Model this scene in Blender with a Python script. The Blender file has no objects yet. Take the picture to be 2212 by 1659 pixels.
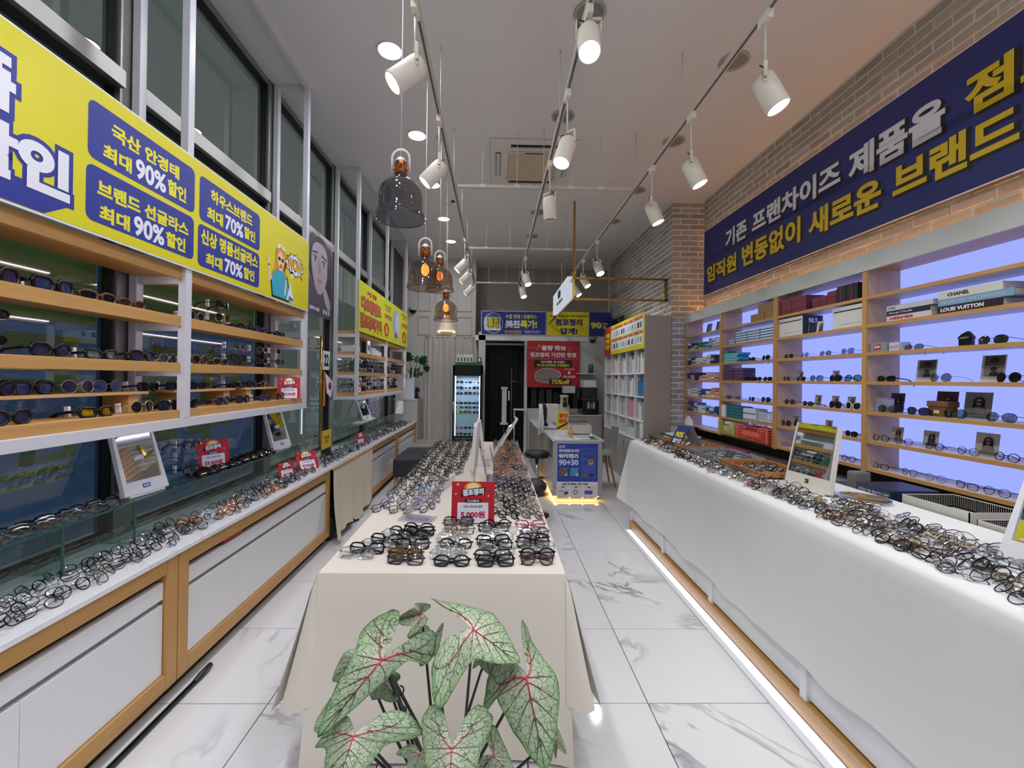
import bpy, bmesh, math, random
from mathutils import Matrix, Vector
SC = bpy.context.scene
COL = SC.collection
PI = math.pi
R = math.radians

# ------------------------------------------------------------------ camera
cd = bpy.data.cameras.new('camera')
cd.sensor_fit = 'HORIZONTAL'; cd.sensor_width = 36.0
cd.lens = 36.0 * 920.0 / 2212.0
cd.shift_x = 0.00944; cd.shift_y = -0.00655
cd.clip_start = 0.02; cd.clip_end = 100
cam = bpy.data.objects.new('camera', cd); COL.objects.link(cam)
_y, _p, _r = R(1.0), R(.26), R(.7)
fwd = Vector((math.sin(_y)*math.cos(_p), math.cos(_y)*math.cos(_p), math.sin(_p)))
rgt = Vector((math.cos(_y), -math.sin(_y), 0)); upv = rgt.cross(fwd)
r2 = rgt*math.cos(_r) + upv*math.sin(_r); u2 = upv*math.cos(_r) - rgt*math.sin(_r)
cam.matrix_world = Matrix(((r2.x, u2.x, -fwd.x, 0), (r2.y, u2.y, -fwd.y, 0), (r2.z, u2.z, -fwd.z, 1.54), (0, 0, 0, 1)))
SC.camera = cam
# ------------------------------------------------------------------ world (night outside), exposure
wd = bpy.data.worlds.new('night'); SC.world = wd; wd.use_nodes = True
bg = wd.node_tree.nodes['Background']; bg.inputs[0].default_value = (.80, .92, .90, 1); bg.inputs[1].default_value = .21
vs = SC.view_settings
vs.view_transform = 'Standard'; vs.look = 'None'; vs.gamma = 1; vs.use_curve_mapping = False
vs.exposure = -0.25
SC.cycles.max_bounces = 8; SC.cycles.diffuse_bounces = 5; SC.cycles.glossy_bounces = 4
SC.cycles.transmission_bounces = 5; SC.cycles.transparent_max_bounces = 14
SC.cycles.sample_clamp_indirect = 4.0; SC.cycles.caustics_reflective = False; SC.cycles.caustics_refractive = False
SC.cycles.adaptive_threshold = 0.02

# ------------------------------------------------------------------ materials
def lin(h):
    if isinstance(h, str):
        h = h.lstrip('#'); h = h if len(h) == 6 else ''.join(c*2 for c in h); h = [int(h[i:i+2], 16)/255 for i in (0, 2, 4)]
    return [(c/12.92 if c <= .04045 else ((c+.055)/1.055)**2.4) for c in h] + [1]
def newmat(name):
    m = bpy.data.materials.new(name); m.use_nodes = True
    return m, m.node_tree.nodes, m.node_tree.links, m.node_tree.nodes['Principled BSDF']
_MC = {}
def mat(col, rough=.5, metal=0., spec=.5, emit=0., ecol=None, coat=0., trans=0., sheen=0., name=None, bump=0., bscale=200.):
    key = (str(col), rough, metal, spec, emit, str(ecol), coat, trans, sheen, bump, bscale)
    if key in _MC: return _MC[key]
    m, n, l, b = newmat(name or 'paint_%s' % str(col).strip('#'))
    b.inputs['Base Color'].default_value = lin(col); b.inputs['Roughness'].default_value = rough
    b.inputs['Metallic'].default_value = metal; b.inputs['Specular IOR Level'].default_value = spec
    b.inputs['Coat Weight'].default_value = coat; b.inputs['Transmission Weight'].default_value = trans
    if sheen: b.inputs['Sheen Weight'].default_value = sheen
    if emit:
        b.inputs['Emission Color'].default_value = lin(ecol or col); b.inputs['Emission Strength'].default_value = emit
    # every surface gets a little procedural unevenness
    tc = n.new('ShaderNodeTexCoord'); nz = n.new('ShaderNodeTexNoise'); nz.inputs['Scale'].default_value = 9.0; nz.inputs['Detail'].default_value = 2.0
    l.new(tc.outputs['Object'], nz.inputs['Vector'])
    mr = n.new('ShaderNodeMapRange'); mr.inputs['To Min'].default_value = max(0, rough-.05); mr.inputs['To Max'].default_value = min(1, rough+.05)
    l.new(nz.outputs['Fac'], mr.inputs['Value']); l.new(mr.outputs[0], b.inputs['Roughness'])
    if bump:
        n2 = n.new('ShaderNodeTexNoise'); n2.inputs['Scale'].default_value = bscale; l.new(tc.outputs['Object'], n2.inputs['Vector'])
        bp = n.new('ShaderNodeBump'); bp.inputs['Strength'].default_value = bump; bp.inputs['Distance'].default_value = .002
        l.new(n2.outputs['Fac'], bp.inputs['Height']); l.new(bp.outputs[0], b.inputs['Normal'])
    _MC[key] = m
    return m
def emis(col, s, name='glow'):
    key = ('E', str(col), s)
    if key in _MC: return _MC[key]
    m = bpy.data.materials.new(name); m.use_nodes = True; n = m.node_tree.nodes; l = m.node_tree.links
    n.clear(); e = n.new('ShaderNodeEmission'); o = n.new('ShaderNodeOutputMaterial')
    e.inputs[0].default_value = lin(col); e.inputs[1].default_value = s; l.new(e.outputs[0], o.inputs[0])
    _MC[key] = m
    return m
def glassmat(name, tint, gloss_ior=1.5, rough=.02, mixmul=1.0, tintfac=1.0, base=0.0):
    """thin sheet: tinted see-through plus a fresnel mirror"""
    m = bpy.data.materials.new(name); m.use_nodes = True; n = m.node_tree.nodes; l = m.node_tree.links; n.clear()
    t = n.new('ShaderNodeBsdfTransparent'); t.inputs[0].default_value = lin(tint)
    g = n.new('ShaderNodeBsdfGlossy'); g.inputs['Roughness'].default_value = rough
    f = n.new('ShaderNodeFresnel'); f.inputs['IOR'].default_value = gloss_ior
    mu = n.new('ShaderNodeMath'); mu.operation = 'MULTIPLY_ADD'; mu.inputs[1].default_value = mixmul; mu.inputs[2].default_value = base; mu.use_clamp = True
    l.new(f.outputs[0], mu.inputs[0]); x = n.new('ShaderNodeMixShader'); o = n.new('ShaderNodeOutputMaterial')
    gm = n.new('ShaderNodeNewGeometry'); bk = n.new('ShaderNodeMath'); bk.operation = 'SUBTRACT'; bk.inputs[0].default_value = 1; l.new(gm.outputs['Backfacing'], bk.inputs[1])
    mb = n.new('ShaderNodeMath'); mb.operation = 'MULTIPLY'; l.new(mu.outputs[0], mb.inputs[0]); l.new(bk.outputs[0], mb.inputs[1])   # the far side of a sheet does not mirror twice
    l.new(mb.outputs[0], x.inputs[0]); l.new(t.outputs[0], x.inputs[1]); l.new(g.outputs[0], x.inputs[2]); l.new(x.outputs[0], o.inputs[0])
    return m
def woodmat(name, c1, c2, rough=.42, axis='Y', scale=1.0):
    m, n, l, b = newmat(name)
    tc = n.new('ShaderNodeTexCoord'); mp = n.new('ShaderNodeMapping')
    s = {'X': (.6, 9, 9), 'Y': (9, .6, 9), 'Z': (9, 9, .6)}[axis]
    mp.inputs['Scale'].default_value = [k*scale for k in s]
    l.new(tc.outputs['Object'], mp.inputs['Vector'])
    n1 = n.new('ShaderNodeTexNoise'); n1.inputs['Scale'].default_value = 2.2; n1.inputs['Detail'].default_value = 6; n1.inputs['Distortion'].default_value = 1.4
    n2 = n.new('ShaderNodeTexNoise'); n2.inputs['Scale'].default_value = 14; n2.inputs['Detail'].default_value = 3
    l.new(mp.outputs[0], n1.inputs['Vector']); l.new(mp.outputs[0], n2.inputs['Vector'])
    mx = n.new('ShaderNodeMix'); mx.inputs[0].default_value = .35
    l.new(n1.outputs['Fac'], mx.inputs[2]); l.new(n2.outputs['Fac'], mx.inputs[3])
    cr = n.new('ShaderNodeValToRGB'); cr.color_ramp.elements[0].position = .32; cr.color_ramp.elements[1].position = .68
    cr.color_ramp.elements[0].color = lin(c1); cr.color_ramp.elements[1].color = lin(c2)
    l.new(mx.outputs[0], cr.inputs[0]); l.new(cr.outputs[0], b.inputs['Base Color']); b.inputs['Roughness'].default_value = rough
    bp = n.new('ShaderNodeBump'); bp.inputs['Strength'].default_value = .08; bp.inputs['Distance'].default_value = .002
    l.new(n2.outputs['Fac'], bp.inputs['Height']); l.new(bp.outputs[0], b.inputs['Normal'])
    return m
def marblemat(name, base, vein, rough=.08, scale=1.3, wid=.03, amount=.8, perobj=True):
    m, n, l, b = newmat(name)
    tc = n.new('ShaderNodeTexCoord'); oi = n.new('ShaderNodeObjectInfo'); ad = n.new('ShaderNodeVectorMath'); ad.operation = 'MULTIPLY_ADD'
    cb = n.new('ShaderNodeCombineXYZ'); l.new(oi.outputs['Random'], cb.inputs[0]); l.new(oi.outputs['Random'], cb.inputs[1])
    ad.inputs[1].default_value = (37, 91, 0); l.new(cb.outputs[0], ad.inputs[0]); l.new(tc.outputs['Object'], ad.inputs[2])
    nz = n.new('ShaderNodeTexNoise'); nz.inputs['Scale'].default_value = scale; nz.inputs['Detail'].default_value = 5; nz.inputs['Roughness'].default_value = .6; nz.inputs['Distortion'].default_value = .8
    src = ad.outputs[0] if perobj else tc.outputs['Object']
    l.new(src, nz.inputs['Vector'])
    s = n.new('ShaderNodeMath'); s.operation = 'SUBTRACT'; s.inputs[1].default_value = .5; l.new(nz.outputs['Fac'], s.inputs[0])
    a = n.new('ShaderNodeMath'); a.operation = 'ABSOLUTE'; l.new(s.outputs[0], a.inputs[0])
    mr = n.new('ShaderNodeMapRange'); mr.inputs['From Min'].default_value = 0; mr.inputs['From Max'].default_value = wid; mr.inputs['To Min'].default_value = amount; mr.inputs['To Max'].default_value = 0
    l.new(a.outputs[0], mr.inputs['Value'])
    n3 = n.new('ShaderNodeTexNoise'); n3.inputs['Scale'].default_value = scale*1.3; l.new(src, n3.inputs['Vector'])
    m3 = n.new('ShaderNodeMapRange'); m3.inputs['From Min'].default_value = .5; m3.inputs['From Max'].default_value = .68; l.new(n3.outputs['Fac'], m3.inputs['Value'])
    mm = n.new('ShaderNodeMath'); mm.operation = 'MULTIPLY'; l.new(mr.outputs[0], mm.inputs[0]); l.new(m3.outputs[0], mm.inputs[1])
    mx = n.new('ShaderNodeMix'); mx.data_type = 'RGBA'; mx.inputs[6].default_value = lin(base); mx.inputs[7].default_value = lin(vein)
    l.new(mm.outputs[0], mx.inputs[0]); l.new(mx.outputs[2], b.inputs['Base Color']); b.inputs['Roughness'].default_value = rough
    return m
def brickmat(name, cols):
    m, n, l, b = newmat(name)
    oi = n.new('ShaderNodeObjectInfo'); cr = n.new('ShaderNodeValToRGB'); el = cr.color_ramp.elements
    el[0].position = 0; el[0].color = lin(cols[0]); el[1].position = 1; el[1].color = lin(cols[-1])
    for i, c in enumerate(cols[1:-1]):
        e = el.new((i+1)/(len(cols)-1)); e.color = lin(c)
    l.new(oi.outputs['Random'], cr.inputs[0])
    tc = n.new('ShaderNodeTexCoord'); nz = n.new('ShaderNodeTexNoise'); nz.inputs['Scale'].default_value = 30; nz.inputs['Detail'].default_value = 6
    l.new(tc.outputs['Object'], nz.inputs['Vector'])
    mx = n.new('ShaderNodeMix'); mx.data_type = 'RGBA'; mx.blend_type = 'OVERLAY'; mx.inputs[0].default_value = .25
    l.new(cr.outputs[0], mx.inputs[6]); l.new(nz.outputs['Color'], mx.inputs[7]); l.new(mx.outputs[2], b.inputs['Base Color'])
    b.inputs['Roughness'].default_value = .9
    bp = n.new('ShaderNodeBump'); bp.inputs['Strength'].default_value = .4; bp.inputs['Distance'].default_value = .004
    l.new(nz.outputs['Fac'], bp.inputs['Height']); l.new(bp.outputs[0], b.inputs['Normal'])
    return m
def clothmat(name, col, rough=.85, weave=900, wob=3.0):
    m, n, l, b = newmat(name)
    b.inputs['Base Color'].default_value = lin(col); b.inputs['Roughness'].default_value = rough; b.inputs['Sheen Weight'].default_value = .15
    tc = n.new('ShaderNodeTexCoord'); n1 = n.new('ShaderNodeTexNoise'); n1.inputs['Scale'].default_value = weave
    n2 = n.new('ShaderNodeTexNoise'); n2.inputs['Scale'].default_value = wob; n2.inputs['Detail'].default_value = 3
    l.new(tc.outputs['Object'], n1.inputs['Vector']); l.new(tc.outputs['Object'], n2.inputs['Vector'])
    b1 = n.new('ShaderNodeBump'); b1.inputs['Strength'].default_value = .12; b1.inputs['Distance'].default_value = .001
    b2 = n.new('ShaderNodeBump'); b2.inputs['Strength'].default_value = .10; b2.inputs['Distance'].default_value = .03
    l.new(n1.outputs['Fac'], b1.inputs['Height']); l.new(n2.outputs['Fac'], b2.inputs['Height']); l.new(b1.outputs[0], b2.inputs['Normal']); l.new(b2.outputs[0], b.inputs['Normal'])
    return m

OAK = woodmat('oak_along', '#b98a4e', '#c79a5c', axis='Y'); OAKV = woodmat('oak_upright', '#b98a4e', '#c79a5c', axis='Z')
OAKX = woodmat('oak_across', '#b98a4e', '#c79a5c', axis='X')
OAKP = woodmat('oak_pale', '#c3a27c', '#cfb08c', axis='Z'); TRAY = woodmat('tray_wood', '#a5672c', '#bb7d3c', axis='Y')
RISER = woodmat('riser_pine', '#cfa468', '#dcb57c', axis='Y')
WHITE = mat('#e6e6e8', .35); GLOSSW = mat('#e4e5e8', .12, coat=.3); WALLW = mat('#cfcdc8', .8, bump=.05)
CEIL = mat('#e2e1e4', .8); GREYP = mat('#a9a5a2', .5); DARK = mat('#131315', .5); BLACK = mat('#0a0a0b', .25)
STEEL = mat('#aaa9a7', .5, 1.0); CHROME = mat('#e8e8ea', .08, 1.0); GOLD = mat('#b08a3e', .18, 1.0); COPPER = mat('#c0764e', .25, 1.0)
MIRROR = mat('#e6ecec', .02, 1.0); LAMPW = mat('#e9e2d4', .45); RODW = mat('#d9d7d2', .45)
FRAMEW = mat('#cfcfd6', .4)
ACRYL = glassmat('clear_acrylic', '#f2f2fa', 1.45, .03, 1.6, base=.05)
WINGL = glassmat('window_glass', '#bcc8c4', 1.5, .01, 1.7, base=.06)
CASEGL = glassmat('case_glass', '#edf5f2', 1.5, .01, 1.0, base=.02)
DARKGL = glassmat('dark_glass', '#23282a', 1.5, .01, 1.9, base=.08)
GLEDGE = mat('#2f5a50', .15)
LENSC = glassmat('clear_lens', '#f4f6f8', 1.5, .02, 1.5, base=.03)
MARBLE = marblemat('counter_marble', '#e6e7ea', '#8a8d92', .12, 3.0, .015, .8, False)
TILE = marblemat('floor_tile_marble', '#e0e0e1', '#76797e', .07, 1.0, .024, .95)
BRICK = brickmat('brick_slip', ['#a39b95', '#b0a8a1', '#a7a09b', '#b7afa8', '#99918b', '#aca6a2'])
MORTAR = mat('#e6e2dc', .95, bump=.3, bscale=60)
CLOTH = clothmat('table_cloth', '#e6ddd1'); CLOTHW = clothmat('white_cloth', '#e9ebea', wob=5)

# ------------------------------------------------------------------ mesh builder
class MB:
    def __init__(s): s.v = []; s.f = []; s.m = []; s.sm = []; s.mats = []
    def mi(s, m):
        if m not in s.mats: s.mats.append(m)
        return s.mats.index(m)
    def add(s, vs, fs, m, smooth=False, T=None):
        k = len(s.v); i = s.mi(m)
        if T is not None: vs = [T @ Vector(v) for v in vs]
        s.v.extend([tuple(v) for v in vs])
        for f in fs:
            s.f.append([a+k for a in f]); s.m.append(i); s.sm.append(smooth)
        return s
    def box(s, x0, x1, y0, y1, z0, z1, m, T=None, b=0.):
        if x1 < x0: x0, x1 = x1, x0
        if y1 < y0: y0, y1 = y1, y0
        if z1 < z0: z0, z1 = z1, z0
        if b <= 0:
            vs = [(x0, y0, z0), (x1, y0, z0), (x1, y1, z0), (x0, y1, z0), (x0, y0, z1), (x1, y0, z1), (x1, y1, z1), (x0, y1, z1)]
            return s.add(vs, [(3, 2, 1, 0), (4, 5, 6, 7), (0, 1, 5, 4), (1, 2, 6, 5), (2, 3, 7, 6), (3, 0, 4, 7)], m, False, T)
        b = min(b, (x1-x0)*.45, (y1-y0)*.45, (z1-z0)*.45)
        bm = bmesh.new(); bmesh.ops.create_cube(bm, size=1)
        for v in bm.verts:
            v.co = ((x0+x1)/2+v.co.x*(x1-x0), (y0+y1)/2+v.co.y*(y1-y0), (z0+z1)/2+v.co.z*(z1-z0))
        bmesh.ops.bevel(bm, geom=bm.edges[:], offset=b, segments=2, affect='EDGES', profile=.6)
        bm.verts.index_update()
        vs = [v.co.copy() for v in bm.verts]; fs = [[v.index for v in f.verts] for f in bm.faces]; bm.free()
        return s.add(vs, fs, m, False, T)
    def tube(s, pts, r, m, n=6, closed=False, T=None, cap=True, flat=1.0, up=None):
        P = [Vector(p) for p in pts]; N = len(P); vs = []; fs = []
        rr = r if isinstance(r, (list, tuple)) else [r]*N
        prev = None
        for i, p in enumerate(P):
            a = P[(i-1) % N] if closed or i > 0 else p; c = P[(i+1) % N] if closed or i < N-1 else p
            t = (c-a)
            t = t.normalized() if t.length > 1e-9 else Vector((0, 0, 1))
            if up is not None: x = Vector(up)
            elif prev is not None: x = prev
            else: x = Vector((0, 0, 1)) if abs(t.z) < .9 else Vector((1, 0, 0))
            x = x - t*x.dot(t)
            x = x.normalized() if x.length > 1e-6 else t.orthogonal().normalized()
            prev = x; y = t.cross(x)
            for k in range(n):
                an = 2*PI*(k+.5)/n
                vs.append(p + x*(rr[i]*math.cos(an)) + y*(rr[i]*flat*math.sin(an)))
        for i in range(N if closed else N-1):
            for k in range(n):
                a = i*n+k; b = i*n+(k+1) % n; c = ((i+1) % N)*n+(k+1) % n; d = ((i+1) % N)*n+k
                fs.append((a, b, c, d))
        if cap and not closed:
            fs.append(tuple(range(n))[::-1]); fs.append(tuple(range((N-1)*n, N*n)))
        return s.add(vs, fs, m, n > 4, T)
    def lathe(s, prof, m, n=24, T=None, smooth=True, capb=False, capt=False):
        vs = []; fs = []
        for r, z in prof:
            for k in range(n):
                a = 2*PI*k/n; vs.append((r*math.cos(a), r*math.sin(a), z))
        for i in range(len(prof)-1):
            for k in range(n):
                fs.append((i*n+k, i*n+(k+1) % n, (i+1)*n+(k+1) % n, (i+1)*n+k))
        s.add(vs, fs, m, smooth, T)
        for flag, i in ((capb, 0), (capt, len(prof)-1)):
            if flag:
                s.add([(prof[i][0]*math.cos(2*PI*k/n), prof[i][0]*math.sin(2*PI*k/n), prof[i][1]) for k in range(n)],
                      [tuple(range(n)) if i else tuple(range(n))[::-1]], m, False, T)
        return s
    def prism(s, poly, F, d0, d1, m):
        """polygon (u,v) in frame F=(o,x,y) raised from d0 to d1 along x cross y"""
        o, x, y = F; z = x.cross(y); N = len(poly)
        vs = [o+x*u+y*v+z*d0 for u, v in poly] + [o+x*u+y*v+z*d1 for u, v in poly]
        fs = [tuple(range(N, 2*N))]
        fs += [(i, (i+1) % N, N+(i+1) % N, N+i) for i in range(N)]
        if d0 != d1: fs.append(tuple(range(N))[::-1])
        return s.add(vs, fs, m)
    def quad(s, a, b, c, d, m): return s.add([a, b, c, d], [(0, 1, 2, 3)], m)
    def sph(s, c, r, m, n=12, k=8, sc=(1, 1, 1)):
        vs = []; fs = []
        for i in range(k+1):
            t = PI*i/k
            for j in range(n):
                a = 2*PI*j/n
                vs.append((c[0]+r*sc[0]*math.sin(t)*math.cos(a), c[1]+r*sc[1]*math.sin(t)*math.sin(a), c[2]-r*sc[2]*math.cos(t)))
        for i in range(k):
            for j in range(n): fs.append((i*n+j, i*n+(j+1) % n, (i+1)*n+(j+1) % n, (i+1)*n+j))
        return s.add(vs, fs, m, True)
    def mesh(s, name, off=(0, 0, 0)):
        me = bpy.data.meshes.new(name)
        ox, oy, oz = off
        me.from_pydata([(a-ox, b-oy, c-oz) for a, b, c in s.v], [], s.f)
        for m in s.mats: me.materials.append(m)
        me.polygons.foreach_set('material_index', s.m); me.polygons.foreach_set('use_smooth', s.sm)
        me.update(); me.validate(clean_customdata=False)
        return me
    def build(s, name, parent=None, world=True, loc=None, origin=False):
        """world=True: vertices are world coordinates; they are stored relative to the (unrotated) parent.
        origin=True: a parentless mesh gets its origin at its base centre"""
        off = (0, 0, 0)
        if parent is not None and world:
            q = parent; off = Vector((0, 0, 0))
            while q is not None: off = off + q.location; q = q.parent
        elif parent is None and origin and s.v:
            xs, ys, zs = zip(*s.v); off = ((min(xs)+max(xs))/2, (min(ys)+max(ys))/2, min(zs))
        o = bpy.data.objects.new(name, s.mesh(name, off)); COL.objects.link(o)
        if parent is not None: o.parent = parent
        elif origin: o.location = off
        if loc is not None: o.location = loc
        return o
def tag(o, label, cat, group=None, kind=None):
    o['label'] = label; o['category'] = cat
    if group: o['group'] = group
    if kind: o['kind'] = kind
    return o
def thing(name, label, cat, loc=(0, 0, 0), group=None, rz=0):
    o = bpy.data.objects.new(name, None); COL.objects.link(o); o.location = loc; o.rotation_euler = (0, 0, rz); o.empty_display_size = .05
    return tag(o, label, cat, group)
def struct(name, mb, parent=None):
    o = mb.build(name, parent)
    if parent is None: o['kind'] = 'structure'
    return o
def copy_tree(o, parent=None):
    c = o.copy(); COL.objects.link(c)
    if parent is not None: c.parent = parent
    for ch in o.children: copy_tree(ch, c)
    return c
def V(*a): return Vector(a)
FL = lambda x: (V(x, 0, 0), V(0, 1, 0), V(0, 0, 1))       # frame on a wall facing +X : u = world y, v = world z
FR = lambda x: (V(x, 0, 0), V(0, -1, 0), V(0, 0, 1))      # facing -X : u = -y
FB = lambda y: (V(0, y, 0), V(1, 0, 0), V(0, 0, 1))       # facing -Y : u = x
def rrect(u0, v0, u1, v1, r=.02, k=4):
    r = min(r, (u1-u0)/2, (v1-v0)/2); out = []
    for cx, cy, a0 in ((u1-r, v0+r, -90), (u1-r, v1-r, 0), (u0+r, v1-r, 90), (u0+r, v0+r, 180)):
        for i in range(k+1):
            a = R(a0+90*i/k); out.append((cx+r*math.cos(a), cy+r*math.sin(a)))
    return out
def ell(cu, cv, ru, rv, n=20, rot=0, a0=0, a1=360):
    out = []
    for i in range(n):
        a = R(a0+(a1-a0)*i/(n if a1-a0 == 360 else n-1)); x, y = ru*math.cos(a), rv*math.sin(a)
        out.append((cu+x*math.cos(R(rot))-y*math.sin(R(rot)), cv+x*math.sin(R(rot))+y*math.cos(R(rot))))
    return out
def star(cu, cv, r, r2, k=4, rot=90):
    return [((cu+(r if i % 2 == 0 else r2)*math.cos(R(rot)+PI*i/k)), cv+(r if i % 2 == 0 else r2)*math.sin(R(rot)+PI*i/k)) for i in range(2*k)]

# ------------------------------------------------------------------ lettering (converted in one go at the end)
TX = []; LOCAL = set()      # LOCAL: things whose parts are written in their own turned frame
def text(parent, body, m, F, u0, v0, u1, v1, bold=.03, lift=.001, name='lettering', shear=0., res=2):
    """flat printed lettering filling the box u0..u1, v0..v1 of frame F (world coordinates, or local to a rotated parent)"""
    TX.append((parent, body, m, F, u0, v0, u1, v1, bold, lift, name, shear, res))
def flush_text():
    tmp = []
    for t in TX:
        cu = bpy.data.curves.new('lettering', 'FONT'); cu.body = t[1]; cu.size = 1; cu.resolution_u = t[12]
        cu.bevel_depth = t[8]; cu.bevel_resolution = 0; cu.space_line = .95; cu.align_x = 'CENTER' if '\n' in t[1] else 'LEFT'
        o = bpy.data.objects.new('lettering', cu); COL.objects.link(o); tmp.append(o)
    dg = bpy.context.evaluated_depsgraph_get()
    for o, (parent, body, m, F, u0, v0, u1, v1, bold, lift, name, shear, res) in zip(tmp, TX):
        me = bpy.data.meshes.new_from_object(o.evaluated_get(dg))
        if not len(me.vertices): continue
        xs = [v.co.x for v in me.vertices]; ys = [v.co.y for v in me.vertices]
        a, b, c, d = min(xs), max(xs), min(ys), max(ys); b = max(b, a+1e-5); d = max(d, c+1e-5)
        O, X, Y = F; Z = X.cross(Y)
        off = Vector((0, 0, 0)); q = parent
        rotated = parent is not None and parent.name in LOCAL
        while q is not None and not rotated: off += q.location; q = q.parent
        sv = (v1-v0)/(d-c)
        for v in me.vertices:
            t = (v.co.y-c)/(d-c)
            u = u0+(v.co.x-a)/(b-a)*(u1-u0)+shear*(t-.5)*(v1-v0)
            v.co = O+X*u+Y*(v0+t*(v1-v0))+Z*(lift+v.co.z*.0002)-off
        me.materials.clear(); me.materials.append(m); me.name = name
        for p in me.polygons: p.material_index = 0; p.use_smooth = False
        n = bpy.data.objects.new(name, me); COL.objects.link(n); n.parent = parent
    for o in tmp:
        cu = o.data; bpy.data.objects.remove(o); bpy.data.curves.remove(cu)
rnd = random.Random(7)
_O = 'first second third fourth fifth sixth seventh eighth ninth tenth eleventh twelfth thirteenth fourteenth fifteenth sixteenth seventeenth eighteenth nineteenth'.split()
def nth(n): return _O[n-1] if n < 20 else ({2: 'twentieth', 3: 'thirtieth', 4: 'fortieth', 5: 'fiftieth'}[n//10] if n % 10 == 0 else {2: 'twenty', 3: 'thirty', 4: 'forty', 5: 'fifty'}[n//10]+'-'+_O[n % 10-1])
def transl(name, col, w=.5):
    m, n, l, b = newmat(name); o = n['Material Output']; t = n.new('ShaderNodeBsdfTranslucent'); t.inputs[0].default_value = lin(col); b.inputs['Base Color'].default_value = lin(col); b.inputs['Roughness'].default_value = .8
    x = n.new('ShaderNodeMixShader'); x.inputs[0].default_value = w; l.new(b.outputs[0], x.inputs[1]); l.new(t.outputs[0], x.inputs[2]); l.new(x.outputs[0], o.inputs[0]); return m
# ================================================================== ROOM
H = 4.04
# floor : slab + marble tiles
XJ = [-1.649, -1.049, -.449, .151, .751, 1.351, 1.951, 2.551]
floor = struct('floor', MB().box(-2.1, 3.0, -2.2, 10.2, -.06, -.010, mat('#3c3c3d', .9)))
gx = [-1.96]+XJ+[2.86]; _tm = {}
for i in range(len(gx)-1):
    for j in range(-6, 13):
        y0 = 2.03+j*.606; w = gx[i+1]-gx[i]-.005; d = .601
        k = round(w, 3)
        if k not in _tm: _tm[k] = MB().box(-w/2, w/2, -d/2, d/2, -.012, 0, TILE, b=.0012).mesh('tile')
        o = bpy.data.objects.new('tile', _tm[k]); COL.objects.link(o); o.parent = floor; o.location = ((gx[i]+gx[i+1])/2, y0+.303, 0)
struct('ceiling', MB().box(-2.1, 3.0, -2.2, 10.2, H, H+.1, CEIL))
# right brick wall, pillar and brick return towards the back
wr = struct('wall_right', MB().box(2.862, 3.0, -2.2, 5.8, 0, H, MORTAR))
pil = struct('wall_right_pillar', MB().box(2.412, 3.0, 5.792, 6.1, 0, H, MORTAR))
ws = struct('wall_side', MB().box(2.412, 3.0, 6.1, 9.1, 0, H, MORTAR))
def bricks(parent, F, u0, u1, v0, v1, holes=(), limit=300, key=None, bl=.225, bh=.056, j=.019, th=.009):
    """running-bond brick slips in frame F; the nearest ones are objects, the rest one joined part"""
    items = []; r = 0; v = v0
    while v+bh <= v1+.001:
        u = u0-(bl+j)*(.5 if r % 2 else 0)
        while u < u1:
            a, b = max(u, u0), min(u+bl, u1)
            if b-a > .03 and not any(a > h[0] and b < h[1] and v > h[2] and v+bh < h[3] for h in holes): items.append((a, b, v))
            u += bl+j
        v += bh+j; r += 1
    O, X, Y = F; N = X.cross(Y)
    items.sort(key=lambda t: (O+X*((t[0]+t[1])/2)+Y*t[2]-V(0, 0, 1.54)).length)
    rest = MB(); cache = {}; rb = random.Random(3)
    for n, (a, b, v) in enumerate(items):
        if n < limit:
            k = round(b-a, 2)
            if k not in cache:
                m = MB(); h = k/2; q = .004
                m.add([tuple(X*u+Y*w+N*d) for u, w, d in ((-h, -bh/2, 0), (h, -bh/2, 0), (h, bh/2, 0), (-h, bh/2, 0),
                      (-h+q, -bh/2+q, th), (h-q, -bh/2+q, th), (h-q, bh/2-q, th), (-h+q, bh/2-q, th))],
                      [(4, 5, 6, 7), (0, 1, 5, 4), (1, 2, 6, 5), (2, 3, 7, 6), (3, 0, 4, 7)], BRICK)
                cache[k] = m.mesh('brick')
            o = bpy.data.objects.new('brick', cache[k]); COL.objects.link(o); o.parent = parent
            o.location = O+X*((a+b)/2)+Y*(v+bh/2)+N*rb.uniform(-.003, .002)
        else:
            rest.prism([(a, v), (b, v), (b, v+bh), (a, v+bh)], F, -.001, th, RESTB[n % len(RESTB)])
    if rest.v:
        o = rest.build('brick_course', parent); o['kind'] = 'stuff'
RESTB = [mat(c, .9, bump=.4, bscale=40) for c in ('#a39b95', '#b0a8a1', '#a7a09b', '#b7afa8', '#99918b', '#aca6a2')]
bricks(wr, FR(2.862), -5.79, -1.2, 2.46, H, holes=[(-5.70, -.5, 2.74, 3.53)], limit=300)
bricks(pil, FB(5.792), 2.412, 2.862, .93, H, limit=110)
bricks(ws, FR(2.412), -8.93, -5.792, 1.9, H, limit=290)
struct('wall_back', MB().box(-2.1, -.42, 8.95, 9.1, 0, H, WALLW).box(-.42, 3.0, 9.6, 9.75, 0, H, mat('#a7a19b', .8)).box(-.52, -.42, 9.1, 9.7, 0, H, WALLW))
struct('wall_front', MB().box(-2.1, -1.7, -2.3, -2.2, 0, H, WHITE).box(2.5, 3.0, -2.3, -2.2, 0, H, WHITE).box(-1.7, 2.5, -2.3, -2.2, 3.4, H, WHITE))  # unseen front wall, left open so grey world light fills the room
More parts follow.
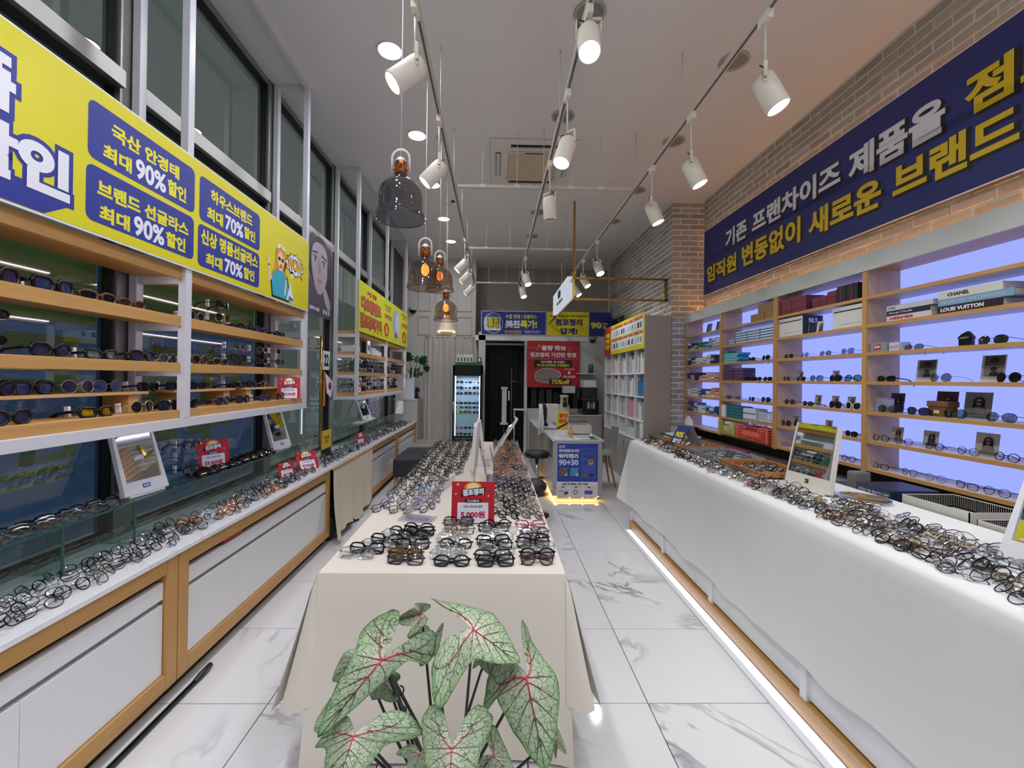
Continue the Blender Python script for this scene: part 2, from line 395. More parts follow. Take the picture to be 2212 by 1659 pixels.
# moulded panels on the beige back wall
pm = MB(); PANELM = mat('#cbc3b4', .7)
def frame_rect(m, u0, u1, v0, v1, w, d0, d1, F, mt):
    for q in ((u0, v0, u1, v0+w), (u0, v1-w, u1, v1), (u0, v0+w, u0+w, v1-w), (u1-w, v0+w, u1, v1-w)):
        m.prism([(q[0], q[1]), (q[2], q[1]), (q[2], q[3]), (q[0], q[3])], F, d0, d1, mt)
for a, b in ((-1.62, -1.36), (-1.26, -.92), (-.82, -.5)):
    frame_rect(pm, a, b, 2.95, 3.7, .025, 0, .02, FB(8.95), PANELM); frame_rect(pm, a, b, 2.45, 2.85, .025, 0, .02, FB(8.95), PANELM)
struct('trim_1', pm)
# ------------------------------------------------------------------ window wall on the left
lw = struct('wall_left', MB().box(-2.1, -1.955, -2.2, 9.0, 0, .69, mat('#4b4c4e', .7)).box(-2.1, -1.955, 7.85, 9.0, .69, H, mat('#3f4042', .4)))
MUL = [-2.2, -.6, .84, 2.25, 3.66, 5.07, 6.46, 7.85]
for i in range(7):
    a, b = MUL[i], MUL[i+1]
    w = bpy.data.objects.new('window_%d' % (i+1), None); COL.objects.link(w); w.location = (-1.97, (a+b)/2, .69); w['kind'] = 'structure'
    f = MB()
    f.box(-2.02, -1.925, a, a+.055, .69, H, STEEL).box(-2.02, -1.925, b-.055, b, .69, H, STEEL).box(-2.02, -1.93, a, b, H-.05, H, STEEL).box(-2.02, -1.93, a, b, .69, .73, STEEL)
    f.box(-2.03, -1.90, a+.05, b-.05, 3.0, 3.085, STEEL)
    f.build('frame', w)
    g = MB()
    for z0, z1 in ((.73, 3.0), (3.085, H-.05)):
        frame_rect(g, a+.055, b-.055, z0, z1, .014, -.03, .02, FL(-1.96), DARK)
    g.build('gasket', w)
    for z0, z1 in ((.735, 2.995), (3.09, H-.055)):
        MB().quad((-1.975, a+.055, z0), (-1.975, b-.055, z0), (-1.975, b-.055, z1), (-1.975, a+.055, z1), WINGL if i < 4 or 1 else DARKGL).build('pane', w)
# banner on the outside of the glass, seen through it (mirrored lettering showing through)
OLIVE = transl('olive_sheet', '#dde5a0', .75); DBLUE = transl('blue_sheet', '#86aaf0', .75)
ob = thing('window_banner', 'blue and olive promotional banner outside glass, seen from behind through the left window', 'banner', (-2.035, 1.5, .72))
m = MB(); m.quad((-2.032, -.5, .74), (-2.032, 3.62, .74), (-2.032, 3.62, 2.2), (-2.032, -.5, 2.2), DBLUE); m.build('sheet', ob)
m = MB()
m.prism([(-.5, 1.78), (2.19, 1.78), (2.19, 2.2), (-.5, 2.2)], FL(-2.03), 0, .002, OLIVE)
m.prism([(2.3, 1.80), (3.6, 1.86), (3.6, 2.2), (2.3, 2.2)], FL(-2.03), 0, .002, OLIVE)
m.prism([(-.5, 1.04), (2.1, 1.09), (2.1, 1.12), (-.5, 1.075)], FL(-2.03), 0, .002, OLIVE); m.prism([(-.5, .985), (2.1, 1.05), (2.1, 1.065), (-.5, 1.0)], FL(-2.03), 0, .002, OLIVE)
m.prism([(-.5, .74), (1.6, .74), (1.6, .84), (-.5, .80)], FL(-2.03), 0, .002, OLIVE)
m.prism([(3.0, .8), (3.07, .8), (3.07, 1.32), (3.0, 1.32)], FL(-2.03), 0, .002, OLIVE)
m.build('olive_print', ob)
F_ = (V(-2.03, 0, 0), V(0, 1, 0), V(0, 0, 1))
Fm = (V(-2.027, 0, 0), V(0, -1, 0), V(0, 0, 1))
def mtext(body, y0, y1, z0, z1):      # mirrored: written to be read from the street
    text(ob, body, OLIVE, (V(-2.02, 0, 0), V(0, -1, 0), V(0, 0, 1)), -y1, z0, -y0, z1, .05, .001)
mtext('테', 1.5, 2.1, 1.36, 1.76); mtext('매', .8, 1.4, 1.36, 1.76); mtext('안경', 2.35, 3.5, 1.37, 1.74)
mtext('인수', 1.5, 2.15, 1.14, 1.32); mtext('세일', 2.4, 3.3, 1.14, 1.3)
# ------------------------------------------------------------------ back partition, beam, doorway
PART = mat('#d6d6d4', .6)
struct('wall_partition', MB().box(1.72, 2.412, 8.7, 8.8, 0, 2.34, PART).box(.60, .66, 8.68, 8.8, 0, 2.34, PART).box(-.34, -.2, 8.66, 8.8, 0, 2.5, PART)
       .box(-.42, 2.412, 8.66, 8.85, 2.33, 2.435, WHITE).box(.66, 1.72, 8.75, 8.8, 0, .95, PART))
struct('wall_partition_dark', MB().box(.66, 1.72, 9.3, 9.32, .9, 2.33, DARK).box(-.42, .62, 9.56, 9.6, 0, 2.4, DARK).box(.6, .62, 8.8, 9.6, 0, 2.33, mat('#2a2a2c', .7)))
cm = MB()
def curtain_strip(m, x0, x1, z0, z1, y, amp, n, mt, ph=0.):
    vs = []; fs = []
    for i in range(n+1):
        t = i/n; x = x0+(x1-x0)*t; yy = y+amp*math.sin(t*n*.9+ph)+amp*.5*math.sin(t*n*.37+1+ph)
        for k in range(4):
            z = z0+(z1-z0)*k/3; vs.append((x, yy*(1)+amp*.25*math.sin(k+i), z))
    for i in range(n):
        for k in range(3): fs.append((i*4+k, (i+1)*4+k, (i+1)*4+k+1, i*4+k+1))
    m.add(vs, fs, mt, True)
CURT = clothmat('sheer_curtain', '#cdc6bc', wob=8)
bc = thing('black_curtain', 'black curtain hanging across the dark doorway at the back', 'curtain', (.2, 9.0, .02))
curtain_strip(cm, -.19, .59, .02, 2.25, 9.0, .02, 40, mat('#19191b', .9)); cm.build('fabric', bc)
MB().box(-.2, .6, 8.98, 9.02, 2.26, 2.3, STEEL).build('rail', bc)
for x0, x1, lab, gp in ((-1.46, -.93, 'pale sheer curtain left of the narrow gap, behind the monstera', 0), (-.86, -.36, 'pale sheer curtain behind the black display fridge', 1)):
    c = thing('sheer_curtain', lab, 'curtain', ((x0+x1)/2, 8.88, .03))
    m = MB(); curtain_strip(m, x0, x1, .03, 2.4, 8.88, .022, 34, CURT, gp); m.build('fabric', c)
    MB().tube([(x0, 8.88, 2.41), (x1, 8.88, 2.41)], .012, RODW).build('rail', c)

# ================================================================== CEILING FIXTURES
ac = thing('ceiling_air_conditioner', 'square four-way ceiling air conditioner cassette with beige grille', 'air conditioner', (.4, 4.88, H-.04))
m = MB(); m.box(-.08, .88, 4.40, 5.36, H-.035, H, mat('#dedbd6', .5), b=.012); m.build('panel', ac)
m = MB(); GR = mat('#c4b79f', .6); m.box(.12, .68, 4.62, 5.16, H-.042, H-.03, GR)
for k in range(26): m.box(.13, .67, 4.63+k*.0205, 4.64+k*.0205, H-.050, H-.042, mat('#e0d3b8', .6))
m.box(.10, .70, 4.58, 4.62, H-.05, H-.03, mat('#d2cec6', .5)); m.box(.10, .70, 5.16, 5.24, H-.05, H-.03, mat('#cbbfa8', .5)); m.box(.3, .5, 4.595, 4.605, H-.055, H-.05, DARK)
m.build('grille', ac)
for x0, x1, y0, y1 in ((.14, .66, 4.46, 4.52), (.14, .66, 5.27, 5.32), (-.02, .035, 4.62, 5.14), (.765, .82, 4.62, 5.14)):
    MB().box(x0, x1, y0, y1, H-.04, H-.034, BLACK).box(x0+.005, x1-.005, y0+(.035 if y1-y0 < .1 else .01), y1-.005, H-.05, H-.036, mat('#c9c6c0', .5)).build('louver', ac)
ORD = ['first', 'second', 'third', 'fourth', 'fifth', 'sixth', 'seventh', 'eighth', 'ninth', 'tenth']
DLM = emis('#fff6ea', 14)
def area(parent, loc, size, power, col, rot=(0, 0, 0), shape='DISK', sy=None, spread=PI):
    ld = bpy.data.lights.new('lamp', 'AREA'); ld.shape = shape; ld.size = size
    if sy: ld.size_y = sy
    ld.energy = power; ld.color = lin(col)[:3]; ld.spread = spread
    o = bpy.data.objects.new('lamp', ld); COL.objects.link(o); o.rotation_euler = rot
    if parent is not None:
        o.parent = parent; o.location = V(*loc)-parent.location
    else: o.location = loc
    return o
for i, y in enumerate((-1.2, -.05, 1.0, 2.12, 3.25, 4.38, 5.5, 6.66, 7.75)):
    d = thing('ceiling_downlight', 'lit round downlight, %s in the row over the left counter' % ORD[i], 'ceiling light', (-.83, y, H-.012), 'lit downlights over the left counter')
    m = MB(); m.lathe([(.098, H), (.1, H-.012), (.09, H-.014), (.085, H-.004)], WHITE, 28, Matrix.Translation((-.83, y, 0))); m.build('rim', d)
    m = MB(); m.lathe([(.0, H-.006), (.086, H-.006)], DLM, 28, Matrix.Translation((-.83, y, 0)), False); m.build('diffuser', d)
    area(d, (-.83, y, H-.03), .17, 12 if y < 6 else 10, '#f4f6ff')
k = 0
for x, y in ((1.83, -1.2), (.6, -1.2), (-.83, -1.75), (1.83, -.1)):  # added downlights behind the camera, fill for surfaces facing it
    d = thing('ceiling_downlight', 'added fill downlight behind the camera, %s' % {(1.83, -1.2): 'outer right', (.6, -1.2): 'outer middle', (-.83, -1.75): 'outermost left', (1.83, -.1): 'inner right'}[(x, y)], 'ceiling light', (x, y, H-.012), 'added fill downlights')
    MB().lathe([(.098, H), (.1, H-.012), (.09, H-.014), (.085, H-.004)], WHITE, 28, Matrix.Translation((x, y, 0))).build('rim', d); MB().lathe([(.0, H-.006), (.086, H-.006)], DLM, 28, Matrix.Translation((x, y, 0)), False).build('diffuser', d); area(d, (x, y, H-.03), .17, 24, '#f4f6ff')
for x, ys, nm in ((1.83, (1.0, 2.14, 3.27, 4.39, 5.54, 6.64), 'above the right track'), (.615, (2.87, 4.01, 6.33, 7.4), 'along the middle of the ceiling')):
    for i, y in enumerate(ys):
        d = thing('ceiling_downlight', 'unlit round downlight %s, %s from the entrance' % (nm, ORD[i]), 'ceiling light', (x, y, H-.012), 'unlit downlights')
        T = Matrix.Translation((x, y, 0))
        MB().lathe([(.108, H), (.11, H-.01), (.092, H-.014), (.088, H-.002)], mat('#b5b1ac', .5), 28, T).build('rim', d)
        MB().lathe([(0, H-.004), (.088, H-.004)], mat('#8d8781', .4), 28, T, False).build('diffuser', d)
# lighting tracks and suspension
ZT = 3.47
TRK = mat('#c9c5bc', .45); TRKD = mat('#57534e', .5)
tr = {}
for nm, x, lab in (('left', -.434, 'pale lighting track running down the room above the pendant lamps'), ('mid', .465, 'pale lighting track running down the middle of the room'), ('right', 1.395, 'pale lighting track running down the room on the brick wall side')):
    t = thing('lighting_track', lab, 'lighting track', (x, 4, ZT))
    m = MB(); m.box(x-.017, x+.017, -.6, 8.6 if nm != 'mid' else 8.6, ZT, ZT+.03, TRK, b=.003).box(x-.006, x+.006, -.6, 8.6, ZT-.0015, ZT+.001, TRKD).build('rail', t)
    for y in (1.2, 2.1, 3.2, 4.26, 5.3, 6.33, 7.5, 8.6):
        mm = MB(); mm.tube([(x, y, ZT+.03), (x, y, H)], .0035, RODW, 5); mm.box(x-.02, x+.02, y-.03, y+.03, ZT+.028, ZT+.036, RODW); mm.lathe([(.02, H-.02), (.012, H-.03), (.004, H-.03)], RODW, 10, Matrix.Translation((x, y, .02))); mm.build('hanger', t)
    tr[nm] = t
for i, y in enumerate((4.30, 6.33, 8.6)):
    t = thing('cross_track', 'pale cross rail joining the three tracks, %s from the entrance' % ORD[i], 'lighting track', (.48, y, ZT), 'cross rails')
    MB().box(-.417, .448, y-.015, y+.015, ZT, ZT+.03, TRK, b=.003).box(.482, 1.378, y-.015, y+.015, ZT, ZT+.03, TRK, b=.003).build('rail', t)
    for x in (-.15, .2, .75, 1.05):
        MB().tube([(x, y, ZT+.03), (x, y, H)], .003, RODW, 5).box(x-.03, x+.03, y-.018, y+.018, ZT+.005, ZT+.035, RODW).build('hanger', t)
SPE = emis('#fff8ee', 22)
def spot(x, y, aim, lab, lit=True, zl=3.0, drop=None, power=26):
    """stem-mounted cylinder spot; aim = direction the beam leaves in"""
    t = thing('track_spotlight', lab, 'track light', (x, y, ZT), 'white cylinder track spotlights')
    zy = zl+.17
    MB().box(x-.016, x+.016, y-.045, y+.045, ZT-.05, ZT, LAMPW, b=.004).build('adapter', t)
    MB().tube([(x, y, ZT-.05), (x, y, zy+.03)], .006, RODW, 8).build('stem', t)
    a = Vector(aim).normalized(); side = a.cross(V(0, 0, 1))
    side = V(1, 0, 0) if side.length < .05 else side.normalized()
    piv = V(x, y, zy-.06)
    cen = piv + a*.055
    z = -a; xx = side; yy = z.cross(xx)
    T = Matrix(((xx.x, yy.x, z.x, cen.x), (xx.y, yy.y, z.y, cen.y), (xx.z, yy.z, z.z, cen.z), (0, 0, 0, 1)))
    r = .058
    MB().lathe([(0, .10), (.046, .10), (.056, .085), (r, .06), (r, -.095), (r-.004, -.1), (r-.006, -.09), (r-.006, -.07)], LAMPW, 24, T).build('body', t)
    MB().lathe([(0, -.072), (r-.006, -.072)] if lit else [(0, -.05), (r-.006, -.05)], SPE if lit else mat('#6b6863', .3), 24, T, False).build('lens', t)
    u = MB()
    for s in (-1, 1):
        p = piv+side*s*(r+.006)
        q0 = p+V(0, 0, .085); bx = [(q0, p-V(0, 0, .02))]
        u.tube([q0, p-V(0, 0, .02)], .012, LAMPW, 4, flat=.25, up=tuple(side.cross(V(0, 0, 1)))); u.sph(tuple(p+side*s*.003), .007, STEEL, 8, 5)
        if s > 0: break
    u.tube([piv+V(0, 0, .085)-side*(r+.006), piv+V(0, 0, .088), piv+V(0, 0, .09)], .009, LAMPW, 5)
    u.build('yoke', t)
    c = piv+V(0, 0, .07)
    MB().tube([c+side*.01, c+side*.05+V(0, 0, .02), c+side*.055-V(0, 0, .02), c+side*.02-a*.06-V(0, 0, .03)], .004, DARK, 5).build('cable', t)
    if lit:
        ld = bpy.data.lights.new('lamp', 'SPOT'); ld.energy = power; ld.spot_size = R(105); ld.spot_blend = 1.0; ld.shadow_soft_size = .045; ld.color = (.965, .985, 1)
        o = bpy.data.objects.new('lamp', ld); COL.objects.link(o); o.parent = t
        o.location = cen+a*.105-t.location; o.rotation_euler = a.to_track_quat('-Z', 'Y').to_euler()
    return t
LF, MF, RF = 'left track', 'middle track', 'right track'
for i, (y, aim, z) in enumerate(((2.2, (-.75, -.25, -.75), 3.03), (3.15, (-.62, -.1, -.7), 2.98), (5.86, (-.6, -.1, -.62), 3.02), (6.56, (-.6, .0, -.62), 3.02), (7.49, (-.6, 0, -.62), 3.02), (1.1, (-.6, 0, -.75), 3.0), (.2, (-.6, .1, -.75), 3.0))):
    spot(-.434, y, aim, ('white cylinder spotlight on the left track turned to the windows, %s from the entrance' % ORD[[2, 3, 4, 5, 6, 1, 0][i]]), True, z, None, 11)
for i, (y, aim, z) in enumerate(((2.2, (-.05, -.42, -.85), 3.22), (2.84, (-.28, -.25, -.85), 3.0), (3.76, (.05, .05, -1), 3.0), (6.71, (.25, -.35, -.85), 3.05), (7.6, (.2, -.35, -.85), 3.03), (1.2, (0, .1, -1), 3.0))):
    spot(.465, y, aim, ('white cylinder spotlight on the middle track, %s from the entrance%s' % (ORD[[1, 2, 3, 4, 5, 0][i]], ', unlit' if i == 2 else '')), i != 2, z)
for i, (y, aim, z) in enumerate(((2.2, (.35, -.2, -.9), 2.99), (3.04, (.36, -.15, -.9), 2.98), (3.81, (.33, -.15, -.9), 2.99), (5.86, (.2, -.42, -.85), 3.02), (6.79, (.4, -.35, -.8), 3.05), (7.53, (.45, -.3, -.75), 3.05), (1.2, (.4, 0, -.85), 3.0), (.3, (.4, 0, -.85), 3.0))):
    spot(1.395, y, aim, ('white cylinder spotlight on the right track turned to the brick wall, %s from the entrance' % ORD[[2, 3, 4, 5, 6, 7, 1, 0][i]]), True, z)
# pendants
SMOKE = glassmat('smoke_glass_lit', '#d9c9bc', 1.45, .03, 1.6, base=.05); SMOKE2 = glassmat('smoke_glass_unlit', '#b9bbc3', 1.45, .03, 1.8, base=.07)  # same glass twice: lit shades carry the bulb's warm glow in their tint
BULBG = glassmat('clear_bulb', '#efe6da', 1.45, .05, 1.0); FIL = emis('#ff8a1e', 60); SHADEW = mat('#e8dccb', .4)
def pendant(x, y, zb, lab, lit=True, sc=1.0, white=False):
    t = thing('pendant_lamp', lab, 'pendant lamp', (x, y, H), 'glass pendant lamps in a row')
    T = Matrix.Translation((x, y, zb)) @ Matrix.Scale(sc, 4)
    zt = zb+.30*sc
    MB().tube([(x, y, zt+.07*sc), (x, y, H-.02)], .003, RODW, 6).lathe([(.045, 0), (.045, .02)], RODW, 20, Matrix.Translation((x, y, H-.022)), capb=True).build('cord', t)
    MB().lathe([(0, .37), (.02, .36), (.028, .345), (.036, .34), (.036, .335)], RODW, 20, T).lathe([(.036, .335), (.036, .262), (.03, .262)], COPPER, 24, T).sph((x+.04*sc, y, zb+.295*sc), .009*sc, COPPER, 8, 5).sph((x-.04*sc, y, zb+.295*sc), .009*sc, COPPER, 8, 5).build('socket', t)
    p = [(x+s*sc, y, zb+z*sc) for s, z in [(-.052, .27), (-.052, .34)]+[(-.052*math.cos(a), .36+.052*math.sin(a)) for a in [i*PI/8 for i in range(9)]]+[(.052, .34), (.052, .27)]]
    MB().tube(p, .008*sc, RODW, 5, flat=.5).build('yoke', t)
    if white: prof = [(.04, .27), (.05, .25), (.075, .2), (.095, .12), (.12, .05), (.128, .03)]; mt = SHADEW
    else: prof = [(.04, .262), (.044, .24), (.05, .232), (.075, .222), (.104, .20), (.123, .17), (.132, .13), (.134, .06), (.137, .035), (.147, .02), (.148, .0), (.143, -.008)]; mt = SMOKE if lit else SMOKE2
    MB().lathe(prof[::-1], mt, 36, T).build('shade', t)
    ring = [(x+.147*sc*math.cos(a), y+.147*sc*math.sin(a), zb) for a in [2*PI*i/36 for i in range(36)]]
    if not white: MB().tube(ring, .0035*sc, SMOKE2 if not lit else SMOKE, 5, closed=True).build('rim', t)
    else:
        MB().tube([(x+.123*math.cos(a), y+.123*math.sin(a), zb+.04) for a in [2*PI*i/36 for i in range(36)]], .008, emis('#ffb070', 5), 5, closed=True).build('rim', t)
        MB().sph((x, y, zb+.05), .1, mat('#f3d9c0', .4), 16, 8, (1, 1, .55)).build('diffuser', t)
    b = MB(); b.sph((x, y, zb+.15*sc), .033*sc, emis('#ff9436', 3.5) if lit and not white else (BULBG if not white else FIL), 14, 10, (1, 1, 1.5)); b.build('bulb', t)
    if lit and not white:
        f = MB()
        for a in range(4):
            an = a*PI/2+.4; f.tube([(x+.004*math.cos(an), y+.004*math.sin(an), zb+.19*sc), (x+.014*math.cos(an), y+.014*math.sin(an), zb+.15*sc), (x+.008*math.cos(an), y+.008*math.sin(an), zb+.11*sc)], .0022, FIL, 4)
        f.build('filament', t)
        ld = bpy.data.lights.new('lamp', 'POINT'); ld.energy = 9; ld.color = (1, .45, .12); ld.shadow_soft_size = .03
        o = bpy.data.objects.new('lamp', ld); COL.objects.link(o); o.parent = t; o.location = (0, 0, zb+.14*sc-H)
pendant(-.575, 2.54, 2.487, 'unlit grey glass pendant lamp with a copper collar, nearest the camera', False)
pendant(-.585, 3.51, 2.28, 'lit smoked glass pendant lamp with amber bulb, largest of the lit ones')
pendant(-.585, 4.42, 2.45, 'lit smoked glass pendant lamp half hidden behind a nearer lit one')
pendant(-.60, 5.13, 2.24, 'lit smoked glass pendant lamp hanging lowest, above the white shade')
pendant(-.70, 6.1, 2.17, 'pendant lamp with an opaque white shade and glowing rim', True, 1.0, True)
# small ceiling sensors and a camera dome
for x, y, lab in ((-.62, 6.0, 'small dark ceiling sprinkler near the lit downlights'), (-.60, 8.2, 'small dark ceiling sensor far back by the end wall')):
    tag(MB().lathe([(.0, -.02), (.02, -.018), (.03, 0)], DARK, 14, Matrix.Translation((x, y, H))).build('ceiling_sensor', origin=True), lab, 'sensor')
# ================================================================== LEFT DISPLAY UNITS (shelves in front of the windows)
LEDB = emis('#dfe4ff', 14); XF, XB = -1.64, -1.895
LEV = [(2.056, 2.10), (1.81, 1.848), (1.573, 1.604), (1.316, 1.359)]
def left_unit(ys, label):
    t = thing('display_shelf', label, 'shelf unit', (-1.77, (ys[0]+ys[-1])/2, 1.27))
    for y in ys:
        MB().box(XF-.02, XF+.02, y-.022, y+.022, 1.3165, H, FRAMEW, b=.002).build('post', t)
        MB().box(XB-.02, XB+.02, y-.022, y+.022, 1.3165, H, FRAMEW, b=.002).build('post', t)
        MB().box(XB, XF, y-.018, y+.018, H-.035, H-.001, FRAMEW).build('crossbar', t)
        for z0, z1 in LEV:
            MB().box(XB, XF, y-.018, y+.018, z0-.038, z0, FRAMEW).build('bracket', t)
    MB().box(XF-.018, XF+.018, ys[0], ys[-1], H-.035, H-.001, FRAMEW).build('top_bar', t)
    MB().box(XF-.02, XF+.02, ys[0]-.022, ys[-1]+.022, 1.27, 1.316, FRAMEW, b=.002).build('bottom_bar', t)
    MB().box(XB-.02, XB+.02, ys[0]-.022, ys[-1]+.022, 1.27, 1.316, FRAMEW, b=.002).build('bottom_bar', t)
    for a, b in zip(ys[:-1], ys[1:]):
        for k, (z0, z1) in enumerate(LEV):
            m = MB(); m.box(XB+.01, XF-.015, a+.02, b-.02, z0, z1, OAK, b=.002); m.box(XF-.016, XF-.002, a+.022, b-.022, z0-.016, z1, OAK, b=.002)
            m.build('shelf_board', t)
            MB().box(XF-.030, XF-.0165, a+.06, b-.06, z0-.005, z0-.0005, LEDB).build('light_strip', t)
    return t
UY1 = [.86, 2.275, 3.68]; UY2 = [5.08, 6.42, 7.78]
lu1 = left_unit(UY1, 'white framed oak shelf unit full of sunglasses under the large yellow banner')
lu2 = left_unit(UY2, 'white framed oak shelf unit further back under the smaller yellow banner')
def riser(y0, y1, lab):
    t = thing('shelf_riser', lab, 'riser', (-1.8, (y0+y1)/2, 1.36))
    MB().box(-1.885, -1.745, y0, y1, 1.445, 1.458, RISER).build('top', t)
    for y in (y0+.05, y1-.1): MB().box(-1.885, -1.76, y, y+.06, 1.36, 1.445, RISER).build('foot', t)
riser(1.3, 2.18, 'pale pine riser under the sunglasses on the nearer bottom shelf')
riser(2.35, 2.9, 'pale pine riser on the bottom shelf just past the white post'); riser(3.0, 3.58, 'pale pine riser beside the small red price card')

# ================================================================== LEFT COUNTER UNITS
def cabinet(y0, y1, doors, drawers, label, gap=.0):
    t = thing('display_cabinet', label, 'cabinet', (-1.7, (y0+y1)/2, 0))
    xf = -1.51; sw = .07
    m = MB(); m.box(-1.93, xf-.05, y0+.01, y1-.01, .09, .66, mat('#2a2522', .7)).box(-1.93, xf-.06, y0, y1, 0, .09, DARK); m.build('carcass', t)
    for a in (y0, y1-sw): MB().box(xf-.07, xf, a+.001, a+sw-.001, .075, .685, OAKV, b=.002).build('stile', t)
    MB().box(xf-.07, xf-.0005, y0+sw, y1-sw, .615, .685, OAK, b=.002).build('top_rail', t)
    MB().box(xf-.07, xf-.0005, y0+sw, y1-sw, .075, .15, OAK, b=.002).build('bottom_rail', t)
    a, b = y0+sw+.004, y1-sw-.004
    for i in range(drawers):
        p, q = a+(b-a)*i/drawers, a+(b-a)*(i+1)/drawers
        m = MB(); m.box(xf-.05, xf-.012, p+.001, q-.001, .502, .580, GLOSSW, b=.003); o = m.build('drawer', t)
        MB().box(xf-.05, xf-.03, p+.001, q-.001, .478, .502, STEEL).build('pull_channel', o)
    for i in range(doors):
        p, q = a+(b-a)*i/doors, a+(b-a)*(i+1)/doors
        MB().box(xf-.05, xf-.014, p+.001, q-.001, .153, .478, GLOSSW, b=.002).build('door', t)
    return t
cabinet(.15, 2.078, 3, 1, 'oak framed white gloss cabinet nearest the camera on the window side')
cabinet(2.082, 3.97, 4, 2, 'oak framed white gloss cabinet in the middle of the window side')
cabinet(5.27, 6.68, 2, 1, 'oak framed white gloss cabinet just past the hanging beige cloth')
cabinet(6.69, 8.24, 2, 1, 'oak framed white gloss cabinet at the far end behind the dark ottoman')
tag(MB().box(-1.60, -1.525, 2.45, 2.62, .59, .607, mat('#b3222b', .5)).build('card_pack', origin=True), 'red card pack poking out of the open drawer slot', 'card')
for y0, y1, lab in ((.12, 3.975, 'long marble worktop on the near window side cabinets'), (3.985, 8.26, 'marble worktop of the far window side cabinets and cloth covered gap')):
    tag(MB().box(-1.945, -1.495, y0, y1, .688, .71, MARBLE, b=.002).build('worktop', origin=True), lab, 'worktop')
MT = .71
# supports in the gap + beige cloth hung over it
g = thing('cloth_cover', 'beige cloth hanging over the open gap in the window side counter', 'cloth', (-1.49, 4.6, 0))
m = MB(); vs = []; fs = []; n = 48
for i in range(n+1):
    t_ = i/n; y = 3.99+1.27*t_
    for k in range(9):
        s = k/8; zb = .04+.03*math.sin(t_*9)+(.03 if .2 < t_ < .45 else .0) + (0 if t_ < .42 or t_ > .5 else .02)
        z = .69-(.69-zb)*s
        x = -1.488 + .05*s*s*(1.2-t_) + .014*math.sin(t_*23+1)*s + .01*math.sin(t_*41)*s
        vs.append((x, y-.06*s*(1-t_), z))
for i in range(n):
    for k in range(8): fs.append((i*9+k, i*9+k+1, (i+1)*9+k+1, (i+1)*9+k))
m.add(vs, fs, clothmat('beige_cloth', '#d3c8b4'), True); m.build('fabric', g)
MB().box(-1.5, -1.484, 3.99, 5.26, .672, .69, OAK).build('rail', g)
bg_ = thing('black_bag', 'round black bag on the floor beside the beige cloth', 'bag', (-1.6, 4.06, 0))
MB().sph((-1.56, 4.07, .12), .12, mat('#111113', .6), 18, 12, (.8, .7, 1)).build('body', bg_); MB().tube([(-1.56, 4.0, .2), (-1.55, 4.03, .28), (-1.55, 4.1, .28), (-1.56, 4.13, .2)], .008, BLACK).build('handle', bg_)
po = thing('black_pole', 'black pole lying on the floor along the cabinet base', 'pole', (-1.5, 1.6, .0))
MB().tube([(-1.475, .6, .014), (-1.475, 2.15, .014)], .012, BLACK, 10).build('shaft', po); MB().tube([(-1.475, 2.15, .014), (-1.475, 2.2, .018), (-1.475, 2.27, .022)], [.012, .016, .014], mat('#2c2c30', .3), 10).build('handle', po)

# glass cases on the worktop
def glass_case(y0, y1, label, joints=()):
    t = thing('glass_case', label, 'glass case', (-1.85, (y0+y1)/2, MT)); xf = -1.765
    ys = [y0]+list(joints)+[y1]
    for a, b in zip(ys[:-1], ys[1:]):
        MB().box(xf-.004, xf+.002, a+.002, b-.002, MT, .912, CASEGL).build('front_pane', t)
        MB().box(-1.925, xf+.01, a+.002, b-.002, .912, .920, CASEGL).box(xf+.008, xf+.0105, a, b, .911, .921, GLEDGE).build('top_pane', t)
        for y in (a, b-.006): MB().box(-1.925, xf, y, y+.006, MT, .912, CASEGL).box(xf, xf+.003, y, y+.006, MT, .912, GLEDGE).build('side_pane', t)
    return t
glass_case(.2, 3.9, 'long low glass case on the near marble worktop', (1.78, 2.13)); glass_case(5.2, 7.6, 'low glass case on the far marble worktop', (6.4,))
# led strips lighting the worktop from below the bottom bar are the shelf strips themselves

# ================================================================== RIGHT COUNTER
rc = thing('display_counter', 'long white counter with an oak kick board along the brick wall', 'counter', (1.7, 2.6, 0))
XR = 1.445; RY0, RY1, RT = .25, 4.42, .92
MB().box(XR+.02, 2.1, RY0, RY1, .1, RT-.012, GLOSSW).build('carcass', rc)
for y0, y1 in zip([.25, 1.1, 1.95, 2.8, 3.6], [1.1, 1.95, 2.8, 3.6, 4.42]):
    MB().box(XR+.004, XR+.02, y0+.03, y1-.03, .1, .88, GLOSSW).build('front_panel', rc)
    MB().box(XR-.012, XR+.02, y1-.03, y1+.012, .085, .88, GLOSSW, b=.002).build('batten', rc)
MB().box(XR-.02, XR+.03, RY0, RY1+.02, .012, .085, OAK, b=.002).build('kick_board', rc)
MB().box(XR+.02, 2.1, RY1, RY1+.02, .1, .9, OAKX).build('end_panel', rc)
ls = thing('lit_floor_band', 'glowing band standing in for the lit floor along the long white counter', 'light strip', (1.37, 2.3, 0))
MB().box(1.375, 1.42, RY0, RY1-.05, .0, .006, emis('#dfe3ff', 3.2)).build('diffuser', ls); MB().box(1.338, 1.375, RY0, RY1-.05, 0, .004, mat('#e9ebf2', .3)).build('dim_glow_band', ls); MB().box(1.333, 1.338, RY0, RY1-.05, 0, .008, mat('#c9d3d6', .2)).build('edge_profile', ls)  # emissive band and pale border put the light spilled on the floor into colour
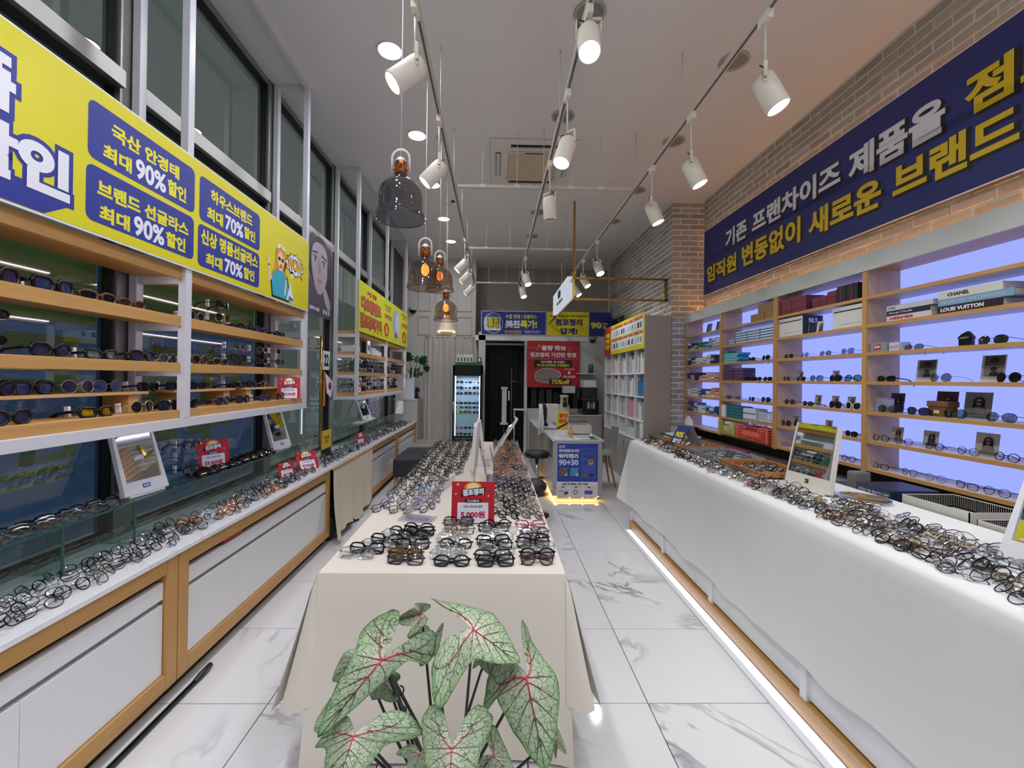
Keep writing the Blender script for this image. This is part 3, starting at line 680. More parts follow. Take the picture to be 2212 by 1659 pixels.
# cloth over it
rcl = thing('counter_cloth', 'white cloth draped over the long counter below the brick wall', 'cloth', (1.7, 2.6, RT))
m = MB(); vs = []; fs = []; ny = 90; prof = 16
for i in range(ny+1):
    y = RY0+(RY1-RY0+.0)*i/ny
    hem = .25+.014*math.sin(y*4.3)+.010*math.sin(y*9.1+1)
    row = [(2.12, y, RT+.004), (1.8, y, RT+.004), (XR+.015, y, RT+.004), (XR-.012, y, RT-.004), (XR-.022, y, RT-.02)]
    for k in range(1, prof-4):
        s = k/(prof-5); w = .012*s*math.sin(y*5.2+.6)+.008*s*math.sin(y*13.7)+.005*math.sin(y*23+s*2)*s
        row.append((XR-.024-.012*math.sin(s*PI)*.6+w-.008*s, y, RT-.02-(RT-.02-hem)*s))
    vs += row
P = prof
for i in range(ny):
    for k in range(P-1): fs.append((i*P+k, (i+1)*P+k, (i+1)*P+k+1, i*P+k+1))
m.add(vs, fs, CLOTHW, True)
# corner drop at the far end
vs = []; fs = []
for i in range(7):
    x = XR-.02+.65*i/6
    for k in range(7):
        s = k/6; zb = .24+.32*(i/6) if i else .30
        vs.append((x-.11*s*(1-i/6), RY1+.02+.10*s*(1-.5*i/6), RT+.002-(RT-zb)*s))
for i in range(6):
    for k in range(6): fs.append((i*7+k, i*7+k+1, (i+1)*7+k+1, (i+1)*7+k))
m.add(vs, fs, CLOTHW, True)
vs = []
for k in range(7):
    s = k/6; vs += [(XR-.024, RY1, RT-.005-(RT-.16)*s*.9), (XR-.02-.11*s, RY1+.02+.10*s, RT-.005-(RT-.30)*s)]
m.add(vs, [(2*k, 2*k+1, 2*k+3, 2*k+2) for k in range(6)], CLOTHW, True)
m.build('fabric', rcl)
# low back counter behind it, under the shelf wall
tag(MB().box(2.13, 2.79, .3, 5.78, 0, .80, mat('#5b5a5a', .6)).box(2.1, 2.79, .3, 5.78, .80, .82, mat('#6d6b6a', .4)).build('back_counter', origin=True), 'low grey back counter between the white counter and the lit shelf wall', 'counter')

# ================================================================== RIGHT SHELF WALL
PANELB = emis('#8e9cff', 1.55, 'backlit_panel')
rs = thing('display_shelving', 'oak shelf wall with blue backlit panels under the navy banner', 'shelf wall', (2.72, 3.4, .8))
SX0, SX1 = 2.60, 2.845
DIV = [1.06, 2.0, 2.95, 3.905, 4.86, 5.785]
SLV = [2.150, 1.952, 1.757, 1.555, 1.347, 1.147, .956]
MB().box(2.80, 2.86, DIV[0], DIV[-1], .70, .925, mat('#4d4b4a', .7)).build('dark_back', rs)
MB().box(SX0-.012, SX0+.012, DIV[0]-.02, DIV[-1], 2.33, 2.457, mat('#c3c7c3', .5)).box(SX0+.01, 2.86, DIV[0], DIV[-1], 2.335, 2.36, OAK).box(SX0+.01, 2.86, DIV[0], DIV[-1], 2.44, 2.457, mat('#c3c7c3', .5)).build('header', rs)
for i, y in enumerate(DIV):
    w = .016 if i not in (3,) else .024
    MB().box(SX0, SX1, y-w, y+w, .925, 2.335, OAKP).box(SX0-.006, SX0+.004, y-w-.003, y+w+.003, .925, 2.335, OAKV).build('divider', rs)
for a, b in zip(DIV[:-1], DIV[1:]):
    MB().box(2.835, 2.85, a+.016, b-.016, .94, 2.335, PANELB).build('backlit_panel', rs)
    for z in SLV:
        MB().box(SX0+.008, 2.834, a+.017, b-.017, z-.018, z, mat('#c9bba6', .45)).box(SX0-.004, SX0+.008, a+.017, b-.017, z-.022, z+.001, OAK).build('shelf_board', rs)
# warm strip above the header; the upper one is added for the ceiling glow
WARM = emis('#ffb060', 20)
w_ = thing('cove_light', 'warm light strip lying on top of the shelf wall header', 'light strip', (2.7, 3.4, 2.457))
MB().box(2.80, 2.82, DIV[0], DIV[-1]-.02, 2.457, 2.468, WARM).build('diffuser', w_)
w_ = thing('cove_light', 'added warm strip for the ceiling glow behind the navy banner top', 'light strip', (2.8, 3.4, 3.5))
MB().box(2.812, 2.832, -.5, 5.66, 3.44, 3.455, emis('#ffb060', 9)).build('diffuser', w_)

# ================================================================== CENTRE TABLE
TX0, TX1, TY0, TY1, TT = -.705, .298, 1.74, 5.40, .745
ct = thing('display_table', 'long table under a cream cloth in the middle of the shop', 'table', (-.2, 3.57, 0))
MB().box(TX0+.01, TX1-.01, TY0+.01, TY1-.01, TT-.035, TT-.006, OAK).build('tabletop', ct)
for x in (TX0+.06, TX1-.06):
    for y in (TY0+.1, TY1-.1): MB().box(x-.03, x+.03, y-.03, y+.03, 0, TT-.035, WHITE).build('leg', ct)
tc = thing('tablecloth', 'cream cloth draped over the long centre table, hanging to the floor in front', 'tablecloth', (-.2, 3.57, TT))
m = MB(); NX, NY = 24, 60
top = [[(TX0+(TX1-TX0)*i/NX, TY0+(TY1-TY0)*j/NY, TT+.0015) for i in range(NX+1)] for j in range(NY+1)]
m.add([p for r in top for p in r], [(j*(NX+1)+i, j*(NX+1)+i+1, (j+1)*(NX+1)+i+1, (j+1)*(NX+1)+i) for j in range(NY) for i in range(NX)], CLOTH, True)
def skirt(edge, out, drop, flare, n, K=14):
    vs = []; fs = []
    for i, p in enumerate(edge):
        t_ = i/(len(edge)-1); d = drop(t_); o = Vector(out(t_))
        for k in range(K+1):
            s = k/K; r = min(1, s*9)
            f = .010*r + flare(t_)*s**1.1 + .007*math.sin(t_*n+.7)*s+.004*math.sin(t_*n*2.3+2)*s
            vs.append(Vector(p)+o*f-V(0, 0, 1)*(d*s+(0 if k else 0)))
    for i in range(len(edge)-1):
        for k in range(K): fs.append((i*(K+1)+k, i*(K+1)+k+1, (i+1)*(K+1)+k+1, (i+1)*(K+1)+k))
    m.add(vs, fs, CLOTH, True)
skirt([tuple(p) for p in top[0]], lambda t: ((t-.5)*(.9 if abs(t-.5) > .42 else .25), -1, 0), lambda t: TT-.015, lambda t: .03+.03*(abs(t-.5)*2)**6, 5)
cornf = lambda t: .05+.075*math.exp(-t*14)
L_ = [r[0] for r in top]; R_ = [r[-1] for r in top]
skirt(L_, lambda t: (-1, -.55*math.exp(-t*30), 0), lambda t: .50+.03*math.sin(t*11), cornf, 26)
skirt(R_[::-1], lambda t: (1, -.55*math.exp(-(1-t)*30), 0), lambda t: .50+.03*math.sin(t*9+1), lambda t: cornf(1-t), 24)
skirt([tuple(p) for p in top[-1]][::-1], lambda t: (0, 1, 0), lambda t: .6, lambda t: .03, 8)
for sx in (-1, 1):      # rounded folds closing the two front corners
    vs = []; K = 10
    xe = TX0 if sx < 0 else TX1
    for k in range(K+1):
        s = k/K; r = min(1, s*9); z = TT-.0-.50*s
        a = V(xe+sx*(.012*r+.10*s**1.1), TY0-.07*s, z); b = V(xe-sx*.0, TY0-.012*r-.035*s, z); c = (a+b)/2+V(sx*.012*s, -.035*s, 0)
        vs += [a, c, b]
    fs = []
    for k in range(K): fs += [(3*k, 3*k+1, 3*k+4, 3*k+3), (3*k+1, 3*k+2, 3*k+5, 3*k+4)]
    m.add(vs, fs, CLOTH, True)
m.build('fabric', tc)

# ================================================================== BACK ROOM FURNITURE
gc = thing('storage_cabinet', 'tall pale grey cabinet with doors at the far end of the window side', 'cabinet', (-1.7, 8.55, 0))
LG = mat('#bfbdbb', .4)
MB().box(-1.94, -1.5, 8.27, 8.86, 0, 1.11, LG).box(-1.95, -1.49, 8.26, 8.87, 1.11, 1.14, mat('#d2d2d0', .3)).build('carcass', gc)
for y in (8.275, 8.57):
    d = MB().box(-1.5, -1.485, y, y+.285, .02, 1.10, mat('#aeaaa6', .4)).build('door', gc); MB().sph((-1.478, y+(.25 if y < 8.4 else .04), .62), .014, CHROME, 10, 6).build('knob', d)
pb_ = thing('planter', 'tall white planter box with striped rim under the monstera', 'planter', (-1.75, 8.57, 1.14)); MB().box(-1.93, -1.57, 8.3, 8.84, 1.14, 1.56, mat('#dfe2ea', .5), b=.004).build('box', pb_)
m = MB()
for k in range(9): m.box(-1.935+k*.041, -1.915+k*.041, 8.286, 8.30, 1.535, 1.62, mat('#3b4660' if k % 2 else '#e9e9ea', .6))
m.build('rim', pb_)
# ottomans
for y0, y1, c, lab in ((5.75, 6.75, '#26262c', 'dark charcoal upholstered ottoman with wooden legs beside the far cabinets'), (6.85, 7.65, '#8b8782', 'pale grey upholstered ottoman behind the dark one')):
    t = thing('ottoman', lab, 'ottoman', (-1.16, (y0+y1)/2, 0))
    MB().box(-1.36, -.96, y0, y1, .2, .45, mat(c, .55, bump=.2), b=.03).build('seat', t)
    MB().box(-1.355, -.965, (y0+y1)/2-.003, (y0+y1)/2+.003, .21, .453, mat('#151518', .7)).build('seam', t)
    for x in (-1.32, -1.0):
        for y in (y0+.05, y1-.05): MB().tube([(x, y, .2), (x, y, 0)], [.028, .018], mat('#b07a3e', .5), 12).build('leg', t)
# display fridge with sunglasses
fx0, fx1, fy0, fy1, fz = -.80, -.24, 8.1, 8.6, 1.80
fr = thing('display_fridge', 'black glass door display fridge full of sunglasses', 'display fridge', (-.52, 8.35, 0))
m = MB(); m.box(fx0, fx0+.035, fy0+.03, fy1, 0, fz, BLACK).box(fx1-.035, fx1, fy0+.03, fy1, 0, fz, BLACK).box(fx0, fx1, fy1-.03, fy1, 0, fz, BLACK).box(fx0, fx1, fy0+.03, fy1, fz-.2, fz, BLACK).box(fx0, fx1, fy0+.03, fy1, 0, .40, BLACK, b=.01); m.build('cabinet_body', fr)
m = MB(); m.box(fx0+.035, fx1-.035, fy1-.045, fy1-.03, .4, fz-.2, mat('#cfd6e2', .4)).box(fx0+.035, fx0+.04, fy0+.06, fy1-.03, .4, fz-.2, mat('#cfd6e2', .4)).box(fx1-.04, fx1-.035, fy0+.06, fy1-.03, .4, fz-.2, mat('#cfd6e2', .4)).box(fx0+.035, fx1-.035, fy0+.06, fy1-.03, .4, .43, mat('#cfd6e2', .4)); m.build('lining', fr)
dr = MB(); frame_rect(dr, fx0, fx1, .42, fz-.17, .035, 0, .03, FB(fy0+.03), BLACK); d = dr.build('door', fr)
MB().box(fx0+.035, fx1-.035, fy0+.012, fy0+.018, .455, fz-.205, CASEGL).build('pane', d); MB().tube([(fx0+.018, fy0-.02, .9), (fx0+.018, fy0-.02, 1.1)], .01, STEEL, 8).build('handle', d)
for z in (1.22, .86): MB().box(fx0+.04, fx1-.04, fy0+.06, fy1-.05, z, z+.008, CASEGL).build('shelf', fr)
m = MB().box(fx0+.045, fx0+.055, fy0+.06, fy0+.07, .44, fz-.21, emis('#dfe8ff', 10)).box(fx1-.055, fx1-.045, fy0+.06, fy0+.07, .44, fz-.21, emis('#dfe8ff', 10)); m.build('light_strip', fr); area(fr, (-.52, 8.2, 1.58), .4, 9, '#dfe8ff', (0, 0, 0), 'RECTANGLE', .1)
frame_rect(mm := MB(), fx0+.16, fx1-.06, .1, .34, .02, 0, .015, FB(fy0+.03), mat('#5d5a57', .4)); mm.build('vent_frame', fr)
tag(MB().box(fx0+.05, fx1-.01, 8.12, 8.4, fz, fz+.055, mat('#1d6b3f', .5), b=.004).build('tray', origin=True), 'flat green box on top of the black display fridge', 'box')
for i in range(5): 
    x = fx0+.06+i*.064
    tag(MB().box(x, x+.06, 8.2, 8.26, fz+.055, fz+.2, mat('#dfe4ec', .4)).box(x+.018, x+.042, 8.197, 8.2, fz+.075, fz+.15, mat('#3c4657' if i != 2 else '#222', .5)).box(x+.01, x+.05, 8.21, 8.25, fz+.2, fz+.215, mat('#c9d2dd', .4)).build('bottle_carton', origin=True), 'small white carton with a dark mark on the fridge, %s from the left' % ORD[i], 'carton', 'white cartons on the fridge')
t = thing('info_card', 'small black framed card leaning on the fridge top', 'card', (fx1-.05, 8.18, fz+.055))
MB().box(fx1-.10, fx1-.02, 8.17, 8.18, fz+.055, fz+.15, BLACK).box(fx1-.085, fx1-.04, 8.168, 8.17, fz+.075, fz+.135, WHITE).build('frame', t)
# reception desk
rd = thing('reception_desk', 'small white reception desk glowing warm at its base with a blue poster', 'desk', (1.06, 5.95, 0))
dx0, dx1, dy0, dy1 = .75, 1.385, 5.42, 6.5
DKG = mat('#a9a8a8', .12, coat=.3)
MB().box(dx0, dx1, dy0, dy1, .06, .755, DKG, b=.003).build('body', rd); MB().box(dx0-.015, dx1+.02, dy0-.015, dy1, .755, .78, mat('#c9c9c9', .2), b=.003).build('desktop', rd)
MB().box(dx0+.05, dx1-.05, dy0+.05, dy1, 0, .06, mat('#cfb58a', .5)).build('plinth', rd)
MB().box(dx0+.035, dx1-.035, dy0+.03, dy0+.045, .045, .058, emis('#ffb45c', 30)).box(dx0+.03, dx0+.045, dy0+.05, dy1, .045, .058, emis('#ffb45c', 30)).build('light_strip', rd)
sd = thing('side_counter', 'grey rear counter behind the reception desk with white top', 'counter', (.78, 7.2, 0))
MB().box(.66, .98, 6.6, 8.0, .04, .78, mat('#9c9a98', .35)).box(.65, .99, 6.59, 8.0, .78, .80, mat('#d5d5d3', .3)).build('body', sd)
mc = thing('work_cabinet', 'grey work cabinet under the printer at the back', 'cabinet', (1.75, 8.3, 0))
MB().box(1.1, 2.05, 8.05, 8.68, 0, .86, mat('#9c9a97', .4)).box(1.09, 2.06, 8.04, 8.68, .86, .88, mat('#cfcfcc', .3)).build('carcass', mc)
for a, b in ((1.11, 1.4), (1.41, 1.72), (1.73, 2.04)):
    d = MB().box(a, b, 8.035, 8.05, .05, .84, mat('#a8a5a2', .4)).build('door', mc); MB().box(b-.05, b-.03, 8.025, 8.035, .75, .8, STEEL).build('handle', d)
# contact lens shelving on the right
cx0, cx1, cy0, cy1 = 2.05, 2.40, 5.79, 7.9
cu = thing('cubby_shelf', 'tall white and taupe cubby shelving for contact lens boxes', 'shelf unit', (2.2, 6.85, 0))
TAU = mat('#a89c92', .5)
MB().box(cx0-.01, cx1, cy0-.02, cy0, 0, 2.44, TAU).build('end_panel', cu)
MB().box(cx0-.01, cx1, cy1, cy1+.02, 0, 2.44, TAU).box(cx1-.01, cx1, cy0, cy1, 0, 2.44, WHITE).box(cx0, cx1, cy0, cy1, 1.99, 2.44, TAU).build('carcass', cu)
CY = [5.8+i*.42 for i in range(6)]; CZ = [.98, 1.32, 1.655, 1.985]
for y in CY: MB().box(cx0, cx1-.01, y-.009, y+.009, .7, 1.99, WHITE).build('upright', cu)
for z in CZ[:-1]: MB().box(cx0, cx1-.01, cy0, cy1, z-.018, z, WHITE).build('shelf', cu)
MB().box(cx0-.02, cx1, cy0, cy1, .68, .70, mat('#d8d8d6', .3)).box(cx0, cx1, cy0, cy1, 0, .68, mat('#b9b5b1', .45)).build('base', cu)
for i in range(5):
    d = MB().box(cx0-.014, cx0, CY[i]+.01, CY[i+1]-.01, .06, .67, mat('#aaa6a2', .4)).build('door', cu); MB().box(cx0-.024, cx0-.014, CY[i]+.04, CY[i]+.06, .52, .6, STEEL).build('handle', d)
tag(MB().box(cx0-.06, 2.4, 5.0, 5.76, 0, .69, mat('#a6a29f', .5)).box(cx0-.08, 2.41, 4.98, 5.77, .69, .71, mat('#cfcfcd', .3)).build('low_cabinet', origin=True), 'low grey cabinet between the long white counter and cubby shelving', 'cabinet') if False else None
# ================================================================== BANNERS AND SIGNS
PY = mat('#d8cf12', .45); PBL = mat('#20308e', .5); PBD = mat('#222b72', .5); PW = mat('#e6e6f0', .45); PK = mat('#101013', .5); PR = mat('#c01c2a', .45)
PRD = mat('#b3171f', .45); PYT = mat('#e3da1e', .45); PYR = mat('#e0bf14', .45); POR = mat('#e4571c', .45); PSK = mat('#ecc9a6', .5); PHR = mat('#d9922e', .5); PTQ = mat('#35a8c4', .5); PG = mat('#8f8a92', .5)
def printp(parent, F, polys, name='print'):
    m = MB()
    for poly, lift, mt in polys: m.prism(poly, F, lift, lift+.0006, mt)
    return m.build(name, parent)
# ---- large yellow banner (left)
b1 = thing('banner', 'large yellow and blue discount banner above the nearer left shelves', 'banner', (-1.615, 2.0, 2.1))
MB().box(-1.619, -1.612, .2, 3.685, 2.10, 2.70, PW).build('sheet', b1); F = FL(-1.612)
blob = [(1.0, 2.11), (1.54, 2.11), (1.625, 2.165), (1.632, 2.2), (1.0, 2.2)]
printp(b1, F, [([(.21, 2.108), (3.68, 2.108), (3.68, 2.693), (.21, 2.693)], .0004, PY), (rrect(1.698, 2.40, 2.292, 2.632, .03), .0012, PBL), (rrect(1.693, 2.152, 2.29, 2.375, .03), .0012, PBL),
     (rrect(2.33, 2.388, 2.92, 2.63, .03), .0012, PBL), (rrect(2.322, 2.137, 2.92, 2.366, .03), .0012, PBL), (blob, .0012, PBL)])
def t1(s, a, c, b, d, m=PYT, bold=.044, lift=.0022): text(b1, s, m, F, a, c, b, d, .034 if '%' in s else bold, lift, res=5 if bold > .05 else 3)
t1('국산 안경테', 1.80, 2.525, 2.18, 2.592); t1('최대', 1.762, 2.422, 1.90, 2.488); t1('90%', 1.92, 2.418, 2.095, 2.51, PW); t1('할인', 2.105, 2.428, 2.23, 2.505)
t1('브랜드 선글라스', 1.74, 2.262, 2.25, 2.33); t1('최대', 1.75, 2.165, 1.895, 2.232); t1('90%', 1.915, 2.162, 2.09, 2.252, PW); t1('할인', 2.10, 2.172, 2.23, 2.245)
t1('하우스브랜드', 2.42, 2.52, 2.83, 2.595); t1('최대', 2.39, 2.412, 2.53, 2.485); t1('70%', 2.55, 2.41, 2.73, 2.50, PW); t1('할인', 2.74, 2.425, 2.865, 2.50)
t1('신상 명품선글라스', 2.345, 2.262, 2.90, 2.348); t1('최대', 2.385, 2.155, 2.53, 2.226); t1('70%', 2.55, 2.155, 2.73, 2.24, PW); t1('할인', 2.74, 2.165, 2.862, 2.24)
for s, a, c, b, d in (('전품', 1.09, 2.395, 1.445, 2.585), ('할인', 1.26, 2.178, 1.63, 2.362)):
    t1(s, a-.018, c-.018, b+.018, d+.018, PBL, .12, .0014); t1(s, a, c, b, d, PW, .055, .003)
# pop-art shopper and speech burst, drawn in flat print
G = [(ell(3.21, 2.41, .075, .105, 18), .0012, PHR), ([(3.13, 2.44), (3.16, 2.30), (3.10, 2.28), (3.12, 2.36)], .0012, PHR), ([(3.28, 2.42), (3.30, 2.28), (3.24, 2.30)], .0012, PHR),
     (ell(3.205, 2.41, .045, .06, 16), .002, PSK), ([(3.19, 2.36), (3.23, 2.36), (3.235, 2.31), (3.185, 2.31)], .002, PSK),
     ([(3.10, 2.13), (3.08, 2.24), (3.13, 2.32), (3.19, 2.33), (3.24, 2.33), (3.30, 2.29), (3.34, 2.20), (3.33, 2.13)], .0022, PTQ), ([(3.08, 2.24), (3.03, 2.21), (3.03, 2.34), (3.05, 2.34), (3.06, 2.25), (3.10, 2.29)], .0024, PSK),
     ([(3.02, 2.33), (3.01, 2.40), (3.02, 2.40), (3.03, 2.35), (3.045, 2.41), (3.055, 2.40), (3.05, 2.33)], .0024, PSK), (ell(3.185, 2.415, .02, .014, 12), .003, PK), (ell(3.232, 2.41, .018, .014, 12), .003, PK), (ell(3.21, 2.372, .012, .007, 10), .003, PR),
     ([(3.30, 2.13), (3.36, 2.28), (3.42, 2.12)], .0026, PW), ([(3.325, 2.13), (3.34, 2.17), (3.40, 2.155), (3.41, 2.135)], .0032, mat('#2f7fb8', .5)), ([(3.26, 2.16), (3.28, 2.28), (3.30, 2.28), (3.285, 2.16)], .0032, PSK), (ell(3.18, 2.505, .03, .014, 10, 30), .0032, PW), (ell(3.24, 2.505, .03, .014, 10, -20), .0032, PW)]
bub = [(3.43+(.165 if i % 2 else .135)*math.cos(2*PI*i/22), 2.425+(.095 if i % 2 else .078)*math.sin(2*PI*i/22)) for i in range(22)]
G += [(bub, .001, PK), ([(3.43+(u-3.43)*.92, 2.425+(v-2.425)*.9) for u, v in bub], .0018, PW), ([(3.36, 2.37), (3.42, 2.36), (3.37, 2.30)], .0018, PW), (star(3.55, 2.345, .02, .008), .002, PR)]
G = [(ell(3.21, 2.405, .083, .113, 20), .0007, PK), ([(3.085, 2.115), (3.065, 2.245), (3.12, 2.335), (3.19, 2.345), (3.25, 2.343), (3.315, 2.30), (3.355, 2.20), (3.345, 2.115)], .0009, PK)]+G
printp(b1, F, G, 'illustration'); t1('WOW', 3.305, 2.375, 3.565, 2.475, PK, .09, .0025); t1('WOW', 3.315, 2.383, 3.555, 2.467, mat('#e8b71e', .5), .045, .0036)
# ---- yellow banner further back
b2 = thing('banner', 'smaller yellow banner with red and black lettering above the far left shelves', 'banner', (-1.615, 6.4, 2.09))
MB().box(-1.619, -1.612, 5.04, 7.82, 2.09, 2.70, mat('#cdd21a', .45)).build('sheet', b2)
def t2(s, a, c, b, d, m, bold=.04, lift=.0012): text(b2, s, m, FL(-1.612), a, c, b, d, bold, lift)
for s, a, c, b, d in (('다초점렌즈', 5.15, 2.37, 5.99, 2.525), ('점포정리가격', 5.10, 2.155, 6.03, 2.32)):
    t2(s, a-.02, c-.014, b+.025, d+.012, PK, .10, .0008); t2(s, a-.005, c-.004, b+.005, d+.004, mat('#f6b27a', .5), .055, .0016); t2(s, a, c, b, d, mat('#c9301c', .5), .025, .0026)
t2('수입 명품', 5.36, 2.57, 5.78, 2.635, PRD, .05); t2('38만원', 6.21, 2.41, 6.62, 2.485, PR, .04); t2('84만원', 7.33, 2.42, 7.78, 2.50, PR, .04); t2('국내 브랜드 렌즈\n누진 다초점', 6.2, 2.52, 6.6, 2.62, mat('#4a4a1c', .5), .01); t2('해외 명품\n렌즈', 7.3, 2.56, 7.75, 2.65, mat('#4a4a1c', .5), .01)
lf = lambda cu: [(cu-.26, 2.42), (cu-.2, 2.58), (cu-.02, 2.645), (cu+.15, 2.58), (cu+.24, 2.43), (cu+.2, 2.27), (cu+.05, 2.16), (cu-.12, 2.18)]
printp(b2, FL(-1.612), [(lf(6.95), .0012, mat('#8fb0cf', .4)), ([(6.95+(u-6.95)*.7+.08, 2.4+(v-2.4)*.75) for u, v in lf(6.95)], .002, mat('#c9cdd6', .4)), ([(6.8, 2.2), (6.95, 2.3), (7.05, 2.19)], .0026, mat('#b53a55', .4)), (ell(6.33, 2.25, .14, .10, 22), .0012, PR), (ell(7.55, 2.25, .16, .10, 22), .0012, PR)])
t2('50\n할인', 6.26, 2.19, 6.40, 2.31, PYT, .05, .0022); t2('50\n할인', 7.46, 2.19, 7.64, 2.31, PYT, .05, .0022)
# ---- navy banner on the brick wall
b3 = thing('banner', 'long navy banner with white and yellow lettering on the brick wall', 'banner', (2.8, 2.6, 2.69))
MB().box(2.80, 2.806, -.6, 5.69, 2.69, 3.557, PW).build('sheet', b3); F3 = FR(2.80)
printp(b3, F3, [([(-5.683, 2.697), (.59, 2.697), (.59, 3.55), (-5.683, 3.55)], .0004, PBD)])
for y in (.5, 1.9, 3.3, 4.6, 5.6): MB().box(2.806, 2.862, y-.01, y+.01, 2.75, 2.77, STEEL).build('standoff', b3)
for s, a, c, b, d, m in (('기존', -5.15, 3.16, -4.71, 3.385, PW), ('프랜차이즈', -4.61, 3.165, -3.42, 3.385, PW), ('제품을', -3.34, 3.13, -2.61, 3.375, PW), ('점포정리', -2.50, 3.13, -1.45, 3.375, PYR),
                      ('임직원', -5.6, 2.845, -4.91, 3.06, PYR), ('변동없이', -4.8, 2.84, -3.87, 3.085, PYR), ('새로운', -3.77, 2.835, -3.05, 3.065, PYR), ('브랜드', -2.96, 2.84, -2.23, 3.075, PYR), ('로', -2.1, 2.84, -1.85, 3.075, PYR)):
    text(b3, s, PK, F3, a+.012, c-.022, b+.03, d-.004, .075, .0012); text(b3, s, m, F3, a, c, b, d, .038, .0026, res=4)
# ---- back beam banners
YB = 8.64; FBk = FB(YB)
b4 = thing('banner', 'blue sale banner with a bag emblem on the back beam', 'banner', (.37, YB, 2.44)); MB().box(-.29, 1.03, YB, YB+.006, 2.44, 2.925, PW).build('sheet', b4)
printp(b4, FBk, [([(-.28, 2.45), (1.02, 2.45), (1.02, 2.915), (-.28, 2.915)], .0004, PBL), (rrect(-.23, 2.53, .10, 2.80, .03), .0012, PW), (rrect(.19, 2.465, .52, 2.535, .015), .0012, PYT), (rrect(.197, 2.471, .513, 2.529, .013), .002, PBL)])
mm = MB(); mm.tube([(-.045+.19*math.cos(2*PI*i/30), YB-.004, 2.68+.205*math.sin(2*PI*i/30)) for i in range(30)], .007, PW, 4, True); mm.build('ring_print', b4)
def t4(s, a, c, b, d, m, bold=.035, lift=.0022, p=None): text(p or b4, s, m, FBk, a, c, b, d, bold, lift)
t4('수입 안경 / 선글라스', .2, 2.775, .84, 2.86, PYT, .03); t4('美친', .19, 2.58, .49, 2.745, PW, .05); t4('특가!', .50, 2.58, .845, 2.745, PYT, .05); t4('특가판매 품목안내', .21, 2.48, .50, 2.522, PYT, .02, .003)
t4('수입명품 안경테, 선글라스\n안경렌즈, 콘택트렌즈', .56, 2.475, .93, 2.54, PW, 0)
t4('점포\n정리', -.18, 2.57, .08, 2.79, PK, .15, .002); t4('점포\n정리', -.165, 2.58, .065, 2.78, PYT, .05, .0035); t4('안경점 정리 세일', -.2, 2.82, .08, 2.85, mat('#6fb1e8', .5), .01)
b5 = thing('banner', 'yellow banner with black lettering in the middle of the back beam', 'banner', (1.47, YB, 2.44)); MB().box(1.045, 1.905, YB, YB+.006, 2.44, 2.925, mat('#e6d816', .45)).build('sheet', b5)
t4('내 일인 것처럼 원가이하 하겠습니다', 1.10, 2.815, 1.87, 2.865, PK, .03, .0012, b5); t4('점포정리', 1.21, 2.64, 1.77, 2.785, PBD, .05, .0012, b5); t4('답게!', 1.32, 2.465, 1.67, 2.60, PBD, .05, .0012, b5)
b6 = thing('banner', 'blue banner reading 90 at the right end of the back beam', 'banner', (2.1, YB, 2.44)); MB().box(1.905, 2.36, YB, YB+.006, 2.44, 2.925, PBL).build('sheet', b6)
t4('90', 1.94, 2.59, 2.165, 2.725, PYT, .06, .0012, b6); t4('최대', 2.18, 2.665, 2.28, 2.715, PYT, .03, .0012, b6); t4('%', 2.185, 2.59, 2.27, 2.65, PYT, .03, .0012, b6)
# ---- red poster
YP = 8.62; FP = FB(YP)
rp = thing('poster', 'large red lens sale poster hanging over the back workshop opening', 'poster', (1.18, YP, 1.385)); MB().box(.645, 1.716, YP, YP+.006, 1.385, 2.315, PRD).build('sheet', rp)
mx = lambda x: .645+(x-575)/475*1.071
mz = lambda y: 2.315-(y-735)/423*.93
def t5(s, x0, y0, x1, y1, m=PW, bold=.04, lift=.0012): text(rp, s, m, FP, mx(x0), mz(y1), mx(x1), mz(y0), bold, lift)
t5('물량 확보', 705, 770, 925, 818); t5('점포정리 기간만 한정', 603, 835, 1018, 880); t5('국내 판매 1위 브랜드', 700, 912, 918, 935, PW, .035, .003); t5('최고급 프리미엄 다초점렌즈', 665, 941, 960, 966, PYT, .035, .003)
t5('420,000원', 912, 981, 1002, 995, PW, .01); t5('105,000원', 902, 1044, 1012, 1070, PW, .02); t5('75%off', 797, 1083, 962, 1128, PYT, .045, .0045)
lens = [(mx(640), mz(1062)), (mx(655), mz(1015)), (mx(700), mz(985)), (mx(780), mz(978)), (mx(850), mz(995)), (mx(890), mz(1030)), (mx(865), mz(1075)), (mx(800), mz(1115)), (mx(730), mz(1118)), (mx(660), mz(1100))]
sm = lambda P: [tuple(P[i][k]*(.75 if j == 0 else .25)+P[(i+1) % len(P)][k]*(.25 if j == 0 else .75) for k in (0, 1)) for i in range(len(P)) for j in (0, 1)]
lens = sm(sm(lens))
lc = (sum(p[0] for p in lens)/len(lens), sum(p[1] for p in lens)/len(lens))
printp(rp, FP, [(rrect(mx(640), mz(972), mx(980), mz(906), .01), .0012, PK), (lens, .0012, PW), ([(lc[0]+(u-lc[0])*.965, lc[1]+(v-lc[1])*.95) for u, v in lens], .002, mat('#8e8583', .4)), (rrect(mx(778), mz(1135), mx(978), mz(1075), .02), .003, PK),
     ([(mx(950), mz(1005)), (mx(965), mz(1005)), (mx(965), mz(1022)), (mx(973), mz(1022)), (mx(957), mz(1037)), (mx(942), mz(1022)), (mx(950), mz(1022))], .0012, PW), (star(mx(683), mz(775), .03, .008), .0012, PW), (star(mx(668), mz(808), .02, .006), .0012, PW), (star(mx(957), mz(812), .022, .006), .0012, PW)])
mm = MB(); frame_rect(mm, mx(588), mx(1032), mz(896), mz(790), .006, .0004, .001, FP, mat('#d98a8a', .5)); mm.build('print_border', rp)
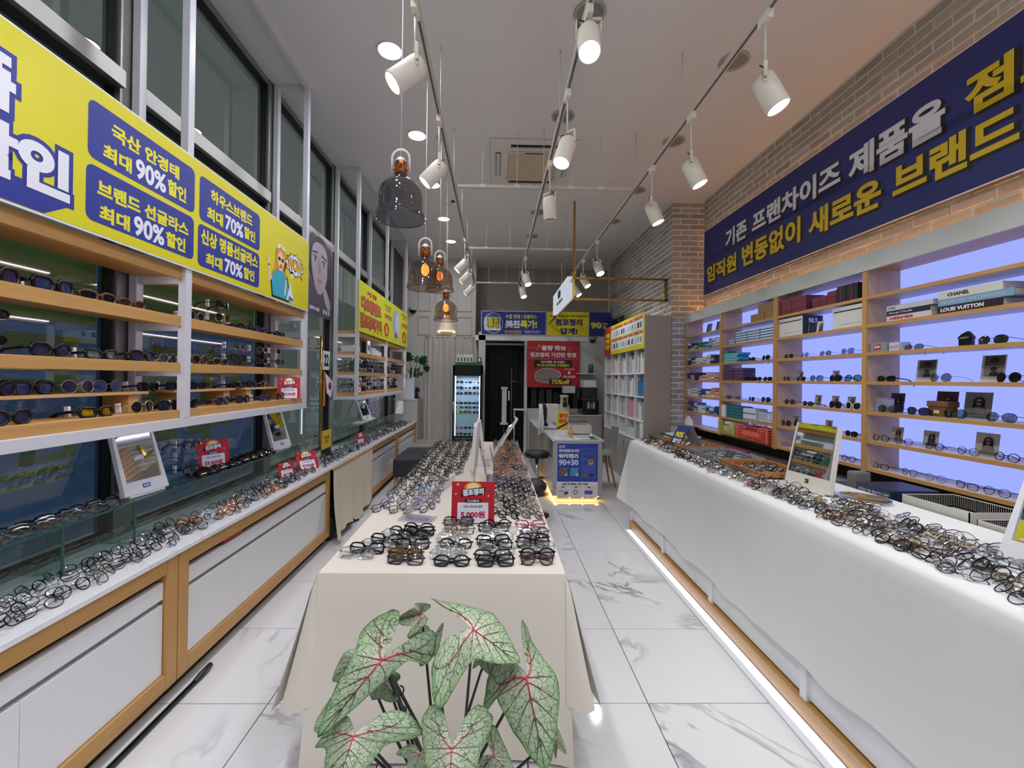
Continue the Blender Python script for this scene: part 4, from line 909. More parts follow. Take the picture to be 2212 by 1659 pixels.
for x in (.7, 1.66): MB().tube([(x, YP+.003, 2.315), (x, YP+.03, 2.36)], .003, STEEL, 4).build('hook', rp)
# ---- contact lens board on the cubby shelving
cb = thing('sign_board', 'yellow and red contact lens price board over the cubby shelving', 'sign', (2.03, 6.85, 1.99)); MB().box(2.032, 2.04, 5.79, 7.88, 1.99, 2.49, mat('#d5cb18', .45)).build('sheet', cb); FC = FR(2.032)
pl = [([(-7.875, 1.993), (-7.45, 1.993), (-7.5, 2.30), (-7.42, 2.487), (-7.875, 2.487)], .0005, mat('#b9261f', .45))]
for r in range(2):
    for c in range(6):
        u = -7.40+c*.262; v = 2.055+r*.205
        pl += [(rrect(u, v, u+.245, v+.185, .006), .0008, mat('#dfe3e4', .5)), ([(u, v+.15), (u+.245, v+.15), (u+.245, v+.185), (u, v+.185)], .0016, PR)]
        for q in range(2): pl.append(([(u+.03+q*.105, v+.03), (u+.10+q*.105, v+.03), (u+.105+q*.105, v+.11), (u+.035+q*.105, v+.11)], .0016, mat(['#a9c6d2', '#24262c', '#3f5fa0', '#c9d6da', '#9fc3c8', '#7f97ad'][(c*2+q+r*3) % 6], .4)))
        text(cb, ['클리어', '투데이', '아쿠아', '소프트', '데일리', '컬러'][(c+r) % 6], PW, FC, u+.06, v+.158, u+.185, v+.178, .02, .0022)
printp(cb, FC, pl)
for i, s in enumerate(('여름', '콘택트', '렌즈')): text(cb, s, PYT, FC, -7.82, 2.30-i*.1, -7.54, 2.385-i*.1, .04, .0014)
lt = thing('wall_lettering', 'black raised lettering Contact lens on the brick return wall', 'sign', (2.40, 8.3, 2.65)); MB().box(2.395, 2.40, 7.98, 8.86, 2.645, 2.652, PK).build('rail', lt)
text(lt, 'Contact lens', PK, FR(2.393), -8.86, 2.652, -7.92, 2.84, .03, .0)
# ---- gold frame and hanging light box
gf = thing('hanging_bracket', 'slim gold metal frame hanging from the ceiling and fixed to the brick pillar', 'bracket', (1.08, 5.93, H)); GX, GY = 1.085, 5.93
m = MB()
def bar(m, a, b, w=.014): m.box(min(a[0], b[0])-w, max(a[0], b[0])+w, min(a[1], b[1])-w, max(a[1], b[1])+w, min(a[2], b[2])-w, max(a[2], b[2])+w, GOLD)
bar(m, (GX, GY, 2.67), (GX, GY, H-.014)); m.build('post', gf)
for z in (2.67, 2.965):
    m = MB(); bar(m, (GX+.014, GY, z), (2.395, GY, z)); m.build('rail', gf); m = MB(); bar(m, (GX, GY+.014, z), (GX, 8.6, z)); m.build('rail', gf)
m = MB(); bar(m, (2.38, GY, 2.68), (2.38, GY, 2.95)); m.build('upright', gf)
lb = thing('light_box_sign', 'white glowing hanging light box sign in the gold frame', 'sign', (1.085, 6.9, 2.7))
MB().box(1.03, 1.14, 6.15, 7.65, 2.70, 3.045, emis('#dfe9f2', .85), b=.01).build('box', lb)
text(lb, 'W.Salon', PK, FR(1.03), -7.2, 2.77, -6.55, 2.84, .06, .002); mm = MB()
for dy in (-.06, .06): mm.tube([(1.026, 6.88+dy+.05*math.cos(2*PI*i/20), 2.925+.055*math.sin(2*PI*i/20)) for i in range(20)], .01, PK, 4, True)
mm.build('emblem', lb); MB().tube([(1.085, 7.0, 3.04), (1.09, 7.02, 3.3), (1.07, 7.0, 3.47)], .004, RODW, 5).build('cable', lb)
sm = lambda P: [tuple(P[i][k]*(.75 if j == 0 else .25)+P[(i+1) % len(P)][k]*(.25 if j == 0 else .75) for k in (0, 1)) for i in range(len(P)) for j in (0, 1)]
# ---- face poster on the window of the third bay
fp = thing('poster', 'grey violet portrait poster of a woman on the window between the shelf units', 'poster', (-1.895, 4.62, 2.19))
MB().box(-1.90, -1.894, 4.30, 4.95, 2.19, 3.03, mat('#6f6878', .4)).build('sheet', fp); F6 = FL(-1.894)
SK = mat('#a79cab', .5); SK2 = mat('#8f8494', .5); HD = mat('#2c2831', .5)
printp(fp, F6, [([(4.30, 2.19), (4.95, 2.19), (4.95, 2.55), (4.30, 2.55)], .0004, mat('#4d4757', .5)), (ell(4.62, 2.76, .33, .28, 26), .0008, HD), (sm(sm([(4.44, 2.97), (4.76, 2.97), (4.84, 2.75), (4.74, 2.50), (4.60, 2.40), (4.47, 2.48), (4.37, 2.75)])), .0014, SK), (sm(sm([(4.80, 3.03), (4.95, 2.95), (4.93, 2.6), (4.88, 2.35), (4.78, 2.30), (4.80, 2.6)])), .0016, HD),
     (ell(4.48, 2.785, .062, .032, 16, -8), .0016, HD), (ell(4.70, 2.775, .062, .032, 16, 8), .0016, HD), (ell(4.48, 2.782, .052, .022, 16, -8), .002, mat('#cfc6d2', .5)), (ell(4.70, 2.772, .052, .022, 16, 8), .002, mat('#cfc6d2', .5)), (ell(4.48, 2.785, .024, .024, 12), .0026, HD), (ell(4.70, 2.775, .024, .024, 12), .0026, HD), (sm([(4.36, 2.75), (4.40, 2.98), (4.52, 3.03), (4.36, 3.03), (4.31, 2.85), (4.31, 2.55)]), .0018, HD), ([(4.41, 2.845), (4.54, 2.868), (4.54, 2.848), (4.41, 2.825)], .002, HD), ([(4.64, 2.862), (4.78, 2.84), (4.78, 2.818), (4.64, 2.84)], .002, HD),
     ([(4.575, 2.8), (4.60, 2.80), (4.635, 2.655), (4.56, 2.65)], .002, SK2), (ell(4.60, 2.565, .07, .02, 16), .002, mat('#b4627a', .4)), (ell(4.60, 2.555, .06, .016, 16), .0026, mat('#c57288', .4)), (sm(sm([(4.70, 2.54), (4.76, 2.52), (4.92, 2.36), (4.86, 2.25), (4.70, 2.40)])), .0022, SK)])
text(fp, 'DEWI LIKE', PW, F6, 4.36, 2.24, 4.60, 2.275, .04, .002); printp(fp, F6, [(ell(4.72+i*.07, 2.255, .025, .03, 14), .002, mat('#b9b3be', .5)) for i in range(3)], 'emblem')
# ---- entrance door bar, flags, notices in the third bay
dh = thing('door_bar', 'tall gold door bar on the glass between the two window side shelf units', 'door handle', (-1.89, 4.66, .8))
MB().tube([(-1.89, 4.66, .78), (-1.89, 4.66, 1.98)], .014, GOLD, 12).build('grip', dh)
for z in (.9, 1.85): MB().tube([(-1.89, 4.66, z), (-1.95, 4.66, z)], .009, GOLD, 8).build('mount', dh)
fg = thing('hanging_flag', 'small white flag with a red and blue emblem hanging by the gold bar', 'flag', (-1.88, 4.86, 1.6))
MB().prism([(4.76, 1.58), (4.98, 1.48), (4.92, 1.30), (4.80, 1.36)], FL(-1.88), 0, .004, PW).build('cloth', fg); printp(fg, FL(-1.876), [(ell(4.88, 1.44, .045, .045, 16, a0=0, a1=180), .0006, PR), (ell(4.88, 1.44, .045, .045, 16, a0=180, a1=360), .0006, PBL)], 'emblem')
gf2 = thing('hanging_flag', 'black red and gold striped flag hanging by the gold bar', 'flag', (-1.89, 4.74, 1.6)); m = MB()
for i, c in enumerate((PK, PR, mat('#d9a51c', .5))): m.prism([(4.70+i*.03, 1.60), (4.73+i*.03, 1.60), (4.72+i*.03, 1.22), (4.69+i*.03, 1.22)], FL(-1.895), 0, .004, c)
m.build('cloth', gf2)
hs = thing('hanging_sign', 'white and green hanging sign marked 22 beside the gold bar', 'sign', (-1.88, 4.78, 1.62)); MB().box(-1.89, -1.882, 4.7, 4.95, 1.62, 1.83, PW).build('sheet', hs)
printp(hs, FL(-1.882), [([(4.86, 1.62), (4.95, 1.62), (4.95, 1.83), (4.89, 1.83)], .0006, mat('#2f8a4a', .5))]); text(hs, '22', PK, FL(-1.882), 4.72, 1.66, 4.85, 1.8, .05, .001)
ty = thing('notice_card', 'yellow and black thank you notice on the marble worktop', 'card', (-1.74, 4.5, MT)); MB().box(-1.75, -1.745, 4.34, 4.60, MT, .99, PK).build('sheet', ty)
printp(ty, FL(-1.745), [([(4.34, .80), (4.60, .80), (4.60, .99), (4.34, .99)], .0006, mat('#d6b51a', .45))]); text(ty, 'THANK\nYOU', PK, FL(-1.745), 4.39, .85, 4.55, .93, .04, .0012)
# ---- red price cards
def price_card(loc, w, h, rz, tilt, price, label, strike='00,000원', stand=True):
    """card facing local -Y before rz"""
    t = thing('price_card', label, 'price card', loc, None, rz); LOCAL.add(t.name)
    M3 = Matrix.Rotation(-tilt, 4, 'X')
    X, Y = V(1, 0, 0), (M3 @ V(0, 0, 1)); O = V(0, 0, .002); Fq = (O, X, Y)
    m = MB(); m.prism([(-w/2, 0), (w/2, 0), (w/2, h), (-w/2, h)], Fq, -.002, 0, PR); m.build('sheet', t, world=False)
    mm = MB()
    for poly, lf_, mt in ((rrect(-w*.36, h*.02, w*.36, h*.5, .003), .0006, PW), (ell(0, h*.86, w*.2, h*.13, 20), .0006, mat('#e0a72a', .5)), (ell(0, h*.87, w*.14, h*.09, 18), .0012, mat('#f0e3b0', .5)),
                         ([(-w*.29, h*.63), (w*.27, h*.70), (w*.29, h*.88), (-w*.27, h*.80)], .002, PK), (rrect(-w*.19, h*.5, w*.19, h*.58, .006), .002, PK), (star(-w*.36, h*.93, w*.05, w*.014), .001, PW), (star(w*.36, h*.66, w*.035, w*.01), .001, PW), (star(-w*.4, h*.7, w*.03, w*.01), .001, PW)):
        mm.prism(poly, Fq, lf_, lf_+.0004, mt)
    mm.build('print', t, world=False)
    text(t, '점포정리', PW, (O, (X+Y*.09).normalized(), Y), -w*.25, h*.67, w*.25, h*.83, .06, .003)
    text(t, '국산뿔테', PW, Fq, -w*.14, h*.515, w*.14, h*.565, .02, .003); text(t, strike, PK, Fq, -w*.22, h*.37, w*.22, h*.44, .02, .001); text(t, price, mat('#c3104e', .45), Fq, -w*.28, h*.12, w*.28, h*.30, .05, .001)
    if stand: MB().prism([(-w*.3, 0), (w*.3, 0), (w*.3, .004), (-w*.3, .004)], (V(0, 0, 0), X, V(0, 1, 0)), 0, .0015, ACRYL).prism([(-w/2, 0), (w/2, 0), (w/2, .06), (-w/2, .06)], (V(0, .0, 0), X, V(0, 1, 0)), 0, .0015, ACRYL).build('stand', t, world=False)
    return t
price_card((-.112, 2.33, TT+.002), .235, .225, 0, R(8), '5,000원', 'large red price card reading 5,000 on the cream centre table')
price_card((-1.86, 2.87, .921), .2, .19, R(62), R(8), '59,000원', 'red price card reading 59,000 on the glass case by the window')
price_card((-1.66, 3.47, 1.36), .16, .17, R(25), R(4), '39,000원', 'red price card reading 39,000 on the bottom oak shelf')
price_card((-1.66, 3.86, MT), .19, .17, R(50), R(28), '49,000원', 'red price card leaning over glasses at the end of the near worktop')
price_card((-1.63, 5.25, MT), .15, .15, R(70), R(5), '29,000원', 'red and white price card standing on the far marble worktop')
price_card((-1.7, 3.55, MT), .14, .12, R(60), R(15), '59,000원', 'small red price card under the glass case end')
price_card((-1.625, 5.12, 1.36), .09, .13, R(60), R(3), '39,000원', 'small red card at the near end of the far oak shelf')
# ---- desk poster
dp = thing('poster', 'blue water lens poster on the front of the reception desk', 'poster', (1.06, 5.41, .24)); MB().box(.80, 1.325, 5.405, 5.417, .05, .745, PW).build('sheet', dp); FD = FB(5.405)
dxm = lambda x: .805+(x-440)/435*.515
dzm = lambda y: .738-(y-895)/420*.49
def t7(s, x0, y0, x1, y1, m=PW, bold=.035, lift=.0018): text(dp, s, m, FD, dxm(x0), dzm(y1), dxm(x1), dzm(y0), bold, lift)
PB2 = mat('#4257b8', .45)
dl = [([(dxm(440), dzm(1315)), (dxm(878), dzm(1315)), (dxm(878), dzm(897)), (dxm(440), dzm(897))], .0006, mat('#2840a4', .45)), (rrect(dxm(695), dzm(1275), dxm(855), dzm(945), .01), .0012, PB2), ([(dxm(455), dzm(1250)), (dxm(540), dzm(1250)), (dxm(555), dzm(1165)), (dxm(470), dzm(1165))], .0014, mat('#6d5f63', .4)),
      ([(dxm(575), dzm(1250)), (dxm(655), dzm(1250)), (dxm(672), dzm(1165)), (dxm(590), dzm(1165))], .0014, mat('#3d9bb8', .4)), ([(dxm(520), dzm(1250)), (dxm(545), dzm(1250)), (dxm(550), dzm(1215))], .002, PW), ([(dxm(635), dzm(1250)), (dxm(665), dzm(1250)), (dxm(668), dzm(1212))], .002, PW), (ell(dxm(740), dzm(1105), .022, .022, 16), .002, mat('#223b8f', .4)), (rrect(dxm(780), dzm(1130), dxm(825), dzm(1075), .003), .002, mat('#d0a024', .4)), (ell(dxm(803), dzm(1095), .012, .012, 12), .003, PK),
      (rrect(dxm(710), dzm(1260), dxm(770), dzm(1225), .003), .002, mat('#7a5a50', .4)), (rrect(dxm(780), dzm(1260), dxm(835), dzm(1225), .003), .002, mat('#23306a', .4))]
for i in range(3):
    a = 445+i*140; dl += [(rrect(dxm(a), dzm(1500), dxm(a+125), dzm(1360), .004), .0012, mat('#d3d4da', .5)), (ell(dxm(a+60), dzm(1375), .022, .007, 12), .002, PBD)]
dl += [(ell(dxm(540), dzm(1440), .03, .018, 14, 30), .002, PBL), (ell(dxm(640), dzm(1430), .028, .028, 18), .002, PBD), (ell(dxm(640), dzm(1430), .018, .018, 16), .0026, PW), (rrect(dxm(738), dzm(1452), dxm(822), dzm(1410), .006), .002, PB2)]
printp(dp, FD, dl)
t7('오직', 455, 918, 520, 950); t7('워터클럽에서만', 455, 960, 678, 995); t7('워터렌즈', 452, 1010, 672, 1060, PW, .05); t7('90+30', 455, 1072, 670, 1140, mat('#c7d3f2', .45), .05)
t7('워터 클럽\n2주 구매 시 무료', 705, 955, 845, 1000, PW, 0); t7('동일 렌즈 구매 시\n사은품 증정', 705, 1022, 845, 1060, PW, 0); t7('알콘 워터클럽 진행 이벤트', 498, 1328, 778, 1352, PK, .03); t7('OO-1', 455, 1410, 530, 1432, PBD, .02)
t7('데일리 선글라스', 455, 1465, 535, 1485, PK, 0); t7('세척기 증정', 600, 1478, 680, 1490, PK, 0); t7('할인 쿠폰', 725, 1478, 820, 1490, PK, 0)
# ================================================================== GLASSES
def rimloop(style, s, n):
    """closed loop of one rim, centre offset to side s; returns (x,z) list, z from 0"""
    W = {'round': (.0235, .0215, 2.0), 'square': (.0265, .0185, 3.2), 'oval': (.0255, .018, 2.2), 'cat': (.0285, .0235, 2.5), 'big': (.0305, .0265, 2.5), 'pilot': (.0295, .0245, 2.3), 'wrap': (.031, .0195, 2.6), 'biground': (.027, .026, 2.0)}[style]
    cx = W[0]+.009; out = []
    for i in range(n):
        a = 2*PI*i/n; c, d = math.cos(a), math.sin(a); e = 2/W[2]
        x = W[0]*math.copysign(abs(c)**e, c); z = W[1]*math.copysign(abs(d)**e, d)
        if style in ('cat', 'square', 'big'): z += max(0, x)*.12*(1 if d > 0 else .3)
        if style == 'pilot': x *= 1-.14*(z < 0)*abs(d); z -= .15*max(0, x)*(d < 0)
        out.append((s*(cx+x), z+W[1]))
    return out, cx, W
def glasses_parts(style, fm, lm, mode='folded', th=.0026, det=2):
    """returns [(part name, MB)]; front lies in the XZ plane facing -Y, bottom of rims at z=0"""
    n, k = ((22, 6), (14, 4), (10, 3))[2-det] if det >= 0 else (10, 3)
    fr = MB(); lens = []; tem = []
    curve = lambda x: .006*(x/.06)**2
    for s in (-1, 1):
        lp, cx, W = rimloop(style, s, n)
        P = [(x, curve(x), z) for x, z in lp]
        fr.tube(P, th, fm, k, closed=True, flat=1.25)
        l = MB(); c = (s*cx, curve(s*cx)-.0015, W[1]); l.add([c]+[(x, curve(x), z) for x, z in lp], [(0, 1+i, 1+(i+1) % n) if s > 0 else (0, 1+(i+1) % n, 1+i) for i in range(n)], lm, True); lens.append(l)
        hx = s*(cx+W[0]+.004); hz = W[1]*1.35
        fr.tube([(s*(cx+W[0]*.92), curve(.06), hz), (hx, .006, hz), (hx+s*.001, .012, hz)], th*1.2, fm, k)
        t = MB()
        if mode == 'open':
            p = [(hx, .010, hz), (hx+s*.001, .05, hz+.001), (hx-s*.001, .095, hz), (hx-s*.004, .125, hz-.012), (hx-s*.006, .142, hz-.032)]
        else:
            yb = .010 if s > 0 else .017
            p = [(hx, .008, hz), (hx-s*.010, yb+.004, hz-.001), (0, yb+.010, hz-.006), (-s*(cx+W[0]*.8), yb+.004, hz-.016), (-s*(cx+W[0]), yb, hz-.036)]
        t.tube(p, [th*1.15, th*1.1, th, th*1.2, th*1.4], fm, 4 if det < 2 else 6, flat=.7 if th < .002 else 1.5); tem.append(t)
    W = rimloop(style, 1, 4)[2]
    fr.tube([(-.010, .0005, W[1]*1.25), (0, -.001, W[1]*1.38), (.010, .0005, W[1]*1.25)], th*1.05, fm, k)
    if det == 2:
        for s in (-1, 1): fr.sph((s*.0075, .006, W[1]*.9), .0035, LENSC, 6, 4, (.5, .8, 1.6))
    return [('front_frame', fr), ('lens', lens[0]), ('lens', lens[1]), ('temple', tem[0]), ('temple', tem[1])]
FMAT = {'black': mat('#070708', .22, 0, .35), 'clear': glassmat('crystal_frame', '#f1f4f7', 1.5, .12, 2.2, base=.3), 'maroon': mat('#4a1a22', .2), 'purple': mat('#2c2034', .2), 'brown': mat('#4b2f1c', .2), 'red': mat('#b8305a', .25), 'blue': mat('#2f6f9f', .25),
        'champagne': glassmat('champagne_frame', '#cdbb96', 1.5, .08, 2.0, base=.2), 'orange': mat('#d9741f', .25), 'silver': mat('#85878c', .3, 1.0), 'gold': mat('#c9a86a', .2, 1.0), 'gun': mat('#1f1f23', .3, .6), 'white': mat('#dcdad4', .3), 'smoke': mat('#5b5b62', .25), 'pink': mat('#cf9a9a', .3)}
LMAT = {'clear': LENSC, 'dark': mat('#121217', .06, 0, .3), 'grad': mat('#2a2440', .06, 0, .3), 'green': mat('#1e2a24', .05, coat=.15), 'brown': mat('#3a2018', .06, coat=.15), 'mirror': mat('#d9a514', .04, .9), 'amber': glassmat('amber_lens', '#d9b878', 1.5, .02, 1.5, base=.05), 'blueg': mat('#243052', .05, coat=.15), 'silverm': mat('#8fa0a0', .05, .8), 'teal': glassmat('teal_lens', '#4f8f88', 1.5, .02, 2, base=.08), 'violet': glassmat('violet_lens', '#9a86b8', 1.5, .02, 2, base=.08), 'greyt': glassmat('grey_lens', '#7a7a80', 1.5, .02, 2, base=.08)}
_G = {}
TAGM = mat('#ecebf2', .5)
def place_glasses(name, cat, label, group, loc, rz=0., tilt=0., style='square', fc='black', lc='clear', mode='folded', th=.0026, det=2, parts=True, roll=0., tagged=False):
    key = (style, fc, lc, mode, th, det, parts)
    if key not in _G:
        pp = glasses_parts(style, FMAT[fc], LMAT[lc], mode, th, det)
        if parts: _G[key] = [(n_, m_.mesh(n_)) for n_, m_ in pp]
        else:
            a = MB()
            for n_, m_ in pp:
                k = len(a.v); a.v += m_.v; a.f += [[i+k for i in f] for f in m_.f]; a.m += [a.mi(m_.mats[i]) for i in m_.m]; a.sm += m_.sm
            _G[key] = [('all', a.mesh(name))]
    if parts:
        t = thing(name, label, cat, loc, group)
        for n_, me in _G[key]:
            o = bpy.data.objects.new(n_, me); COL.objects.link(o); o.parent = t
        if tagged:
            s = 1 if mode == 'open' else 1
            q = MB(); q.box(-.058, -.048, .06, .078, .008, .05, TAGM).build('price_tag', t, world=False)
    else:
        t = bpy.data.objects.new(name, _G[key][0][1]); COL.objects.link(t); t.location = loc; tag(t, label, cat, group)
    t.rotation_euler = (-tilt, roll, rz)
    return t
EG = []
def eg(loc, rz, tilt, style, fc, label, group, th=.0026, lc='clear', mode='folded', roll=0.): EG.append((loc, rz, tilt, style, fc, label, group, th, lc, mode, roll))
CN = {'black': 'black', 'clear': 'clear crystal', 'maroon': 'dark maroon', 'purple': 'dark purple', 'brown': 'dark brown', 'red': 'pinkish red', 'champagne': 'champagne tinted', 'silver': 'thin silver', 'gun': 'thin gunmetal', 'gold': 'thin gold', 'orange': 'orange', 'blue': 'blue', 'white': 'white', 'smoke': 'smoke grey', 'pink': 'pale pink'}
rg = random.Random(11); ZG = TT+.003
# centre table: five front stacks facing the camera
cols = [(-.60, 1.87, ['clear', 'black', 'clear', 'black', 'clear', 'black'], -.12, -.045, .055), (-.385, 1.815, ['purple', 'brown', 'champagne', 'black', 'clear', 'black', 'black', 'black'], -.05, -.006, .055), (-.185, 1.80, ['black', 'clear', 'clear', 'black', 'clear', 'clear', 'champagne', 'champagne', 'black'], 0, -.001, .062),
        (.012, 1.80, ['black', 'black', 'clear', 'black', 'black', 'clear', 'clear', 'black', 'black'], .02, .002, .058), (.20, 1.815, ['maroon', 'black', 'clear', 'black', 'black', 'purple', 'clear', 'red'], .06, -.004, .062)]
cn = ['leftmost', 'second', 'middle', 'fourth', 'rightmost']
for ci, (x, y, cl, rz, dx, dy) in enumerate(cols):
    for k, c in enumerate(cl):
        st = ['square', 'square', 'oval', 'square', 'round'][(k+ci) % 5] if c != 'black' else ['square', 'square', 'oval'][(k+ci) % 3]
        if ci == 0: xx = x+.03*k
        else: xx = x+.012*math.sin(k*2.1+ci)
        eg((xx, y+dy*k, ZG+.002), rz+rg.uniform(-.06, .06), R(28)+rg.uniform(-.1, .1), st, c, '%s eyeglasses, %s from the front in the %s front stack on the cream table' % (CN[c], ORD[k] if k < 8 else 'last', cn[ci]), 'front stacks of eyeglasses on the cream table', .0034 if c in ('black', 'clear') else .0028, 'amber' if (ci, k) == (1, 1) else 'clear')
# centre table: slanted rows left and right of the mirrors
for r in range(20):
    y = 2.55+r*.143
    for c in range(5):
        x = -.655+c*.092+.012*(r % 2)
        if x > -.3 and r < 7: continue
        col = rg.choice(['gun', 'silver', 'silver', 'blue', 'gun', 'smoke'] if y < 3.3 else (['gun', 'black', 'black', 'gun', 'silver'] if y < 4.3 else ['black', 'gun', 'silver', 'black']))
        eg((x+rg.uniform(-.01, .01), y+rg.uniform(-.012, .012), ZG+.003), R(62)+rg.uniform(-.12, .12), R(26)+rg.uniform(-.1, .1), rg.choice(['square', 'oval', 'square', 'round']), col, '%s eyeglasses, %s column, %s row from the front, left of the table mirrors' % (CN[col], nth(c+1), nth(r+1)), 'eyeglasses left of the table mirrors', .0019 if col != 'black' else .0024)
for r in range(25):
    y = 2.46+r*.118
    for c in range(4):
        x = .02+c*.07
        col = rg.choice(['black', 'black', 'smoke', 'black', 'clear', 'champagne'] if y < 3.3 else (['orange', 'gold', 'smoke', 'champagne', 'black', 'silver', 'pink'] if y < 4.5 else ['silver', 'gun', 'smoke', 'orange', 'clear', 'gun']))
        eg((x+rg.uniform(-.008, .008), y+rg.uniform(-.01, .01), ZG+.003), -R(60)+rg.uniform(-.12, .12), R(26)+rg.uniform(-.12, .12), rg.choice(['square', 'oval', 'square']), col, '%s eyeglasses, %s column, %s row from the front, right of the table mirrors' % (CN[col], nth(c+1), nth(r+1)), 'eyeglasses right of the table mirrors', .0026 if col in ('black', 'clear', 'smoke') else .002)
# near marble worktop
def wtop(y0, y1, step, rows, where, cols_):
    n = int((y1-y0)/step)
    for i in range(n):
        for k in range(rows):
            y = y0+i*step+(.5*step if k % 2 else 0)+rg.uniform(-.02, .02); x = -1.565-k*(.165/max(1, rows-1))+rg.uniform(-.012, .012)
            c = rg.choice(cols_); sty = rg.choice(['round', 'round', 'oval', 'square', 'biground'])
            sec = 'nearest the camera' if y < 1.95 else ('beside the glass case joint' if y < 2.8 else 'towards the hanging beige cloth')
            if y > 3.98: sec = 'past the hanging beige cloth'
            eg((x, y, MT+.004), R(90)+rg.uniform(-.5, .5), R(38)+rg.uniform(-.18, .15), sty, c, '%s eyeglasses, %s from the edge, %s along, marble worktop %s' % (CN[c], ORD[k], nth(i+1), sec), 'eyeglasses on the marble worktop %s' % sec, .0019 if c in ('black', 'clear') else .0015)
wtop(1.15, 3.93, .125, 4, '', ['black', 'black', 'gun', 'gun', 'black', 'gun', 'brown', 'clear'])
wtop(4.02, 8.15, .115, 4, '', ['black', 'gun', 'silver', 'gun', 'gun', 'smoke'])
for y, x in ((2.42, -1.68), (2.62, -1.6), (2.78, -1.64), (3.1, -1.56)): eg((x, y, MT+.006), R(80), R(55), 'round', 'orange', 'orange eyeglasses among black ones on the near worktop, %s' % {2.42: 'nearest', 2.62: 'second', 2.78: 'third', 3.1: 'farthest'}[y], 'orange eyeglasses on the near worktop', .0024)
# on the glass case
for i in range(7):
    y = 1.42+i*.1
    for k, c in ((0, 'clear'), (1, 'clear' if i % 3 else 'silver'), (2, 'black')):
        eg((-1.785-k*.035, y+rg.uniform(-.02, .02)+.03*k, .925), R(88)+rg.uniform(-.2, .2), R(58), rg.choice(['square', 'oval']), c, '%s eyeglasses on the near glass case, %s row, %s along' % (CN[c], ['front', 'middle', 'back'][k], ORD[i]), 'eyeglasses on the near glass case', .0026)
for i in range(9):
    y = 2.72+i*.092
    for k in range(3):
        eg((-1.785-k*.038, y+rg.uniform(-.02, .02), .925), R(88)+rg.uniform(-.25, .25), R(50), 'wrap', 'black', 'glossy black wraparound eyeglasses by the red price card, %s row, %s along' % (['front', 'middle', 'back'][k], ORD[i]), 'glossy black eyeglasses on the glass case', .0034, 'dark' if k == 1 else 'clear')
for i in range(9):
    for k in range(2): eg((-1.785-k*.05, 5.7+i*.09, .925), R(88)+rg.uniform(-.3, .3), R(50), 'oval', 'white', 'white eyeglasses on the far glass case, %s row, %s along' % (['front', 'back'][k], ORD[i]), 'white eyeglasses on the far glass case', .0022)
# right counter spread
for i in range(38):
    for k in range(7):
        y = .86+i*.093+rg.uniform(-.03, .03)+.05*(k % 2); x = 1.49+k*.047+rg.uniform(-.014, .014)
        if y > 2.6 and x > 1.66: continue
        if 2.16 < y < 2.62 and x > 1.69: continue
        if y < 1.9 and rg.random() < .12: continue
        c = rg.choice(['gun', 'gun', 'gun', 'brown', 'silver', 'gold', 'black', 'maroon'] if y < 2.2 else ['silver', 'gun', 'gun', 'black', 'gold', 'silver', 'pink'])
        sec = 'at the near end' if y < 1.5 else ('before the white mirror' if y < 2.3 else ('beside the wooden trays' if y < 3.2 else 'at the far end'))
        eg((x, y, RT+.007+rg.uniform(0, .006)), -R(90)+rg.uniform(-.7, .7), R(52)+rg.uniform(-.25, .2), rg.choice(['round', 'oval', 'biground', 'round', 'square']), c, '%s eyeglasses, %s from the edge, %s along, white counter %s' % (CN[c], ORD[k], nth(i+1), sec), 'eyeglasses on the white counter %s' % sec, .0020 if c in ('black', 'brown', 'maroon') else .0013)
for y, x in ((1.15, 1.83), (1.34, 1.80), (1.5, 1.85), (1.72, 1.82), (1.9, 1.84), (2.05, 1.80)): eg((x, y, RT+.007), -R(100)+rg.uniform(-.5, .5), R(60), 'biground', 'gun', 'thin gunmetal round eyeglasses at the back edge of the white counter, %s' % ['nearest', 'second', 'third', 'fourth', 'fifth', 'farthest'][[1.15, 1.34, 1.5, 1.72, 1.9, 2.05].index(y)], 'thin round eyeglasses at the back of the white counter', .0014)
# wooden trays with more glasses
for ti, (x0, x1, y0, y1, mt, lab) in enumerate(((1.68, 2.04, 2.68, 3.12, TRAY, 'open orange wood tray of eyeglasses beside the large white mirror'), (1.69, 2.04, 3.16, 3.66, mat('#8b8b90', .6), 'grey lined tray of eyeglasses between the two wooden trays'), (1.70, 2.04, 3.74, 4.3, TRAY, 'open orange wood tray of eyeglasses by the small navy sign'))):
    t = thing('tray', lab, 'tray', ((x0+x1)/2, (y0+y1)/2, RT+.005)); z = RT+.005
    MB().box(x0, x1, y0, y1, z, z+.008, mat('#b7b4ae', .7)).build('base', t)
    for q in ((x0, x0+.012, y0, y1), (x1-.012, x1, y0, y1), (x0+.012, x1-.012, y0, y0+.012), (x0+.012, x1-.012, y1-.012, y1)): MB().box(q[0], q[1], q[2], q[3], z, z+.042, mt).build('side', t)
    for i in range(4):
        for k in range(4):
            c = rg.choice(['black', 'gun', 'silver', 'brown'] if ti == 0 else ['silver', 'gun', 'smoke'])
            eg((x0+.05+k*.075, y0+.06+i*(y1-y0-.1)/3.6, z+.012), -R(90)+rg.uniform(-.4, .4), R(55), rg.choice(['round', 'oval']), c, '%s eyeglasses in the %s, %s row, %s across' % (CN[c], ['nearest wooden tray', 'grey lined tray', 'farthest wooden tray'][ti], nth(i+1), ORD[k]), 'eyeglasses in the %s tray' % 'near grey far'.split()[ti], .0018)
EG.sort(key=lambda e: (V(*e[0])-V(0, 0, 1.54)).length)
NIND = 288                    # twelve more stand on the lit shelves
seen = {}
for e in EG[:NIND]: seen[e[5]] = seen.get(e[5], 0)+1
mass = MB()
